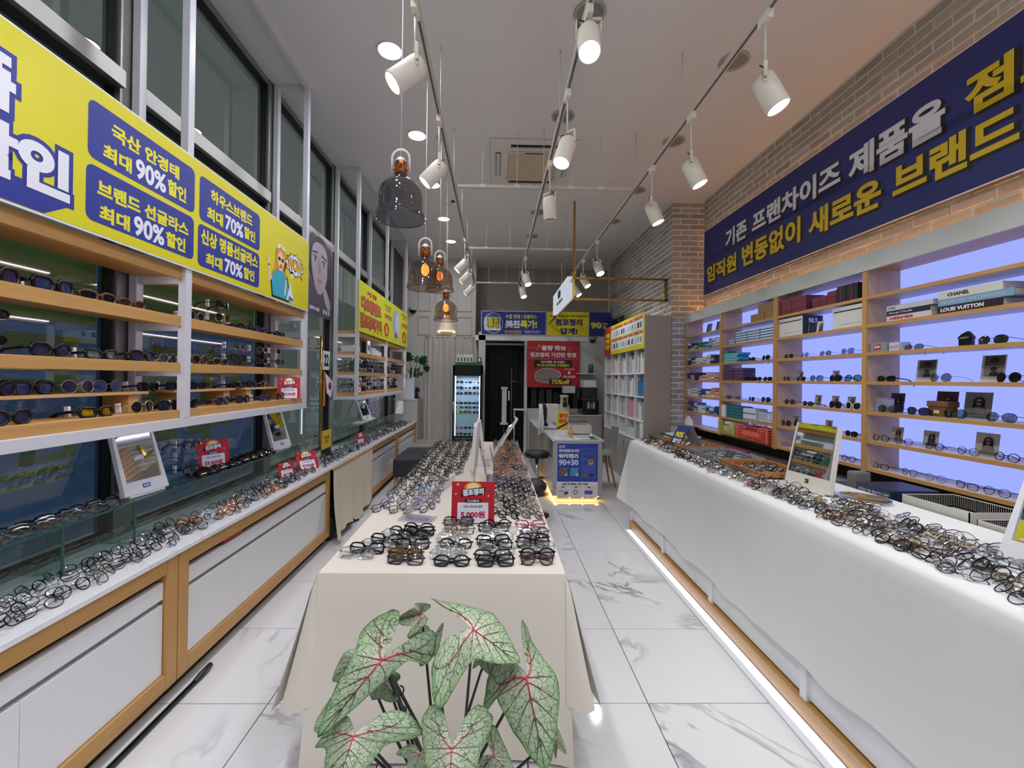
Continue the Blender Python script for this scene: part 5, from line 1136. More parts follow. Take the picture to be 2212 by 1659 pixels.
for i, (loc, rz, tilt, style, fc, label, group, th, lc, mode, roll) in enumerate(EG):
    if i < NIND:
        d = (V(*loc)-V(0, 0, 1.54)).length
        q = place_glasses('eyeglasses', 'eyeglasses', label, group, loc, rz, tilt, style, fc, lc, mode, th, 2 if d < 2.1 else 1, d < 2.5, roll); q.scale = [1.22 if 'front stack' in label else 1.1]*3
    else:
        T = Matrix.Translation(loc) @ Matrix.Rotation(rz, 4, 'Z') @ Matrix.Rotation(-tilt, 4, 'X') @ Matrix.Scale(1.1, 4)
        for n_, m_ in glasses_parts(style, FMAT[fc], LMAT[lc], mode, th*1.1, 0):
            k = len(mass.v); mass.v += [tuple(T @ Vector(v)) for v in m_.v]; mass.f += [[a+k for a in f] for f in m_.f]; mass.m += [mass.mi(m_.mats[a]) for a in m_.m]; mass.sm += m_.sm
tag(mass.build('eyeglasses_spread'), 'countless small eyeglasses further back along the tables and worktops', 'eyeglasses', None, 'stuff')

# ------------------------------------------------------------------ sunglasses on the left shelves
LX = lambda px: 1.70*920/(1069-px)
SG = 'sunglasses on the left oak shelves'
ztop = {'A': 1.849, 'B': 1.605, 'C': 1.360, 'R': 1.459}
wh = {'A': 'top shelf', 'B': 'middle shelf', 'C': 'bottom shelf', 'R': 'bottom riser'}
def shade_row(lv, bay, items):
    for i, (px, style, fc, lc, th) in enumerate(items):
        cnm = {'dark': 'dark', 'grad': 'violet grey gradient', 'mirror': 'yellow mirrored', 'green': 'dark green', 'silverm': 'silver mirrored', 'brown': 'brown', 'blueg': 'blue grey'}[lc]
        lab = '%s sunglasses, %s lenses, %s on %s %s post' % (CN[fc], cnm, ORD[i], wh[lv], 'before' if bay == 1 else 'past')
        q = place_glasses('sunglasses', 'sunglasses', lab, SG, (-1.69 if lv in 'AB' else (-1.765 if lv == 'R' else -1.68), LX(px), ztop[lv]+.001), R(90)+rnd.uniform(-.12, .12), R(6), style, fc, lc, 'open', th*1.45 if th > .0022 else th, 2, True, 0, rnd.random() < .75); q.scale = (1.05,)*3
shade_row('A', 1, [(-60, 'big', 'black', 'dark', .004), (8, 'big', 'black', 'grad', .004), (130, 'big', 'black', 'blueg', .004), (222, 'wrap', 'brown', 'dark', .0034), (292, 'oval', 'brown', 'brown', .0034)])
shade_row('B', 1, [(-50, 'cat', 'black', 'grad', .0034), (127, 'cat', 'black', 'grad', .0036), (231, 'square', 'black', 'silverm', .0036), (318, 'cat', 'black', 'grad', .0034), (372, 'round', 'silver', 'green', .0014)])
shade_row('R', 1, [(-40, 'cat', 'black', 'grad', .004), (55, 'cat', 'black', 'grad', .004), (131, 'cat', 'black', 'blueg', .004), (221, 'biground', 'gold', 'grad', .0014), (280, 'biground', 'silver', 'blueg', .0014), (362, 'square', 'black', 'dark', .003)])
shade_row('C', 1, [(35, 'cat', 'black', 'grad', .003), (217, 'square', 'black', 'mirror', .004), (315, 'biground', 'gold', 'dark', .0016), (372, 'cat', 'black', 'dark', .003)])
shade_row('A', 2, [(428, 'pilot', 'silver', 'dark', .0018), (529, 'wrap', 'black', 'dark', .0036), (565, 'wrap', 'black', 'blueg', .0036), (606, 'wrap', 'black', 'dark', .0036)])
shade_row('B', 2, [(408, 'round', 'white', 'green', .0026), (438, 'cat', 'brown', 'dark', .0036), (482, 'square', 'brown', 'dark', .0034)])
shade_row('R', 2, [(420, 'square', 'black', 'dark', .0032), (460, 'square', 'black', 'dark', .0024), (543, 'square', 'black', 'dark', .003), (573, 'cat', 'black', 'grad', .003), (597, 'round', 'gold', 'dark', .0018)])
shade_row('C', 2, [(412, 'cat', 'black', 'dark', .0034), (485, 'cat', 'purple', 'grad', .0034), (527, 'cat', 'black', 'grad', .003), (574, 'round', 'purple', 'blueg', .0026), (606, 'biground', 'brown', 'brown', .0024)])
def acrylic_stand(x, y, z, h, lab, tiers, rz=R(90), small=False):
    t = thing('acrylic_stand', lab, 'display stand', (x, y, z))
    MB().box(x-.06, x+.045, y-.05, y+.05, z, z+.006, ACRYL).build('base', t); MB().box(x-.04, x-.03, y-.02, y+.02, z+.006, z+h, ACRYL).build('column', t)
    for i, (style, fc, lc) in enumerate(tiers):
        zz = z+.03+i*(h-.05)/max(1, len(tiers)-1) if len(tiers) > 1 else z+h-.05
        MB().box(x-.04, x+.01, y-.008, y+.008, zz+.028, zz+.034, ACRYL).build('arm', t)
        place_glasses('sunglasses' if lc != 'clear' else 'eyeglasses', 'sunglasses' if lc != 'clear' else 'eyeglasses', '%s %s, %s up on %s' % (CN[fc], 'sunglasses' if lc != 'clear' else 'eyeglasses', ORD[i], lab.replace('clear ', '')), 'glasses on acrylic stands', (x+.012, y, zz), rz+rnd.uniform(-.1, .1), 0, style, fc, lc, 'open', .0024, 1, True, 0, True)
acrylic_stand(-1.72, LX(2), 1.604, .14, 'clear acrylic stand nearest the camera on the middle shelf', [('oval', 'black', 'dark'), ('oval', 'black', 'dark')])
acrylic_stand(-1.72, LX(491), 1.848, .13, 'clear acrylic stand on the top shelf past the post', [('pilot', 'gold', 'dark'), ('cat', 'black', 'dark')])
acrylic_stand(-1.72, LX(525), 1.604, .13, 'clear acrylic stand of round sunglasses on the middle shelf', [('pilot', 'black', 'green'), ('round', 'silver', 'green')])
acrylic_stand(-1.72, LX(574), 1.604, .13, 'clear acrylic stand beside the last stand on the middle shelf', [('square', 'brown', 'dark'), ('round', 'gold', 'dark')])
acrylic_stand(-1.72, LX(612), 1.604, .13, 'clear acrylic stand at the far end of the middle shelf', [('round', 'maroon', 'brown'), ('round', 'silver', 'dark')])
acrylic_stand(-1.84, 2.62, .921, .2, 'clear acrylic stand on the glass case by the red price card', [('square', 'black', 'clear'), ('square', 'blue', 'clear'), ('square', 'black', 'clear')])
# far left unit: towers of small sunglasses
for k, (lv, z) in enumerate((('middle', 1.604), ('bottom', 1.359))):
    for i in range(15):
        y = 5.22+i*.168
        if abs(y-6.42) < .05: continue
        t = MB().box(-1.79, -1.70, y-.04, y+.04, z, z+.006, ACRYL).box(-1.765, -1.755, y-.01, y+.01, z, z+.19, ACRYL)
        tag(t.build('acrylic_stand', origin=True), 'small clear acrylic tower, %s along the %s shelf, far oak unit' % (nth(i+1), lv), 'display stand', 'acrylic towers, far unit, %s shelf' % lv)
        for j in range(3):
            place_glasses('sunglasses', 'sunglasses', 'small sunglasses, %s tier of the %s tower, %s shelf, far unit' % (nth(j+1), nth(i+1), lv), 'far unit tower sunglasses, %s shelf' % lv, (-1.735, y, z+.012+j*.058), R(90)+rnd.uniform(-.3, .3), 0, rnd.choice(['cat', 'square', 'round']), rnd.choice(['black', 'black', 'silver', 'white']), rnd.choice(['dark', 'grad']), 'open', .003, 0, False)
# fridge sunglasses
for r_, z in enumerate((.45, .56, .875, .96, 1.05, 1.235, 1.34, 1.45)):
    for c in range(3):
        if r_ == 1 and c == 1: pass
        place_glasses('sunglasses', 'sunglasses', 'small sunglasses in the lit fridge, %s row up, %s column' % (ORD[r_], ['left', 'middle', 'right'][c]), 'fridge sunglasses row %s' % ORD[r_], (-.52+(c-1)*.165, 8.25+.08*(r_ % 2), z), rnd.uniform(-.15, .15), 0, rnd.choice(['wrap', 'square', 'pilot']), rnd.choice(['black', 'black', 'blue', 'red', 'white']) if r_ < 2 or r_ > 4 else 'black', rnd.choice(['dark', 'blueg', 'mirror', 'brown']), 'open', .004, 0, False)
        if r_ not in (0, 1): tag(MB().box(-.545+(c-1)*.165, -.495+(c-1)*.165, 8.38, 8.39, z-.012, z+.055, ACRYL).build('acrylic_stand', origin=True), 'clear acrylic block in the fridge, %s row up, %s column' % (ORD[r_], ['left', 'middle', 'right'][c]), 'display stand', 'acrylic blocks in the fridge row %s' % ORD[r_])
# ------------------------------------------------------------------ right shelf wall: sunglasses and spectacles
RX = lambda px: 2.64*920/(px-1069)
def rrow(z, where, items, name='sunglasses'):
    for i, (px, style, fc, lc, th) in enumerate(items):
        place_glasses(name, name, '%s %s%s, %s along the %s' % (CN[fc], name, '' if lc in ('clear', 'dark') else ', %s lenses' % {'grad': 'violet grey', 'green': 'dark green', 'brown': 'brown', 'blueg': 'blue grey', 'teal': 'teal', 'violet': 'violet', 'greyt': 'pale grey', 'silverm': 'silver'}[lc], ORD[i], where), name+' on the backlit shelves', (2.645, RX(px), z+.001), -R(90)+rnd.uniform(-.2, .1), R(8), style, fc, lc, 'open', th, 2, True)
N_, M_, F_r = 'nearest bay', 'middle bay', 'crate bay'
rrow(1.757, 'third shelf of the '+N_, [(1985, 'oval', 'gun', 'greyt', .0014), (2160, 'pilot', 'gun', 'green', .0014)])
rrow(1.555, 'fourth shelf of the '+N_, [(1924, 'square', 'black', 'dark', .0032), (2044, 'biground', 'silver', 'greyt', .0012), (2195, 'biground', 'gun', 'dark', .0014)])
rrow(1.347, 'fifth shelf of the '+N_, [(1928, 'pilot', 'gun', 'greyt', .0014), (1995, 'cat', 'black', 'blueg', .0022), (2077, 'biground', 'gun', 'teal', .0014), (2180, 'pilot', 'gun', 'greyt', .0014)])
rrow(1.757, 'third shelf of the '+M_, [(1708, 'round', 'brown', 'brown', .0018), (1743, 'round', 'silver', 'violet', .0012), (1789, 'round', 'silver', 'greyt', .0012), (1837, 'cat', 'silver', 'violet', .0014)])
rrow(1.555, 'fourth shelf of the '+M_, [(1704, 'round', 'silver', 'brown', .0016), (1735, 'square', 'silver', 'dark', .0016), (1769, 'cat', 'black', 'teal', .0018), (1811, 'cat', 'black', 'dark', .003), (1850, 'pilot', 'black', 'teal', .0022)])
rrow(1.347, 'fifth shelf of the '+M_, [(1711, 'round', 'brown', 'brown', .0024), (1751, 'oval', 'black', 'blueg', .0034), (1811, 'biground', 'black', 'dark', .003), (1850, 'big', 'white', 'dark', .003)])
rrow(1.147, 'sixth shelf of the '+M_, [(1703, 'biground', 'brown', 'brown', .002), (1737, 'round', 'black', 'violet', .0018), (1768, 'square', 'black', 'dark', .003), (1807, 'square', 'black', 'dark', .003), (1847, 'square', 'black', 'dark', .003)])
rrow(1.757, 'third shelf of the '+F_r, [(1626, 'wrap', 'black', 'dark', .003), (1657, 'pilot', 'black', 'dark', .0024)])
rrow(1.555, 'fourth shelf of the '+F_r, [(1624, 'square', 'black', 'dark', .0028), (1640, 'square', 'black', 'dark', .0028), (1662, 'square', 'black', 'dark', .0028)])
rrow(1.347, 'fifth shelf of the '+F_r, [(1577, 'round', 'brown', 'brown', .002), (1597, 'round', 'silver', 'greyt', .0014), (1627, 'round', 'gun', 'grad', .0018), (1658, 'pilot', 'gun', 'blueg', .0022)])
rrow(1.147, 'sixth shelf of the '+N_, [(1913, 'round', 'black', 'clear', .002), (1964, 'round', 'purple', 'clear', .0016), (2032, 'round', 'black', 'clear', .002), (2108, 'round', 'gun', 'clear', .0014), (2194, 'round', 'black', 'clear', .002)], 'eyeglasses')
rrow(.956, 'lowest shelf of the '+N_, [(1912, 'square', 'black', 'clear', .0022), (1977, 'round', 'gun', 'clear', .0014), (2036, 'round', 'silver', 'clear', .0012), (2105, 'square', 'gun', 'clear', .0016), (2173, 'round', 'gun', 'clear', .0014)], 'eyeglasses')
rrow(.956, 'lowest shelf of the '+M_, [(1699, 'round', 'red', 'clear', .0016), (1760, 'round', 'black', 'clear', .0016), (1799, 'round', 'black', 'clear', .002), (1842, 'round', 'black', 'clear', .002)], 'eyeglasses')
# ================================================================== GOODS ON THE RIGHT SHELVES
def box_thing(name, label, cat, x0, x1, y0, y1, z0, z1, col, group=None, face=None, band=None, b=.001, rough=.45, lid=None):
    """carton; face = colour of a panel printed on the side facing the room (-X); band = (v0,v1,colour)"""
    m = MB(); m.box(x0, x1, y0, y1, z0, z1, mat(col, rough), b=b)
    if face: m.box(x0-.0008, x0, y0+.004, y1-.004, z0+.004, z1-.004, mat(face, rough))
    if band: m.box(x0-.0016, x0-.0008, y0+.004, y1-.004, z0+(z1-z0)*band[0], z0+(z1-z0)*band[1], mat(band[2], rough))
    if lid: m.box(x0-.002, x1+.002, y0-.002, y1+.002, z0+(z1-z0)*.6, z1+.001, mat(lid, rough), b=.001)
    return tag(m.build(name, origin=True), label, cat, group)
X0 = 2.615
# middle bay, top shelf
Z = 2.151
for i, (a, b, q) in enumerate(((3.72, 3.885, 0), (3.54, 3.715, 0), (3.72, 3.885, 1), (3.54, 3.715, 1))):
    box_thing('gift_box', 'maroon lidded box, %s of the block of four on the top backlit shelf' % ['lower far', 'lower near', 'upper far', 'upper near'][i], 'box', X0, X0+.15, a, b, Z+q*.066, Z+q*.066+.065, '#6e1c33', 'maroon boxes on the top backlit shelf', lid='#7a2038')
for a, b, h, l in ((3.40, 3.47, .085, 'far single'), (3.315, 3.395, .085, 'near single')): box_thing('gift_box', 'maroon lidded box, %s one between block and black boxes' % l, 'box', X0, X0+.11, a, b, Z, Z+h, '#6e1c33', 'maroon boxes on the top backlit shelf', lid='#7a2038')
box_thing('gift_box', 'tall maroon box touching the black boxes on the top backlit shelf', 'box', X0, X0+.12, 3.225, 3.31, Z, Z+.105, '#6e1c33', 'maroon boxes on the top backlit shelf', lid='#7a2038')
for a, b, l in ((3.13, 3.22, 'farther'), (3.03, 3.127, 'nearer')):
    box_thing('gift_box', 'black box with a maroon ribbon stripe, %s one on the top backlit shelf' % l, 'box', X0, X0+.15, a, b, Z, Z+.125, '#17151a', 'black ribbon boxes', band=(.1, .9, '#17151a'))
    tag(MB().box(X0-.004, X0-.0018, (a+b)/2-.006, (a+b)/2+.006, Z, Z+.125, mat('#6e1c33', .4)).build('ribbon', origin=True), 'maroon ribbon on the %s black box' % l, 'ribbon')
# middle bay, second shelf: white storage boxes and photo cards
Z = 1.953
for a, b, l in ((3.585, 3.885, 'farther'), (2.975, 3.26, 'nearer')):
    t = thing('storage_box', 'large white box with a black line, %s one on the second backlit shelf' % l, 'box', (X0+.09, (a+b)/2, Z))
    MB().box(X0, X0+.18, a, b, Z, Z+.165, mat('#d8d9d6', .4), b=.002).box(X0-.001, X0, a+.012, b-.012, Z+.125, Z+.134, PK).box(X0-.001, X0, a+.03, b-.06, Z+.03, Z+.033, mat('#9a9a98', .5)).build('carton', t)
    MB().box(X0+.004, X0+.176, a-.0015, a, Z+.002, Z+.163, mat('#23262f', .4)).build('end_label', t)
    text(t, '98.9', PW, (V(0, a-.002, 0), V(1, 0, 0), V(0, 0, 1)), X0+.05, Z+.10, X0+.13, Z+.145, .05, .001); text(t, 'rangiere', mat('#6a6a68', .5), FR(X0-.001), -b+.02, Z+.142, -b+.08, Z+.152, .0, .0006)
CARD = mat('#c9c6c2', .4)
def photo_card(y, z, w, h, lab, kind=0, x=2.665, lean=.12, bgc='#c9c6c2'):
    t = thing('photo_card', lab, 'photo card', (x, y, z))
    X = V(0, -1, 0); Y = V(math.sin(lean), 0, math.cos(lean)); O = V(x, y, z+.001); Fq = (O, X, Y); q = MB()
    N = 6; bend = lambda u: .010*(u/(w/2))**2
    vs = []; 
    for i in range(N+1):
        u = -w/2+w*i/N
        for v in (0, h): vs.append(O+X*u+Y*v+X.cross(Y)*bend(u))
    q.add(vs, [(2*i, 2*i+2, 2*i+3, 2*i+1) for i in range(N)], mat(bgc, .4)); q.build('sheet', t)
    hd, sk, cl = [('#241f22', '#b39a8c', '#8c8682'), ('#1c1a1d', '#a7948c', '#2a2829'), ('#2a1d18', '#c09a80', '#6a3038'), ('#15161c', '#b08f7c', '#5c4a44')][kind % 4]
    pl = [(ell(0, h*.62, w*.2, h*.2, 14), .011, mat(hd, .5)), ([(-w*.2, h*.65), (-w*.24, h*.3), (w*.02, h*.35), (w*.2, h*.3), (w*.2, h*.62)], .011, mat(hd, .5)), (ell(0, h*.62, w*.11, h*.13, 12), .0116, mat(sk, .5)), ([(-w*.3, h*.05), (-w*.2, h*.4), (0, h*.46), (w*.2, h*.4), (w*.32, h*.05)], .0112, mat(cl, .5)), ([(-w*.12, h*.65), (w*.12, h*.65), (w*.1, h*.59), (-w*.1, h*.59)], .0122, PK)]
    if kind >= 4: pl = [([(-w*.48, h*.62), (w*.48, h*.62), (w*.48, h*.98), (-w*.48, h*.98)], .0105, mat('#55504e', .5)), ([(-w*.48, h*.22), (w*.48, h*.22), (w*.48, h*.6), (-w*.48, h*.6)], .0105, mat('#8b8886', .5)), (ell(.0, h*.48, w*.14, h*.09, 12), .0112, mat('#2a2728', .5)), ([(-w*.2, h*.22), (-w*.1, h*.38), (w*.15, h*.38), (w*.28, h*.22)], .0112, PK), (ell(.0, h*.8, w*.2, h*.12, 12), .0112, mat('#1e1b1d', .5))]
    printp(t, (O-X.cross(Y)*.006 if kind < 4 else O-X.cross(Y)*.004, X, Y), pl, 'portrait'); MB().box(x+.012, x+.05, y-w*.12, y+w*.12, z+.0005, z+.004, ACRYL).build('foot', t)
    return t
RYc = lambda px, x=2.66: x*920/(px-1069)
for px, w, h, k, l in ((1748, .075, .085, 0, 'photo card of a dark haired figure beside the farther white storage box'), (1780, .075, .095, 1, 'photo card of a woman in sunglasses between the white storage boxes')): photo_card(RYc(px), 1.953, w, h, l, k)
for px, k, l in ((1738, 0, 'farther'), (1817, 1, 'nearer')): photo_card(RYc(px, 2.75), 1.556, .07, .085, 'small photo card behind sunglasses, %s on the fourth middle shelf' % l, k, 2.75)
for px, k, l in ((1778, 0, 'farthest'), (1816, 1, 'central'), (1852, 2, 'nearest')): photo_card(RYc(px, 2.74), 1.348, .075, .09, 'small portrait card behind sunglasses, %s on the fifth middle shelf' % l, k, 2.74)
for px, k, l in ((1728, 1, 'farther'), (1802, 0, 'nearer')): photo_card(RYc(px, 2.72), 1.148, .075, .09, 'small portrait card behind sunglasses, %s on the sixth middle shelf' % l, k, 2.72)
for px, w, h, k, l in ((2018, .125, .14, 4, 'two picture fashion card, farther one on the fourth nearest shelf'), (2168, .115, .15, 5, 'two picture fashion card, nearer one on the fourth nearest shelf')): photo_card(RYc(px, 2.75), 1.556, w, h, l, k, 2.75)
photo_card(RYc(1954, 2.74), 1.348, .10, .13, 'portrait card of a man in glasses on the fifth nearest shelf', 3, 2.74, bgc='#4a4f86'); photo_card(RYc(2064, 2.77), 1.348, .125, .15, 'portrait card in plaid colours behind the brown case', 2, 2.77, bgc='#5a3540'); photo_card(RYc(2134, 2.77), 1.348, .14, .15, 'grey landscape portrait card at the right of the brown case', 0, 2.77, bgc='#8d8f94')
for px, w, h, k, l in ((1955, .085, .10, 0, 'farthest'), (2030, .095, .10, 1, 'central'), (2156, .115, .125, 0, 'nearest')): photo_card(RYc(px, 2.74), 1.148, w, h, 'small curled portrait card, %s behind the eyeglasses on the sixth nearest shelf' % l, k, 2.74)
t = thing('brochure', 'open blue and white brochure leaning at the divider on the fifth nearest shelf', 'brochure', (2.66, 2.87, 1.348)); MB().prism([(-.12, 0), (.06, 0), (.05, .095), (-.15, .105)], (V(2.66, 2.86, 1.349), V(.12, -.99, 0).normalized(), V(.15, 0, 1).normalized()), 0, .002, mat('#8e93b8', .4)).prism([(-.12, .002), (-.075, .002), (-.09, .10), (-.145, .10)], (V(2.66, 2.86, 1.349), V(.12, -.99, 0).normalized(), V(.15, 0, 1).normalized()), .002, .003, PW).build('sheet', t)
bcx = thing('glasses_case', 'brown leather glasses case with a flap on the fifth nearest shelf', 'case', (2.70, 2.53, 1.348)); LE = mat('#6d4a2c', .5)
MB().box(2.675, 2.74, 2.47, 2.585, 1.348, 1.42, LE, b=.006).build('body', bcx); MB().box(2.67, 2.745, 2.465, 2.59, 1.405, 1.44, mat('#7a5432', .5), b=.006).build('flap', bcx); printp(bcx, FR(2.6745), [(rrect(-2.55, 1.365, -2.515, 1.385, .004), .0006, mat('#d8c9a8', .5))], 'emblem')
# books
def book(y0, y1, z0, z1, col, label, txt=None, tcol=PW, w=.16, tb=(.1, .5), bold=.05, x0=X0, font_v=(.25, .75)):
    t = thing('book', label, 'book', (x0+w/2, (y0+y1)/2, z0), 'coffee table books on the second backlit shelf')
    c = mat(col, .35); MB().box(x0+.004, x0+w-.003, y0+.003, y1-.003, z0+.003, z1-.003, mat('#d9d2cf', .7)).build('pages', t)
    MB().box(x0, x0+w, y0, y1, z0, z0+.003, c).box(x0, x0+w, y0, y1, z1-.003, z1, c).box(x0-.001, x0+.004, y0, y1, z0, z1, c).build('cover', t)
    if txt: L = y1-y0; text(t, txt, tcol, FR(x0-.001), -y1+L*tb[0], z0+(z1-z0)*font_v[0], -y1+L*tb[1], z0+(z1-z0)*font_v[1], bold, .0008)
    return t
Z = 1.953
book(2.51, 2.80, Z, Z+.036, '#d5cfd2', 'white book with red serif title at the bottom of the farther stack', 'HERMES', mat('#b8344c', .4), tb=(.08, .62)); book(2.52, 2.80, Z+.036, Z+.07, '#22283a', 'dark navy book with pale title in the farther stack', 'Georgia O\'Keeffe', PW, tb=(.06, .62), bold=.01); book(2.50, 2.80, Z+.07, Z+.102, '#c9c9ce', 'pale grey book on top of the farther stack', 'Cunning', PK, tb=(.03, .2), bold=.02)
book(2.15, 2.475, Z, Z+.045, '#2a1c2a', 'dark plum book with white capitals at the bottom of the nearer stack', 'LOUIS VUITTON', PW, tb=(.06, .74)); book(2.10, 2.47, Z+.045, Z+.085, '#7ea3bd', 'pale blue book in the middle of the nearer stack', 'NORDIC INTERIORS', mat('#a9c6da', .4), tb=(.05, .9), bold=.03); book(2.15, 2.47, Z+.085, Z+.127, '#d8d8cc', 'cream book with black capitals on top of the nearer stack', 'CHANEL', PK, tb=(.16, .52), bold=.04)
# near bay third shelf: grey box, white box, black pouch
t = thing('glasses_box', 'grey glasses box with a red emblem at the divider on the third nearest shelf', 'box', (2.66, 2.86, 1.758)); MB().box(X0, X0+.08, 2.80, 2.93, 1.758, 1.82, mat('#8d9494', .4), b=.002).build('carton', t); printp(t, FR(X0), [([(-2.895, 1.77), (-2.845, 1.775), (-2.845, 1.81), (-2.895, 1.805)], .0006, mat('#c41f2c', .4))], 'emblem'); text(t, 'Ray·Ban', PW, FR(X0), -2.89, 1.78, -2.85, 1.802, .05, .0016, shear=.3)
box_thing('glasses_box', 'small white box with a red dot beside the grey glasses box', 'box', X0+.01, X0+.09, 2.725, 2.795, 1.758, 1.815, '#c9c9de', None, None, (.35, .6, '#c0a0b0'))
t = thing('pouch', 'small upright black folded pouch on the third nearest shelf', 'pouch', (2.68, 2.37, 1.758)); MB().box(2.66, 2.70, 2.345, 2.405, 1.758, 1.815, BLACK, b=.012).build('body', t); MB().prism([(-2.41, 1.80), (-2.34, 1.80), (-2.345, 1.815), (-2.37, 1.845), (-2.40, 1.83), (-2.42, 1.81)], FR(2.675), -.02, .0, BLACK).build('flap', t)
# bay with crates (far right middle), cartons
B3 = (3.935, 4.83)
for i, (a, b, z, h) in enumerate(((4.10, 4.32, 2.151, .075), (3.935, 4.20, 2.227, .085), (3.935, 4.09, 2.151, .075))): box_thing('cardboard_box', 'brown cardboard box, %s of the three by the ceiling of the crate bay' % ['lower far', 'upper', 'lower near'][i], 'box', X0, X0+.16, a, b, z, z+h, '#a07f56', 'brown cardboard boxes', rough=.8)
for r in range(5):
    for c in range(3):
        w = .2; a = 3.95+c*.215
        box_thing('lens_carton', 'flat white and blue lens carton, %s layer up, %s column of the tiled stack' % (ORD[r], ['near', 'middle', 'far'][c]), 'carton', X0, X0+.14, a, a+.21, 1.953+r*.026, 1.953+r*.026+.025, '#3d7fb0', 'white and blue lens cartons in the crate bay', '#dfe6ee', (.0, .3, '#2f78ad'))
for r in range(2): box_thing('lens_carton', '%s loose white and blue carton at the left of the tiled stack' % ['lower', 'upper'][r], 'carton', X0, X0+.14, 4.60+.0*r, 4.72, 1.953+r*.026, 1.978+r*.026, '#3d7fb0', 'loose white and blue cartons', '#cfdbe6', (0, .4, '#2f78ad'))
for r in range(4): box_thing('lens_carton', 'teal lens carton, %s up, at the left of the third crate bay shelf' % ORD[r], 'carton', X0, X0+.13, 4.56-.03*(r % 2), 4.82, 1.758+r*.026, 1.783+r*.026, '#3a9fb5', 'teal lens cartons', '#45abc2', (.1, .35, '#d3e8ec'))
box_thing('lens_carton', 'small green lens carton on the teal stack', 'carton', X0, X0+.1, 4.74, 4.83, 1.863, 1.885, '#1f8a5a')
for r in range(4):
    for c in range(2): box_thing('lens_carton', 'purple brown lens carton, %s up, %s column, fourth crate bay shelf' % (ORD[r], ['near', 'far'][c]), 'carton', X0, X0+.13, 4.44+c*.2, 4.63+c*.2, 1.556+r*.034, 1.589+r*.034, '#4a3350', 'purple lens cartons', '#5a3f60', (.4, .6, '#6d5274'))
for r in range(4):
    for c in range(3): box_thing('lens_carton', 'teal and green lens carton by the lattice basket, %s up, %s column' % (ORD[r], ['near', 'middle', 'far'][c]), 'carton', X0, X0+.12, 4.46+c*.125, 4.58+c*.125, 1.148+r*.033, 1.18+r*.033, '#1d6f74', 'teal green cartons by the basket', '#2a8388', (.1, .4, '#175a66'))
for r in range(2): box_thing('lens_carton', 'white pale blue carton between teal cartons and lattice basket, %s' % ['lower', 'upper'][r], 'carton', X0, X0+.12, 4.22, 4.44, 1.148+r*.062, 1.209+r*.062, '#c9d3e4', None, '#d5dcea', (.1, .25, '#3b5fa8'))
def lattice_basket(name, label, x0, x1, y0, y1, z0, z1, col, cat='basket', cut=False, nh=5, nv=10):
    t = thing(name, label, cat, ((x0+x1)/2, (y0+y1)/2, z0)); c = mat(col, .45); th = .004
    MB().box(x0, x1, y0, y1, z0, z0+.005, c).build('base', t)
    for F_, a, b, nm in (((V(x0, 0, 0), V(0, -1, 0), V(0, 0, 1)), -y1, -y0, 'side'), ((V(x1, 0, 0), V(0, 1, 0), V(0, 0, 1)), y0, y1, 'side'), ((V(0, y0, 0), V(1, 0, 0), V(0, 0, 1)), x0, x1, 'end'), ((V(0, y1, 0), V(-1, 0, 0), V(0, 0, 1)), -x1, -x0, 'end')):
        m = MB(); L = b-a; n = max(4, int(nv*L/.4))
        zt = z1
        for k in range(nh+1):
            z = z0+(z1-z0-.012)*k/nh; hh = .012 if k in (0, nh) else .007
            if cut and k == nh: 
                for q0, q1 in ((a, a+L*.22), (b-L*.22, b)): m.prism([(q0, z), (q1, z), (q1, z+hh), (q0, z+hh)], F_, -th, 0, c)
                for q0, q1 in ((a+L*.22, a+L*.32), (b-L*.22, b-L*.32)): m.prism([(q0, z+hh), (q0, z), (q1, z-.03), (q1, z-.03+hh)][::(-1 if q1 > q0 else 1)], F_, -th, 0, c)
                m.prism([(a+L*.32, z-.03), (b-L*.32, z-.03), (b-L*.32, z-.03+hh), (a+L*.32, z-.03+hh)], F_, -th, 0, c)
            else: m.prism([(a, z), (b, z), (b, z+hh), (a, z+hh)], F_, -th, 0, c)
        for k in range(n+1):
            u = a+(L-.007)*k/n; top = z1-.003 if not cut or (k/n < .22 or k/n > .78) else z1-.036
            m.prism([(u, z0), (u+.007, z0), (u+.007, top), (u, top)], F_, -th, -.0005, c)
        m.build(nm, t)
    return t
lattice_basket('basket', 'small white lattice basket on the sixth shelf of the crate bay', 2.625, 2.78, 3.94, 4.2, 1.148, 1.245, '#d8d6da', nh=6, nv=14)
CY_, CC = '#c9bd72', '#e8705c'
for nm, a, b, c, lab in (('y', 4.50, 4.83, CY_, 'pale yellow folding crate left of the coral crate'), ('c', 3.945, 4.47, CC, 'coral pink folding crate on the lowest shelf')):
    t = lattice_basket('folding_crate', lab, 2.56, 2.80, a, b, .957, 1.105, c, 'crate', True, 5, 12)
    cm_ = mat(c, .45)
    for yy in (a, b-.02): MB().box(2.556, 2.562, yy, yy+.02, .957, 1.108, cm_).build('corner_post', t)
    MB().prism([(-b+.12, 1.0), (-a-.12, 1.0), (-a-.12, 1.05), (-b+.12, 1.05)], FR(2.56), .0, .002, cm_).build('plate', t)
    if nm == 'c': text(t, 'AYKASA', mat('#8a3f44', .5), FR(2.559), -b+.2, 1.072, -a-.2, 1.092, .05, .002)
    tag(MB().box(2.6, 2.76, a+.06, b-.06, .965, 1.09 if nm == 'c' else 1.1, mat('#b83a48' if nm == 'c' else '#d8d9d4', .5), b=.01).build('packet', origin=True), 'packet lying in the %s crate' % ('coral' if nm == 'c' else 'pale yellow'), 'packet')
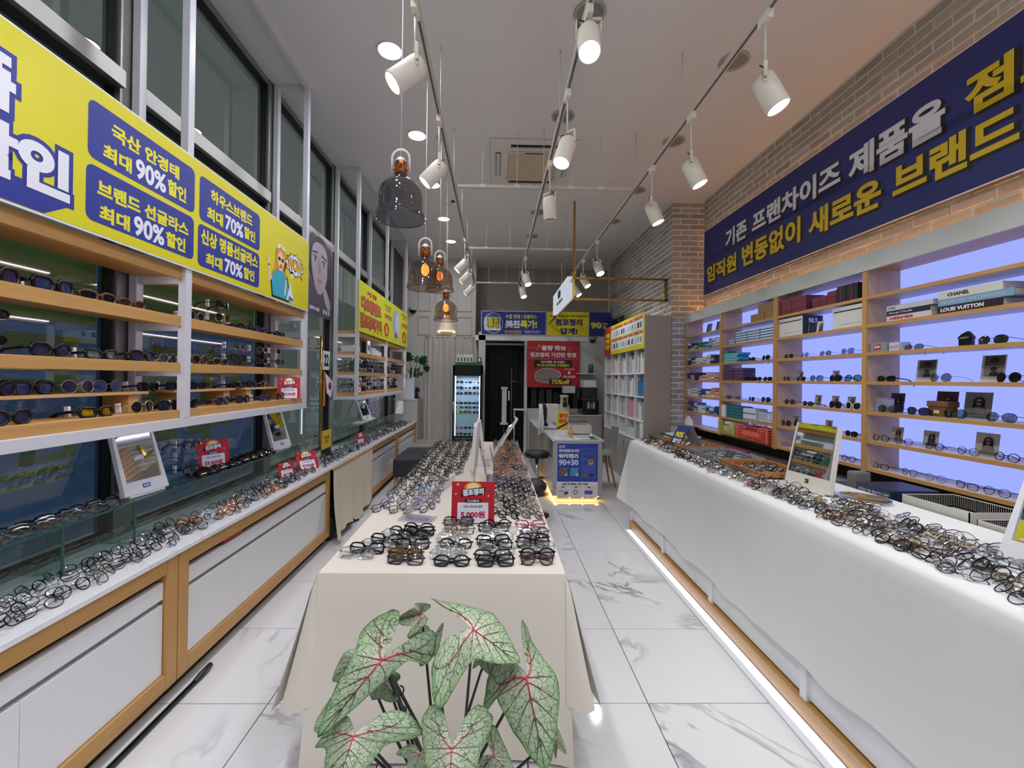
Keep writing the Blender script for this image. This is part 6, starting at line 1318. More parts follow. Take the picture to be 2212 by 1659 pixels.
# farthest bay: contact lens cartons
rb2 = random.Random(5); B4 = (4.885, 5.755)
PAL = {1: ['#2a3a6e', '#3a3560', '#1f8a5a', '#1f8a5a', '#2f78b8', '#2f78b8', '#c9cfe0', '#4b5380'], 2: ['#23305c', '#2d3766', '#d8dade', '#d8dade', '#cfe0d6', '#30406a', '#3a2f3c', '#2f2430'], 3: ['#4a3a6a', '#2a2a40', '#20243a', '#d9a79a', '#d8b0a0', '#e0dcd0', '#d0603a', '#7a2a3a'], 4: ['#d8dadd', '#d8dadd', '#2a4a9a', '#2a4a9a', '#d9d3b0', '#d98a6a', '#e0896a', '#d97a5a'], 5: ['#5a4a80', '#6a5a8e', '#d0d8e6', '#cfe0ea', '#2a6a9a', '#3a8ab8', '#1f4a6a', '#3f9a5a']}
ll = {1: 'second', 2: 'third', 3: 'fourth', 4: 'fifth', 5: 'sixth'}
cname = lambda h: {'2': 'navy', '3': 'blue', '1': 'green', 'c': 'pale', 'd': 'white or salmon', 'e': 'cream or orange', '4': 'violet grey', '5': 'violet', '6': 'violet', '7': 'wine red'}[h[1]]
for lv in range(1, 6):
    z = SLV[lv]+.001; y = B4[1]; ci = 0
    while y > B4[0]+.08:
        w = rb2.choice([.085, .10, .115]); c = PAL[lv][min(7, int((B4[1]-y)/(B4[1]-B4[0])*8))]; hh = rb2.choice([.03, .034, .04]); n = max(2, int(rb2.uniform(.075, .135)/hh)); ci += 1
        for k in range(n):
            f = c if rb2.random() < .7 else '#d5d8de'
            box_thing('lens_carton', '%s lens carton, %s up in %s stack, %s shelf by the pillar' % (cname(c), ORD[k], nth(ci), ll[lv]), 'carton', X0+rb2.uniform(0, .012), X0+.12, y-w+.002, y-.002, z+k*hh, z+(k+1)*hh-.001, c, '%s cartons, %s shelf by the pillar' % (cname(c), ll[lv]), f, (.25, .5, rb2.choice(['#d9dce2', '#26305a', c])))
        y -= w
for yy, l in ((5.35, 'left'), (5.12, 'right')):
    tag(MB().prism([(-.04, 2.151), (.04, 2.151), (.07, 2.27), (-.01, 2.27)], (V(2.70, yy, 0), V(.25, -.97, 0), V(0, 0, 1)), 0, .004, mat('#453d3c', .4)).prism([(.0, 2.16), (.035, 2.16), (.06, 2.26), (.02, 2.26)], (V(2.70, yy, 0), V(.25, -.97, 0), V(0, 0, 1)), .004, .005, mat('#8a7f78', .4)).build('picture_card', origin=True), 'dark leaning picture card, %s one on the top shelf by the pillar' % l, 'card')
tag(MB().box(2.60, 2.62, 4.76, 4.88, 1.12, 1.28, mat('#dcdcdc', .7), b=.004).build('paper_bag', origin=True), 'white paper hanging over the shelf edge by the teal cartons', 'paper')
# ================================================================== ITEMS BEHIND AND ON THE RIGHT COUNTER
def counter_mirror(loc, rz, w, h, tilt, label, big=False, logo=None):
    """white framed tilting mirror; faces local -Y"""
    t = thing('counter_mirror', label, 'mirror', loc, None, rz); LOCAL.add(t.name)
    wm = mat('#e3e4e8' if not big else '#e4dfd2', .3)
    c, s = math.cos(tilt), math.sin(tilt)
    Fq = (V(0, 0, .012), V(1, 0, 0), V(0, s, c)); fw = w*.09; bt = h*.2
    outer = [(-w*.52, 0), (w*.52, 0), (w*.46 if big else w*.5, h), (-w*.46 if big else -w*.5, h)]
    m = MB()
    top = h if not big else h*1.0
    for a, b, c_, d in (((-w*.52, 0), (w*.52, 0), (w*.51, bt), (-w*.51, bt)), ((-w*.51, bt), (-w*.5+fw, bt), (-w*.47+fw*.6, h), (-w*.47, h)), ((w*.5-fw, bt), (w*.51, bt), (w*.47, h), (w*.47-fw*.6, h))): m.prism([a, b, c_, d], Fq, -.018, .006, wm)
    m.prism([(-w*.47, h), (w*.47, h), (w*.47, h+fw*.25), (-w*.47, h+fw*.25)], Fq, -.018, .006, wm) if not big else None
    m.build('frame', t, world=False)
    MB().prism([(-w*.47, bt), (w*.47, bt), (w*.44, h), (-w*.44, h)], Fq, -.008, .001 if not big else .006, MIRROR).build('mirror_glass', t, world=False)
    MB().box(-w*.42, w*.42, -.01, .10, 0, .012, wm, b=.004).build('base', t, world=False)
    MB().prism([(-w*.2, .0), (w*.2, 0), (w*.1, h*.6), (-w*.1, h*.6)], (V(0, .10, .008), V(1, 0, 0), V(0, -.10/(h*.6)+s*.8, 1).normalized()), -.006, .006, wm).build('strut', t, world=False)
    if logo: m = MB(); m.prism(rrect(-w*.09, bt*.35, w*.09, bt*.68, .003), Fq, .006, .007, mat('#2a62b8', .4)); m.build('emblem', t, world=False); text(t, logo, PW, Fq, -w*.06, bt*.43, w*.06, bt*.6, .03, .0076)
    elif big: m = MB(); m.prism([(-.012, bt*.4), (.012, bt*.4), (.012, bt*.7), (-.012, bt*.7)], Fq, .006, .007, PK).prism([(-.012, bt*.52), (.004, bt*.52), (.004, bt*.57), (-.012, bt*.57)], Fq, .007, .0076, wm); m.build('emblem', t, world=False)
    return t
counter_mirror((-1.80, 2.25, .921), R(84), .24, .335, R(17), 'white framed counter mirror on the glass case nearest the camera', logo='ESI')
counter_mirror((-1.80, 3.66, .921), R(84), .24, .335, R(17), 'white framed counter mirror on the glass case beside the red price cards', logo='E')
counter_mirror((-1.80, 6.1, .921), R(80), .26, .36, R(22), 'white framed counter mirror on the far glass case', logo='E')
counter_mirror((1.79, 2.41, RT+.006), -R(84), .30, .37, R(11), 'large cream framed mirror on the long white counter', True)
# near right edge mirror, partly outside the frame
counter_mirror((1.80, 1.365, RT+.006), -R(84), .22, .33, R(20), 'white framed mirror at the right edge of the picture on the white counter', logo='E')
# mirrors on the centre table
def slim_mirror(loc, lean, rz, h, L, label, round_base=False):
    t = thing('table_mirror', label, 'mirror', loc, None, rz)
    wm = mat('#e6e1dc', .35)
    Y = V(math.sin(lean), 0, math.cos(lean)); Fq = (V(0, 0, .02), V(0, -1, 0), Y)
    MB().prism(rrect(-L/2, h*.28, L/2, h, .03), Fq, -.012, .012, wm).build('frame', t, world=False)
    MB().prism(rrect(-L/2+.014, h*.28+.014, L/2-.014, h-.014, .025), Fq, .012, .0135, MIRROR).build('mirror_glass', t, world=False)
    MB().prism([(-L*.3, 0), (L*.3, 0), (L*.2, h*.3), (-L*.2, h*.3)], Fq, -.01, .01, wm).build('strut', t, world=False)
    if round_base: MB().lathe([(0, 0), (.09, 0), (.092, .006), (.085, .012), (0, .014)], CHROME, 28).build('base', t, world=False)
    else: MB().box(-.08, .06, -L*.35, L*.35, 0, .012, wm, b=.003).build('base', t, world=False)
    return t
slim_mirror((-.15, 3.02, TT+.003), R(4), R(-4), .47, .24, 'white slim mirror on a round chrome base, standing edge on among the glasses', True)
slim_mirror((-.10, 3.98, TT+.003), R(-7), R(8), .40, .24, 'white slim mirror farther along the cream table, seen edge on')
t = slim_mirror((-.02, 4.25, TT+.003), R(32), R(0), .46, .22, 'white tilted mirror leaning to the right on the cream table')
for y, x, lab in ((3.42, -.055, 'white and pink price board nearer the chrome mirror base'), (3.85, .0, 'white and pink price board farther along the cream table')):
    t = thing('price_board', lab, 'price card', (x, y, TT+.003)); Fq = (V(x, y, TT+.003), V(0, 1, 0), V(-.2, 0, 1).normalized())
    MB().prism([(-.13, 0), (.13, 0), (.13, .2), (-.13, .2)], Fq, -.003, 0, PW).build('sheet', t); mm = MB(); frame_rect(mm, -.09, .09, .05, .17, .012, 0, .001, Fq, mat('#b8607c', .5)); mm.prism([(-.05, .08), (.05, .08), (.05, .14), (-.05, .14)], Fq, 0, .001, mat('#d9a3b2', .5)); mm.build('print', t)
    MB().box(x, x+.11, y-.13, y+.13, TT+.003, TT+.005, ACRYL).build('stand', t)
for (cx_, cy_), rz, l, lab in (((-.40, 2.86), R(14), .82, 'long clear acrylic sign holder lying between the slanted rows'),):
    t = thing('acrylic_holder', lab, 'sign holder', (cx_, cy_, TT+.004), None, rz*-1)
    LAV = ACRYL
    MB().box(-.006, .006, -l/2, l/2, 0, .05, LAV).build('blade', t, world=False); MB().box(-.006, .19, -l/2-.10, -l/2+.005, .0, .012, LAV, b=.003).box(.03, .16, -l/2-.08, -l/2-.02, .012, .016, LAV).build('foot', t, world=False)
tag(MB().box(.02, .14, 3.18, 3.32, TT+.003, TT+.006, mat('#e2e2e4', .3)).build('clear_plate', origin=True), 'small clear plate on the cream table behind the chrome base', 'plate')
# behind the counter
lattice_basket('basket', 'upper of two stacked white lattice baskets behind the white counter', 2.14, 2.42, 1.88, 2.2, .893, .965, '#cfccc4', nh=9, nv=44); lattice_basket('basket', 'lower of two stacked white lattice baskets behind the white counter', 2.15, 2.42, 1.89, 2.19, .822, .89, '#c6c3ba', nh=9, nv=44)
lattice_basket('basket', 'white lattice basket holding a clear plastic bag behind the white counter', 2.14, 2.46, 1.47, 1.85, .822, .945, '#cfccc4', nh=13, nv=44); lattice_basket('basket', 'white lattice basket at the right edge behind the white counter', 2.14, 2.46, 1.1, 1.42, .822, .95, '#cfccc4', nh=13, nv=40)
BAGM = glassmat('plastic_bag', '#a8a69c', 1.5, .12, 1.5, base=.10)
m = MB(); m.sph((2.3, 1.66, .955), .13, BAGM, 18, 10, (.95, 1.2, .42)); 
for i, v in enumerate(m.v): m.v[i] = (v[0]+.012*math.sin(v[1]*60), v[1]+.01*math.sin(v[0]*70), v[2]+.014*math.sin(v[0]*50+v[1]*40))
tag(m.build('plastic_bag', origin=True), 'crumpled clear plastic bag in the white lattice basket', 'bag')
for z0, z1, c, s, lab, tw in ((.83, .895, '#16181d', 'HOYA', 'black price list binder with pale capitals lying behind the counter', (.12, .55)), (.896, .965, '#1b2b44', 'ESSILOR PRICE LIST', 'navy price list binder on top of the black one', (.1, .95))):
    t = thing('binder', lab, 'binder', (2.2, 2.4, z0)); MB().box(2.13, 2.4, 2.25, 2.47, z0 if z0 > .85 else .822, z1, mat(c, .35), b=.003).build('cover', t); text(t, s, mat('#b8c4d8', .4), FR(2.13), -2.47+.22*tw[0], z0+.02, -2.47+.22*tw[1], z1-.024, .02, .0008)
t = thing('folder', 'large navy blue folder lying open behind the wooden trays', 'folder', (2.3, 3.5, .835)); MB().prism([(2.10, 3.05), (2.50, 3.15), (2.48, 3.85), (2.12, 3.75)], (V(0, 0, .84), V(1, 0, 0), V(0, 1, 0)), 0, .012, mat('#151a38', .35)).prism([(2.11, 3.06), (2.13, 3.06), (2.14, 3.74), (2.12, 3.74)], (V(0, 0, .84), V(1, 0, 0), V(0, 1, 0)), .012, .016, PW).build('cover', t)
tag(MB().box(2.16, 2.42, 3.88, 4.3, .822, .87, mat('#8d8a86', .5), b=.006).box(2.18, 2.40, 3.95, 4.28, .87, .89, mat('#7a1f4a', .5), b=.006).build('flat_case', origin=True), 'grey flat case with a magenta sleeve behind the far wooden tray', 'case')
t = thing('tent_sign', 'small navy and yellow tent sign among the far trays', 'sign', (1.78, 4.02, RT+.005)); Fq = (V(1.70, 3.98, RT+.03), V(.35, -.93, 0).normalized(), V(.45, .0, .9).normalized()); MB().prism([(-.07, 0), (.07, 0), (.07, .19), (-.07, .19)], Fq, -.004, 0, PBD).prism([(-.07, .0), (.07, 0), (.07, .2), (-.07, .2)], (V(1.90, 3.98, RT+.03), V(.35, -.93, 0).normalized(), V(-.45, 0, .9).normalized()), -.002, 0, mat('#9a9aa4', .5)).build('sheet', t); text(t, '90%', PYT, Fq, -.05, .07, .05, .13, .05, .001); text(t, '할인', PW, Fq, -.05, .015, .05, .06, .05, .001)
t = thing('round_tray', 'oval mirror tray lying behind the large cream mirror', 'tray', (1.95, 2.28, RT+.006)); MB().lathe([(0, .008), (.10, .008), (.112, .014), (.118, .012), (.118, 0)], MIRROR, 30, Matrix.Translation((1.95, 2.22, RT+.006))).build('rim', t)
t = thing('phone', 'grey desk telephone in the shadow behind the cream mirror', 'telephone', (2.3, 2.8, .822)); MB().box(2.18, 2.42, 2.7, 2.9, .822, .86, mat('#3b3b3e', .5), b=.006).build('base', t); MB().box(2.2, 2.25, 2.71, 2.89, .86, .89, mat('#2b2b2e', .4), b=.01).build('handset', t)
t = thing('lens_meter', 'pale grey bench instrument in the shadow behind the white counter', 'instrument', (2.3, 2.62, .822)); MB().box(2.2, 2.36, 2.58, 2.68, .822, .87, mat('#8b8a88', .5), b=.006).build('base', t); MB().box(2.24, 2.34, 2.6, 2.67, .87, .99, mat('#777572', .5), b=.012).build('head', t)
for i, (x, y, s) in enumerate(((2.25, 3.02, .05), (2.36, 2.98, .04))): tag(MB().box(x, x+.12, y-.05, y+.02, .822, .822+s, mat('#77757a', .5), b=.004).build('paper_carton', origin=True), '%s small grey carton in the dark gap behind the wooden tray' % ['farther', 'nearer'][i], 'carton')
m = MB()
for i, (a, b_, z, c) in enumerate(((5.1, 5.5, .0, '#d6d6d6'), (5.15, 5.6, .02, '#3a3b40'), (5.05, 5.45, .04, '#cfd4dc'))): tag(MB().box(2.2, 2.48, a, b_, .822+z, .84+z, mat(c, .5), b=.002).build('document_tray', origin=True), ['lowest white', 'middle dark', 'topmost pale'][i]+' paper tray in the stack by the pillar', 'tray')
t = thing('house_card', 'white house shaped card beside black pouch near the pillar', 'card', (2.5, 5.45, .822)); MB().prism([(-5.55, .96), (-5.32, .96), (-5.32, 1.04), (-5.435, 1.10), (-5.55, 1.04)], FR(2.5), 0, .004, PW).build('sheet', t); MB().box(2.5, 2.56, 5.3, 5.58, .822, .965, BLACK).build('stand', t)
# ================================================================== RECEPTION AND BACK WORKSHOP
t = thing('tilt_mirror', 'tilted mirror stand with painted orange and yellow reflections on the reception desk', 'sign', (.86, 5.72, .78)); Fq = (V(.90, 5.70, .80), V(.96, .25, 0).normalized(), V(.12, .30, .95).normalized())
MB().prism([(-.085, .07), (.085, .07), (.085, .33), (-.085, .33)], Fq, -.012, 0, mat('#c9c6c0', .4)).build('back', t); MB().prism([(-.095, -.02), (.095, -.02), (.09, .07), (-.09, .07)], Fq, -.016, .004, WHITE).build('base', t)
printp(t, Fq, [([(-.078, .075), (.078, .075), (.078, .325), (-.078, .325)], .0006, mat('#d8c21c', .4)), ([(-.078, .10), (.078, .18), (.078, .15), (-.078, .075)], .0012, PK)], 'print')  # mirror reflections painted on the panel as flat colour
for s, v in (('할인', .24), ('점포', .165)): text(t, s, mat('#c9482a', .4), Fq, -.06, v, .066, v+.06, .08, .0016)
t = thing('bottle', 'yellow bottle with a red cap on the reception desk', 'bottle', (1.01, 5.62, .78)); MB().lathe([(0, 0), (.02, 0), (.022, .01), (.022, .10), (.012, .115)], mat('#d9a51c', .35), 16, Matrix.Translation((1.01, 5.62, .78))).build('body', t); MB().lathe([(.012, .115), (.012, .135), (0, .138)], mat('#a8532a', .4), 12, Matrix.Translation((1.01, 5.62, .78))).build('cap', t)
t = thing('sample_bin', 'white open bin of dark lens samples on the reception desk', 'bin', (1.2, 6.1, .78)); bw = mat('#d5d2c6', .45)
for q in ((1.05, 1.36, 5.93, 5.945), (1.05, 1.36, 6.28, 6.295), (1.05, 1.065, 5.945, 6.28), (1.345, 1.36, 5.945, 6.28)): MB().box(*q, .78, .905, bw).build('side', t)
MB().box(1.05, 1.36, 5.93, 6.295, .78, .79, bw).build('base', t)
for i in range(9): tag(MB().tube([(1.09+i*.029+.012*math.cos(2*PI*k/14), 6.05+.02*(i % 3), .93+.026*math.sin(2*PI*k/14)) for k in range(14)], .0035, mat('#3a2420' if i % 2 else '#5c4440', .4), 4, True).tube([(1.09+i*.029, 6.05+.02*(i % 3), .90), (1.09+i*.029, 6.05+.02*(i % 3), .79)], .003, STEEL, 4).build('trial_lens', origin=True), 'dark rimmed lens sample, %s from the left in the white bin' % ORD[i], 'lens', 'lens samples in the white bin')
for i, (x0, x1, y0, y1) in enumerate(((.80, 1.0, 5.45, 5.68), (1.06, 1.24, 5.46, 5.62))): tag(MB().box(x0, x1, y0, y1, .78, .783+.001*i, PW).box(x0+.02, x1-.02, y0+.02, y1-.02, .784, .785, mat('#b9c0c9', .5)).build('paper', origin=True), ['left', 'right'][i]+' printed sheet on the reception desk', 'paper')
tag(MB().box(1.1, 1.34, 5.44, 5.7, .7805, .7815, mat('#3f5a50', .5)).build('desk_mat', origin=True), 'dark green mat under papers on the reception desk', 'mat')
t = thing('mouse', 'white computer mouse with black buttons on the reception desk', 'mouse', (1.3, 5.68, .78)); MB().sph((1.3, 5.68, .80), .04, WHITE, 14, 8, (.7, 1.1, .55)).build('body', t)
t = thing('monitor', 'white backed monitor on the rear grey counter', 'monitor', (.85, 6.75, .80)); MB().box(.70, 1.02, 6.74, 6.77, .86, 1.16, mat('#dedad2', .35), b=.02).build('panel', t); MB().tube([(.86, 6.78, .81), (.86, 6.78, .98)], .02, WHITE, 10).box(.76, .96, 6.7, 6.86, .80, .815, WHITE).build('stand', t)
t = thing('phone_stand', 'white forked stand with black strap on the rear grey counter', 'stand', (.72, 6.5, .80)); mm = MB(); mm.tube([(.69, 6.5, .70), (.70, 6.5, 1.0), (.72, 6.5, 1.16)], .022, WHITE, 8).tube([(.73, 6.5, .72), (.745, 6.5, .9), (.72, 6.5, 1.1)], .018, WHITE, 8).build('arm', t); MB().tube([(.75, 6.52, 1.18), (.78, 6.52, 1.08), (.77, 6.52, .9), (.80, 6.52, .83)], .03, DARK, 8).build('strap', t)
t = thing('refractor', 'cream coloured rounded eye testing device at the back', 'instrument', (1.3, 7.9, .88)); T = Matrix.Translation((1.34, 8.2, .88)); CR = mat('#d9d3c4', .35); MB().lathe([(0, 0), (.12, 0), (.12, .05), (.11, .16), (.08, .20), (.075, .32), (.085, .33), (.085, .37), (0, .375)], CR, 20, T).build('body', t); MB().box(1.30, 1.38, 8.07, 8.1, 1.03, 1.12, DARK).box(1.31, 1.37, 8.08, 8.12, 1.14, 1.2, DARK).build('screen', t)
t = thing('printer', 'black printer stack on the rear work cabinet', 'printer', (1.82, 8.3, .88)); MB().box(1.68, 1.99, 8.1, 8.6, .88, 1.16, BLACK, b=.01).build('body', t); MB().box(1.69, 1.98, 8.12, 8.6, 1.16, 1.20, mat('#3a3a3c', .4)).box(1.70, 1.97, 8.15, 8.6, 1.20, 1.40, mat('#232327', .4), b=.01).build('upper_body', t); MB().box(1.76, 1.92, 8.09, 8.10, 1.0, 1.1, mat('#5f5f62', .3)).box(1.78, 1.80, 8.085, 8.09, 1.0, 1.13, mat('#c9c9c9', .4)).box(1.88, 1.90, 8.085, 8.09, 1.0, 1.13, mat('#c9c9c9', .4)).build('tray', t)
box_thing('carton', 'white carton on top of the black printer', 'box', 1.71, 1.95, 8.15, 8.5, 1.405, 1.54, '#dcdcd8'); tag(MB().box(1.64, 2.0, 8.35, 8.69, 1.66, 1.68, mat('#c9c9c2', .4)).build('wall_shelf', origin=True), 'short white wall shelf above the printer', 'shelf')
box_thing('carton', 'white box hanging at the edge of the dark opening', 'box', 1.36, 1.6, 8.45, 8.6, 1.28, 1.42, '#d0d2d2')
tag(MB().lathe([(0, 0), (.05, 0), (.05, .16), (.03, .18)], mat('#39627c', .3), 14, Matrix.Translation((1.92, 8.5, 1.68))).build('canister', origin=True), 'blue canister on the wall shelf above the printer', 'canister')
m = MB()
for x, z, h in ((.82, .9, .5), (.98, .95, .42), (1.14, .95, .4), (1.28, .95, .35)): tag(MB().box(x-.07, x+.06, 8.82, 9.0, .95, .95+h, mat('#1b1b1e' if x != 1.14 else '#3a3a40', .5), b=.02).build('equipment', origin=True), 'dark machine in the unlit workshop opening, %s from the left' % ORD[int((x-.8)/.15)], 'machine', 'machines in the dark workshop')
# visible in the doorway : instrument column, stool, small table
t = thing('instrument_stand', 'white column of an eye test stand in the dark doorway', 'instrument stand', (.2, 8.85, 0)); MB().box(.15, .25, 8.82, 8.9, .6, 1.36, WHITE, b=.01).box(.13, .27, 8.8, 8.92, 1.34, 1.38, WHITE).box(.12, .28, 8.8, 8.92, .6, .64, WHITE).tube([(.2, 8.86, .6), (.2, 8.86, 0)], .04, DARK, 10).build('column', t); MB().tube([(.35, 8.84, .0), (.35, 8.84, 1.8)], .006, STEEL, 6).tube([(.32, 8.84, 1.5), (.5, 8.84, 1.5)], .006, STEEL, 6).build('arm', t); MB().box(.28, .31, 8.82, 8.86, 1.1, 1.3, WHITE).build('head', t)
t = thing('exam_table', 'small pale table with instruments at the right of the doorway', 'table', (.5, 8.8, 0)); MB().box(.38, .6, 8.5, 8.68, .92, .95, WHITE, b=.004).build('top', t); MB().tube([(.40, 8.6, .92), (.40, 8.6, 0)], .012, WHITE, 8).build('leg', t); 
t = thing('round_stool', 'dark round swivel stool beside the centre table end', 'stool', (.62, 5.75, 0)); MB().lathe([(0, .50), (.16, .50), (.17, .53), (.16, .57), (0, .58)], mat('#1d1a1a', .5), 24, Matrix.Translation((.58, 5.75, 0))).build('seat', t); MB().tube([(.58, 5.75, .5), (.58, 5.75, .05)], .025, CHROME, 10).lathe([(0, .06), (.16, .02), (.17, 0)], DARK, 20, Matrix.Translation((.58, 5.75, 0))).build('base', t)
t = thing('barrow_stool', 'dark low saddle stool in the aisle beside the cream table', 'stool', (.5, 4.9, 0)); MB().sph((.48, 4.85, .33), .16, mat('#24221f', .5), 16, 8, (.8, 1.2, .5)).build('seat', t); MB().tube([(.48, 4.85, .28), (.48, 4.85, .04)], .025, CHROME, 10).lathe([(0, .05), (.15, .02), (.16, 0)], DARK, 20, Matrix.Translation((.48, 4.85, 0))).build('base', t)
t = thing('chair', 'grey shell chair with wooden legs behind the reception desk', 'chair', (1.64, 6.3, 0)); GS = mat('#7d7f84', .5); vs = []; fs = []
prof = [(-.20, .44), (-.08, .43), (.06, .43), (.15, .46), (.20, .54), (.23, .68), (.26, .85)]
for i, (u, z) in enumerate(prof):
    for k in range(7):
        w = (k-3)/3; ww = .22 if i < 4 else .22-.015*(i-3); vs.append((1.58+u+.05*w*w*(-1 if i > 3 else 0)+0, 6.3+w*ww, z+.04*w*w*(1 if i < 4 else 0)))
for i in range(len(prof)-1):
    for k in range(6): fs.append((i*7+k, i*7+k+1, (i+1)*7+k+1, (i+1)*7+k))
MB().add(vs, fs, GS, True).build('seat', t)
for x, y in ((1.42, 6.12), (1.42, 6.48), (1.76, 6.12), (1.76, 6.48)): MB().tube([(1.59+(x-1.59)*.5, 6.3+(y-6.3)*.6, .43), (x, y, 0)], [.018, .012], mat('#b08a55', .5), 8).build('leg', t)
for nm, y, z0, z1, n_ in (('low', 5.95, .70, .80, 0),):
    pass
box_thing('carton', 'white carton with plastic wrap on the ledge below the cubbies', 'box', 2.06, 2.3, 6.2, 6.55, .701, .82, '#cfd2d4'); m = MB().sph((2.18, 6.0, .77), .12, BAGM, 14, 8, (1, 1, .6)); tag(m.build('plastic_bag', origin=True), 'clear plastic bag on the ledge below the cubbies', 'bag'); tag(MB().box(2.05, 2.09, 5.80, 5.83, .701, .98, PK).box(2.05, 2.085, 5.835, 5.98, .701, .95, WHITE).build('file_holder', origin=True), 'black and white file holder at the end of the cubby ledge', 'holder')
# boxes in the cubbies
rb3 = random.Random(9)
for r in range(3):
    for c in range(5):
        y = CY[c]+.02; kk = 0
        while y < CY[c+1]-.075:
            kk += 1
            w = rb3.choice([.04, .05, .07]); h = rb3.uniform(.2, .29); cl = ['#c9c6c8', '#b9a9ae', '#a8a4b4', '#d8d6d6', '#8e9aa8'][rb3.randrange(5)] if not (r == 1 and c == 0) else '#2f6fa8'
            if r == 0 and c == 1: cl = '#c98f9a'
            box_thing('lens_carton', '%s lens carton, %s from the near side, %s cubby of the %s row' % ({'#2f6fa8': 'blue', '#c98f9a': 'pink'}.get(cl, 'pale'), nth(kk), ORD[c], ['lowest', 'middle', 'top'][r]), 'carton', cx0+.03, cx1-.05, y, y+w-.004, CZ[r]+.001, CZ[r]+h, cl, '%s cartons in the %s cubby row' % ({'#2f6fa8': 'blue', '#c98f9a': 'pink'}.get(cl, 'pale'), ['lowest', 'middle', 'top'][r]), None, None)
            y += w
# cameras
for loc, lab in (((1.98, 8.64, 2.36), 'dark dome security camera under the back beam'), ((-1.72, 8.9, 2.95), 'white dome security camera high at the back left corner')):
    t = thing('security_camera', lab, 'camera', loc); MB().lathe([(.0, .06), (.08, .06), (.085, .03), (.08, 0)], mat('#bdbcba' if loc[0] < 0 else '#8f8d8b', .4), 18, Matrix.Translation(loc)).build('housing', t); MB().sph(loc, .062, BLACK, 16, 8).build('dome', t)
    MB().box(loc[0]-.02, loc[0]+.02, loc[1], loc[1]+.05 if loc[0] < 0 else loc[1]+.02, loc[2]+.03, loc[2]+.07, WHITE).build('bracket', t)
t = thing('wall_sensor', 'small white box with cable under the back beam', 'sensor', (2.2, 8.66, 2.2)); MB().box(2.18, 2.24, 8.66, 8.70, 2.2, 2.32, WHITE, b=.004).build('case', t)
# things on the far left unit and counter end
box_thing('carton', 'long white carton on the top shelf at the near end of the far oak unit', 'box', -1.85, -1.68, 5.14, 5.32, 1.849, 1.92, '#d9dade'); box_thing('carton', 'green can shaped tin box at the near end of the far oak unit', 'box', -1.74, -1.66, 5.16, 5.24, 1.606, 1.74, '#1f7a46', None, '#2a8a52', (.3, .55, '#c9e0c9'))
for i, y in enumerate((5.9, 6.05, 6.2)): box_thing('carton', '%s white and blue carton on the top shelf of the far oak unit' % ['farther left', 'middle', 'nearer right'][i], 'box', -1.78, -1.68, y, y+.12, 1.849, 1.95-.02*i, '#d3d8e6', None, '#dfe3ee', (.2, .5, '#5a6fb0'))
t = thing('number_card', 'tall white numbered card on the top shelf of the far oak unit', 'card', (-1.7, 5.75, 1.849)); MB().box(-1.705, -1.70, 5.7, 5.82, 1.849, 2.03, PW).build('sheet', t); text(t, '제품', PBL, FL(-1.70), 5.72, 1.9, 5.80, 1.98, .04, .001)
box_thing('fire_bottle', 'slim red bottle on the bottom shelf of the far oak unit', 'bottle', -1.66, -1.645, 5.18, 5.26, 1.36, 1.50, '#c0282e', None, '#d8d8dc', (.1, .3, '#c0282e'))
tag(MB().box(-1.89, -1.66, 5.0, 5.04, 2.106, 2.106+.002, OAK).build('wood_strip', origin=True), 'thin oak strip on top of the far shelf unit end', 'strip') if False else None
for y, c, l in ((6.55, '#7b4a8a', 'violet'), (6.85, '#3b3f6a', 'navy')): 
    t = thing('floral_card', '%s floral patterned card standing behind the far glass case' % l, 'card', (-1.9, y, .921)); MB().box(-1.89, -1.885, y-.12, y+.12, .921, 1.24, mat('#c6bcd6', .4)).build('sheet', t)
    printp(t, FL(-1.885), [(ell(y-.09+.06*(k % 4), .96+.06*(k // 4)+.02*(k % 2), .018, .022, 8), .0006, mat([c, '#b0507a', '#2a2440'][k % 3], .5)) for k in range(18)])
t = thing('brochure_holder', 'white brochure stand with dark leaflets by the grey cabinet', 'brochure stand', (-1.75, 7.5, .921)); MB().prism([(0, 0), (.16, 0), (.10, .22), (.06, .22)], (V(-1.72, 7.42, .921), V(0, 1, 0), V(0, 0, 1)), 0, .12, WHITE).build('body', t); MB().box(-1.74, -1.72, 7.56, 7.70, .93, 1.14, mat('#3a5a66', .5)).build('leaflet', t)
t = thing('coffee_machine', 'small black coffee machine on the grey cabinet', 'coffee machine', (-1.6, 8.45, 1.14)); MB().box(-1.56, -1.52, 8.4, 8.56, 1.14, 1.36, BLACK, b=.006).box(-1.56, -1.48, 8.4, 8.56, 1.14, 1.165, BLACK).build('body', t); MB().box(-1.52, -1.49, 8.45, 8.5, 1.27, 1.33, DARK).build('spout', t)
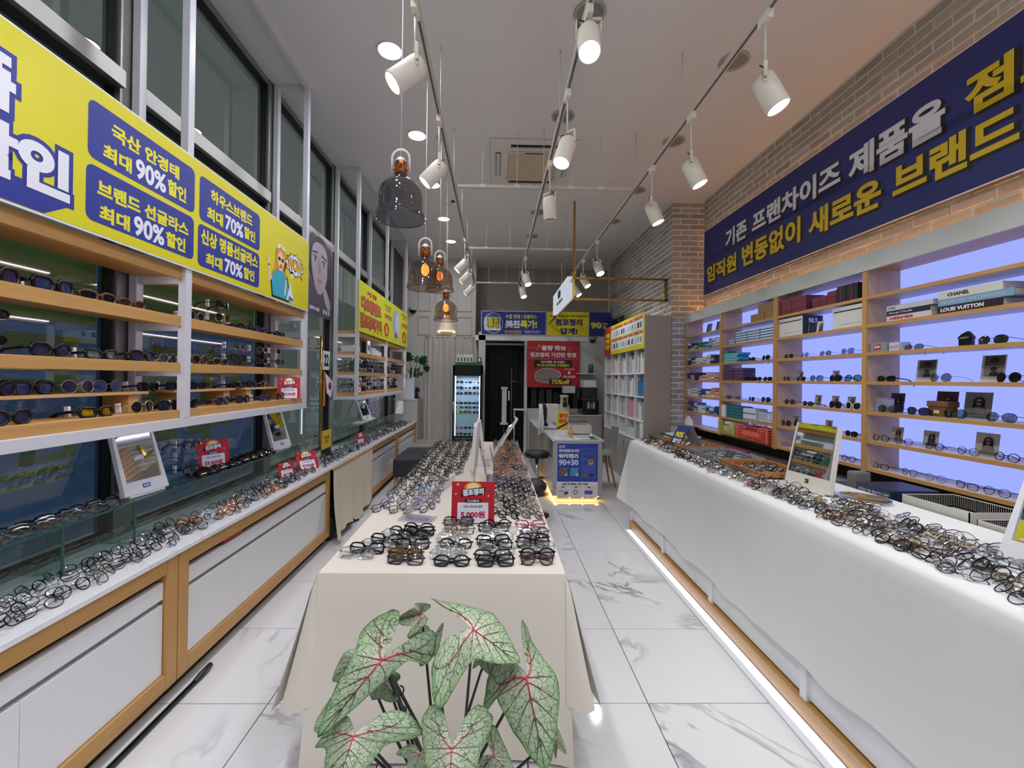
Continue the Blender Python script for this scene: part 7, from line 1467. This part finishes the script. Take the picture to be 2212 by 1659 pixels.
# monstera
mo = thing('monstera', 'monstera plant with split dark green leaves on the white planter', 'plant', (-1.7, 8.4, 1.56)); MG = mat('#1f4a2a', .4); MS = mat('#3a2a1c', .7)
def split_leaf(c, X, Y, s):
    pts = []
    for i in range(40):
        a = -PI/2+2*PI*(i+.5)/40; r = (.62+.38*math.sin(a)*.2+.1)*(.62 if (i % 4 == 2 and abs(math.cos(a)) > .35) else 1)*(1-.35*(math.sin(a) < -.85))
        pts.append((r*math.cos(a)*.8*s, r*math.sin(a)*s))
    o = MB(); Z_ = X.cross(Y); n = len(pts); vs = [c]+[c+X*u+Y*v-Z_*(.25*u*u/s+.15*v*v/s) for u, v in pts]
    o.add(vs, [(0, 1+i, 1+(i+1) % n) for i in range(n)], MG, True); o.build('leaf', mo)
for (x, y, z), ax, up, s in (((-1.68, 8.3, 1.92), (1, -.1, 0), (-.1, -.4, .7), .17), ((-1.42, 8.35, 1.86), (.8, -.2, -.4), (.5, -.3, .5), .17), ((-1.36, 8.4, 1.72), (.7, 0, -.7), (.6, -.4, .2), .13), ((-1.55, 8.5, 1.9), (1, .1, .1), (.2, .2, .8), .12), ((-1.44, 8.3, 1.62), (.9, 0, .3), (.1, -.6, -.5), .10), ((-1.8, 8.35, 1.8), (.9, .1, 0), (-.4, -.4, .4), .13)):
    c = V(x, y, z); X = V(*ax).normalized(); Y = V(*up); Y = (Y-X*Y.dot(X)).normalized(); split_leaf(c, X, Y, s)
    MB().tube([(-1.6+.02*x, 8.42, 1.56), ((x-1.6)/2, (y+8.42)/2, (z+1.6)/2), tuple(c-Y*s*.5)], .007, mat('#35532c', .5), 6).build('stem', mo)
for dx in (-.06, .02, .07): MB().tube([(-1.6+dx, 8.42, 1.55), (-1.58+dx*1.2, 8.42, 1.74)], .018, MS, 8).build('trunk', mo)
# ================================================================== CALADIUM IN THE FOREGROUND
def leafmat():
    m, n, l, b = newmat('caladium_leaf')
    at = n.new('ShaderNodeAttribute'); at.attribute_name = 'luv'; ar = n.new('ShaderNodeAttribute'); ar.attribute_name = 'rad'
    oi = n.new('ShaderNodeObjectInfo')
    nz = n.new('ShaderNodeTexNoise'); nz.inputs['Scale'].default_value = 5; l.new(at.outputs['Vector'], nz.inputs['Vector'])
    mv = n.new('ShaderNodeVectorMath'); mv.operation = 'MULTIPLY_ADD'; mv.inputs[1].default_value = (.12, .12, .12); l.new(nz.outputs['Color'], mv.inputs[0]); l.new(at.outputs['Vector'], mv.inputs[2])
    v1 = n.new('ShaderNodeTexVoronoi'); v1.feature = 'DISTANCE_TO_EDGE'; v1.inputs['Scale'].default_value = 13; l.new(mv.outputs[0], v1.inputs['Vector'])
    v2 = n.new('ShaderNodeTexVoronoi'); v2.feature = 'DISTANCE_TO_EDGE'; v2.inputs['Scale'].default_value = 30; l.new(mv.outputs[0], v2.inputs['Vector'])
    r1 = n.new('ShaderNodeMapRange'); r1.inputs['From Max'].default_value = .065; r1.inputs['To Min'].default_value = 1; r1.inputs['To Max'].default_value = 0; l.new(v1.outputs['Distance'], r1.inputs['Value'])
    r2 = n.new('ShaderNodeMapRange'); r2.inputs['From Max'].default_value = .06; r2.inputs['To Min'].default_value = .8; r2.inputs['To Max'].default_value = 0; l.new(v2.outputs['Distance'], r2.inputs['Value'])
    mxv = n.new('ShaderNodeMath'); mxv.operation = 'MAXIMUM'; l.new(r1.outputs[0], mxv.inputs[0]); l.new(r2.outputs[0], mxv.inputs[1])
    base = n.new('ShaderNodeValToRGB'); e = base.color_ramp.elements; e[0].position = 0; e[0].color = lin('#e2b5b0'); e[1].position = 1; e[1].color = lin('#86a873')
    for p, c in ((.12, '#d5d9c2'), (.45, '#c3cfb2'), (.85, '#b3c6a0')): q = e.new(p); q.color = lin(c)
    l.new(ar.outputs['Fac'], base.inputs[0])
    fade = n.new('ShaderNodeMapRange'); fade.inputs['From Min'].default_value = .05; fade.inputs['From Max'].default_value = .35; l.new(ar.outputs['Fac'], fade.inputs['Value'])
    vf = n.new('ShaderNodeMath'); vf.operation = 'MULTIPLY'; l.new(mxv.outputs[0], vf.inputs[0]); l.new(fade.outputs[0], vf.inputs[1])
    m1 = n.new('ShaderNodeMix'); m1.data_type = 'RGBA'; l.new(vf.outputs[0], m1.inputs[0]); l.new(base.outputs[0], m1.inputs[6]); m1.inputs[7].default_value = lin('#2f5a34')
    ad = n.new('ShaderNodeMath'); ad.operation = 'MULTIPLY_ADD'; ad.inputs[1].default_value = .10; l.new(nz.outputs['Fac'], ad.inputs[0]); l.new(ar.outputs['Fac'], ad.inputs[2])
    rim = n.new('ShaderNodeMapRange'); rim.inputs['From Min'].default_value = 1.015; rim.inputs['From Max'].default_value = 1.055; l.new(ad.outputs[0], rim.inputs['Value'])
    m2 = n.new('ShaderNodeMix'); m2.data_type = 'RGBA'; l.new(rim.outputs[0], m2.inputs[0]); l.new(m1.outputs[2], m2.inputs[6]); m2.inputs[7].default_value = lin('#2d5a30')
    ge = n.new('ShaderNodeNewGeometry'); m3 = n.new('ShaderNodeMix'); m3.data_type = 'RGBA'; l.new(ge.outputs['Backfacing'], m3.inputs[0]); l.new(m2.outputs[2], m3.inputs[6]); m3.inputs[7].default_value = lin('#5e8a50')
    l.new(m3.outputs[2], b.inputs['Base Color']); b.inputs['Roughness'].default_value = .5
    bp = n.new('ShaderNodeBump'); bp.inputs['Strength'].default_value = .35; bp.inputs['Distance'].default_value = .003; bp.invert = True
    l.new(mxv.outputs[0], bp.inputs['Height']); l.new(bp.outputs[0], b.inputs['Normal'])
    return m
def veinmat():
    m, n, l, b = newmat('caladium_vein'); ar = n.new('ShaderNodeAttribute'); ar.attribute_name = 'rad'
    cr = n.new('ShaderNodeValToRGB'); e = cr.color_ramp.elements; e[0].color = lin('#d0506a'); e[1].color = lin('#35562f'); q = e.new(.22); q.color = lin('#a52c45'); q = e.new(.5); q.color = lin('#5a3a33')
    l.new(ar.outputs['Fac'], cr.inputs[0]); l.new(cr.outputs[0], b.inputs['Base Color']); b.inputs['Roughness'].default_value = .5
    return m
LEAFM, VEINM = leafmat(), veinmat()
HALF = [(0, 1.0), (.10, .86), (.22, .64), (.33, .40), (.41, .16), (.44, -.06), (.42, -.28), (.36, -.48), (.29, -.60), (.22, -.62), (.14, -.52), (.085, -.36), (.04, -.18), (0, -.05)]
def catmull(P, k=3):
    out = []
    for i in range(len(P)-1):
        p0, p1, p2, p3 = P[max(0, i-1)], P[i], P[i+1], P[min(len(P)-1, i+2)]
        for j in range(k):
            t = j/k; out.append(tuple(.5*((2*p1[a])+(-p0[a]+p2[a])*t+(2*p0[a]-5*p1[a]+4*p2[a]-p3[a])*t*t+(-p0[a]+3*p1[a]-3*p2[a]+p3[a])*t**3) for a in (0, 1)))
    return out+[P[-1]]
def caladium_leaf(plant, J, T, A, B, MA, MB_, seed, curl=.10):
    J, T, A, B, MA, MB_ = V(*J), V(*T), V(*A), V(*B), V(*MA), V(*MB_); t = T-J
    lobe = [((A-J)+t*.60)/.27, ((B-J)+t*.60)/.27]; sides = [((MA-J)-t*.2)/.42, ((MB_-J)-t*.2)/.42]
    N = (sides[0]-sides[1]).cross(t)
    N = N.normalized()
    if N.dot(V(0, 0, 1.54)-J) < 0: N = -N
    L = t.length; rr = random.Random(seed); ph = [rr.uniform(0, 6) for _ in range(4)]
    def pt(u, v, lift=0):
        q = min(1, max(0, (.12-v)/.5)); q = q*q*(3-2*q); i_ = 0 if u < 0 else 1; s = sides[i_]*(1-q)+lobe[i_]*q; r = math.hypot(u, v)
        z = -curl*L*(u*u*2.2+max(0, v)**2*.35) + .012*L*math.sin(9*u+ph[0])*r+.02*L*r*r*math.sin(11*v+ph[1]+5*u) + .018*L*math.exp(-abs(u)*14)*(-1)
        return J+t*v+s*abs(u)+N*(z+lift)
    half = catmull(HALF); ring = [(u, v) for u, v in half]+[(-u, v) for u, v in half[-2:0:-1]]
    K = 9; n = len(ring); vs = [pt(0, 0)]; luv = [(0, 0, 0)]; rad = [0.]; fs = []
    off = rr.uniform(0, 50)
    for k in range(1, K+1):
        f = (k/K)
        for i, (u, v) in enumerate(ring):
            w = 1+.012*math.sin(i*1.7+ph[2])*(k == K); uu, vv = u*f*w, v*f*w
            vs.append(pt(uu, vv)); luv.append((uu+off, vv+off, 0)); rad.append(f)
    for i in range(n): fs.append((0, 1+i, 1+(i+1) % n))
    for k in range(K-1):
        for i in range(n): fs.append((1+k*n+i, 1+(k+1)*n+i, 1+(k+1)*n+(i+1) % n, 1+k*n+(i+1) % n))
    g = fs[0]; nn = (vs[g[1]]-vs[g[0]]).cross(vs[g[2]]-vs[g[0]])
    if nn.dot(N) < 0: fs = [f[::-1] for f in fs]
    base = plant.location
    me = bpy.data.meshes.new('leaf'); me.from_pydata([p-base for p in vs], [], fs); me.materials.append(LEAFM)
    a = me.attributes.new('luv', 'FLOAT_VECTOR', 'POINT'); a.data.foreach_set('vector', [c for q in luv for c in q]); a = me.attributes.new('rad', 'FLOAT', 'POINT'); a.data.foreach_set('value', rad)
    me.polygons.foreach_set('use_smooth', [True]*len(me.polygons)); me.update()
    o = bpy.data.objects.new('leaf', me); COL.objects.link(o); o.parent = plant
    # veins : midrib, lobe ribs and side ribs
    lines = [[(0, .96*i/9) for i in range(10)]]
    for s in (-1, 1):
        lines.append([(s*(.27*q+.05*math.sin(q*PI)), -.02*q-.54*q**1.3) for q in [i/8 for i in range(9)]])
        for v0, (ue, ve) in ((0, (.40, .02)), (.05, (.36, .28)), (.22, (.27, .48)), (.42, (.17, .69)), (.62, (.085, .85))): lines.append([(s*ue*q*.97, v0+(ve-v0)*q**1.25) for q in [i/6 for i in range(7)]])
        for q0, (ue, ve) in ((.35, (.40, -.26)), (.6, (.38, -.42)), (.5, (.06, -.26))): lines.append([(s*(.27*q0*(1-q)+ue*q+.02*math.sin(q*PI)), (-.54*q0**1.3)*(1-q)+ve*q) for q in [i/5 for i in range(6)]])
    mb = MB(); rv = []
    for li, ln in enumerate(lines):
        main = li == 0 or len(ln) == 9
        P = [pt(u, v, .0006) for u, v in ln]; k0 = len(mb.v); m_ = len(P)
        r0 = (.0034 if main else .0021)*L/.17
        mb.tube(P, [r0*(1-.75*i/(m_-1)) for i in range(m_)], VEINM, 5, flat=.6, up=tuple(N))
        for i in range(m_): rv += [min(1, math.hypot(*ln[i])*1.0+(.0 if main else .18))]*5
    me = mb.mesh('vein', base); a = me.attributes.new('rad', 'FLOAT', 'POINT'); a.data.foreach_set('value', rv[:len(me.vertices)]+[1.]*(len(me.vertices)-len(rv)))
    q = bpy.data.objects.new('vein', me); COL.objects.link(q); q.parent = o
    return J
pl = thing('potted_caladium', 'green and white caladium with pink red veins in front of the cream table', 'plant', (-.116, 1.06, 0))
T_ = Matrix.Translation((-.116, 1.06, 0))
MB().lathe([(0, 0), (.12, 0), (.155, .44), (.16, .46), (.148, .46), (.14, .42), (0, .42)], mat('#8f8a84', .5), 28, T_).build('pot', pl)
MB().lathe([(.14, .425), (.08, .435), (0, .44)], mat('#3a2c22', .9, bump=.5, bscale=60), 20, T_).build('soil', pl)
LV_ = [((-0.256, 1.00, 0.882), (-0.378, 0.93, 0.755), (-0.256, 1.10, 0.943), (-0.140, 1.06, 0.904), (-0.344, 1.00, 0.862), (-0.223, 1.00, 0.855), 0.1),
       ((-0.045, 1.04, 0.931), (0.067, 0.97, 0.897), (-0.164, 1.14, 0.958), (-0.135, 0.99, 0.873), (0.015, 1.10, 0.932), (-0.024, 0.96, 0.910), 0.08),
       ((0.083, 1.00, 0.841), (0.125, 0.93, 0.674), (0.082, 1.10, 0.915), (-0.001, 1.06, 0.818), (0.168, 1.02, 0.790), (0.020, 1.00, 0.769), 0.08),
       ((-0.293, 0.92, 0.773), (-0.309, 0.84, 0.715), (-0.353, 0.98, 0.758), (-0.192, 0.97, 0.783), (-0.360, 0.93, 0.722), (-0.236, 0.92, 0.737), 0.1),
       ((-0.081, 0.90, 0.763), (-0.081, 0.82, 0.699), (-0.127, 0.96, 0.809), (-0.024, 0.96, 0.807), (-0.140, 0.90, 0.735), (-0.021, 0.90, 0.741), 0.08),
       ((0.007, 0.99, 0.668), (0.053, 0.95, 0.656), (-0.010, 1.02, 0.709), (-0.025, 1.00, 0.638), (0.046, 0.99, 0.668), (-0.017, 0.98, 0.635), 0.06),
       ((-0.193, 1.16, 0.901), (-0.274, 1.20, 0.859), (-0.172, 1.15, 0.934), (-0.180, 1.12, 0.890), (-0.224, 1.16, 0.914), (-0.224, 1.14, 0.879), 0.05),
       ((-0.164, 1.18, 0.824), (-0.193, 1.16, 0.758), (-0.136, 1.20, 0.853), (-0.202, 1.20, 0.846), (-0.151, 1.18, 0.782), (-0.204, 1.18, 0.799), 0.05),
       ((-0.350, 1.12, 0.812), (-0.408, 1.10, 0.763), (-0.331, 1.15, 0.834), (-0.327, 1.10, 0.763), (-0.390, 1.12, 0.816), (-0.370, 1.10, 0.763), 0.05),
       ((-0.277, 1.10, 0.767), (-0.231, 1.06, 0.742), (-0.317, 1.12, 0.741), (-0.266, 1.12, 0.781), (-0.271, 1.08, 0.727), (-0.243, 1.10, 0.747), 0.06),
       ((-0.385, 1.02, 0.726), (-0.410, 1.00, 0.717), (-0.375, 1.04, 0.758), (-0.370, 1.00, 0.710), (-0.409, 1.02, 0.737), (-0.391, 1.00, 0.713), 0.05),
       ((-0.015, 1.12, 0.805), (-0.001, 1.10, 0.776), (-0.043, 1.12, 0.805), (0.029, 1.12, 0.807), (-0.029, 1.12, 0.785), (0.013, 1.10, 0.798), 0.05),
       ((0.163, 1.04, 0.664), (0.185, 1.03, 0.635), (0.157, 1.05, 0.686), (0.152, 1.04, 0.646), (0.178, 1.04, 0.660), (0.166, 1.03, 0.647), 0.05),
       ((-0.159, 0.97, 0.690), (-0.174, 0.94, 0.666), (-0.189, 0.98, 0.702), (-0.144, 0.99, 0.700), (-0.187, 0.96, 0.681), (-0.147, 0.96, 0.668), 0.06)]
STEM = mat('#2c2422', .4)
for i, (J, T, A, B, MA, MB_, c) in enumerate(LV_):
    caladium_leaf(pl, J, T, A, B, MA, MB_, 20+i, c)
    b0 = V(-.116+.035*math.sin(i*2.1), 1.06+.03*math.cos(i*1.7), .43); Jv = V(*J); N_back = V(0, .02, -.012)
    md = b0*.45+Jv*.55+V(0, .03, -.03)
    MB().tube([b0, b0*.75+md*.25+V(0, .01, .01), md, Jv*.75+md*.25+V(0, .012, 0), Jv+V(0, .004, -.004)], [.005, .0045, .004, .0034, .003], STEM, 7).build('stem', pl)
for (x, y, z), s in (((-.262, 1.06, .80), .012), ((-.228, 1.06, .752), .012), ((-.222, 1.06, .70), .013)):
    p = [(x+s*math.cos(a)*(1-.03*k), y+.002*k, z+s*math.sin(a)*(1-.03*k)) for k, a in enumerate([q*.55 for q in range(16)])]
    MB().tube(p, .0022, mat('#27352e', .4), 5).build('tie', pl)
for x0, z0, x1, z1 in ((-.285, .86, -.10, .45), (-.265, .83, -.13, .45), (-.25, .80, -.09, .5)): MB().tube([(x0, 1.07, z0), ((x0+x1)/2-.01, 1.09, (z0+z1)/2), (x1, 1.07, z1)], .0042, STEM, 6).build('stem', pl)
flush_text()
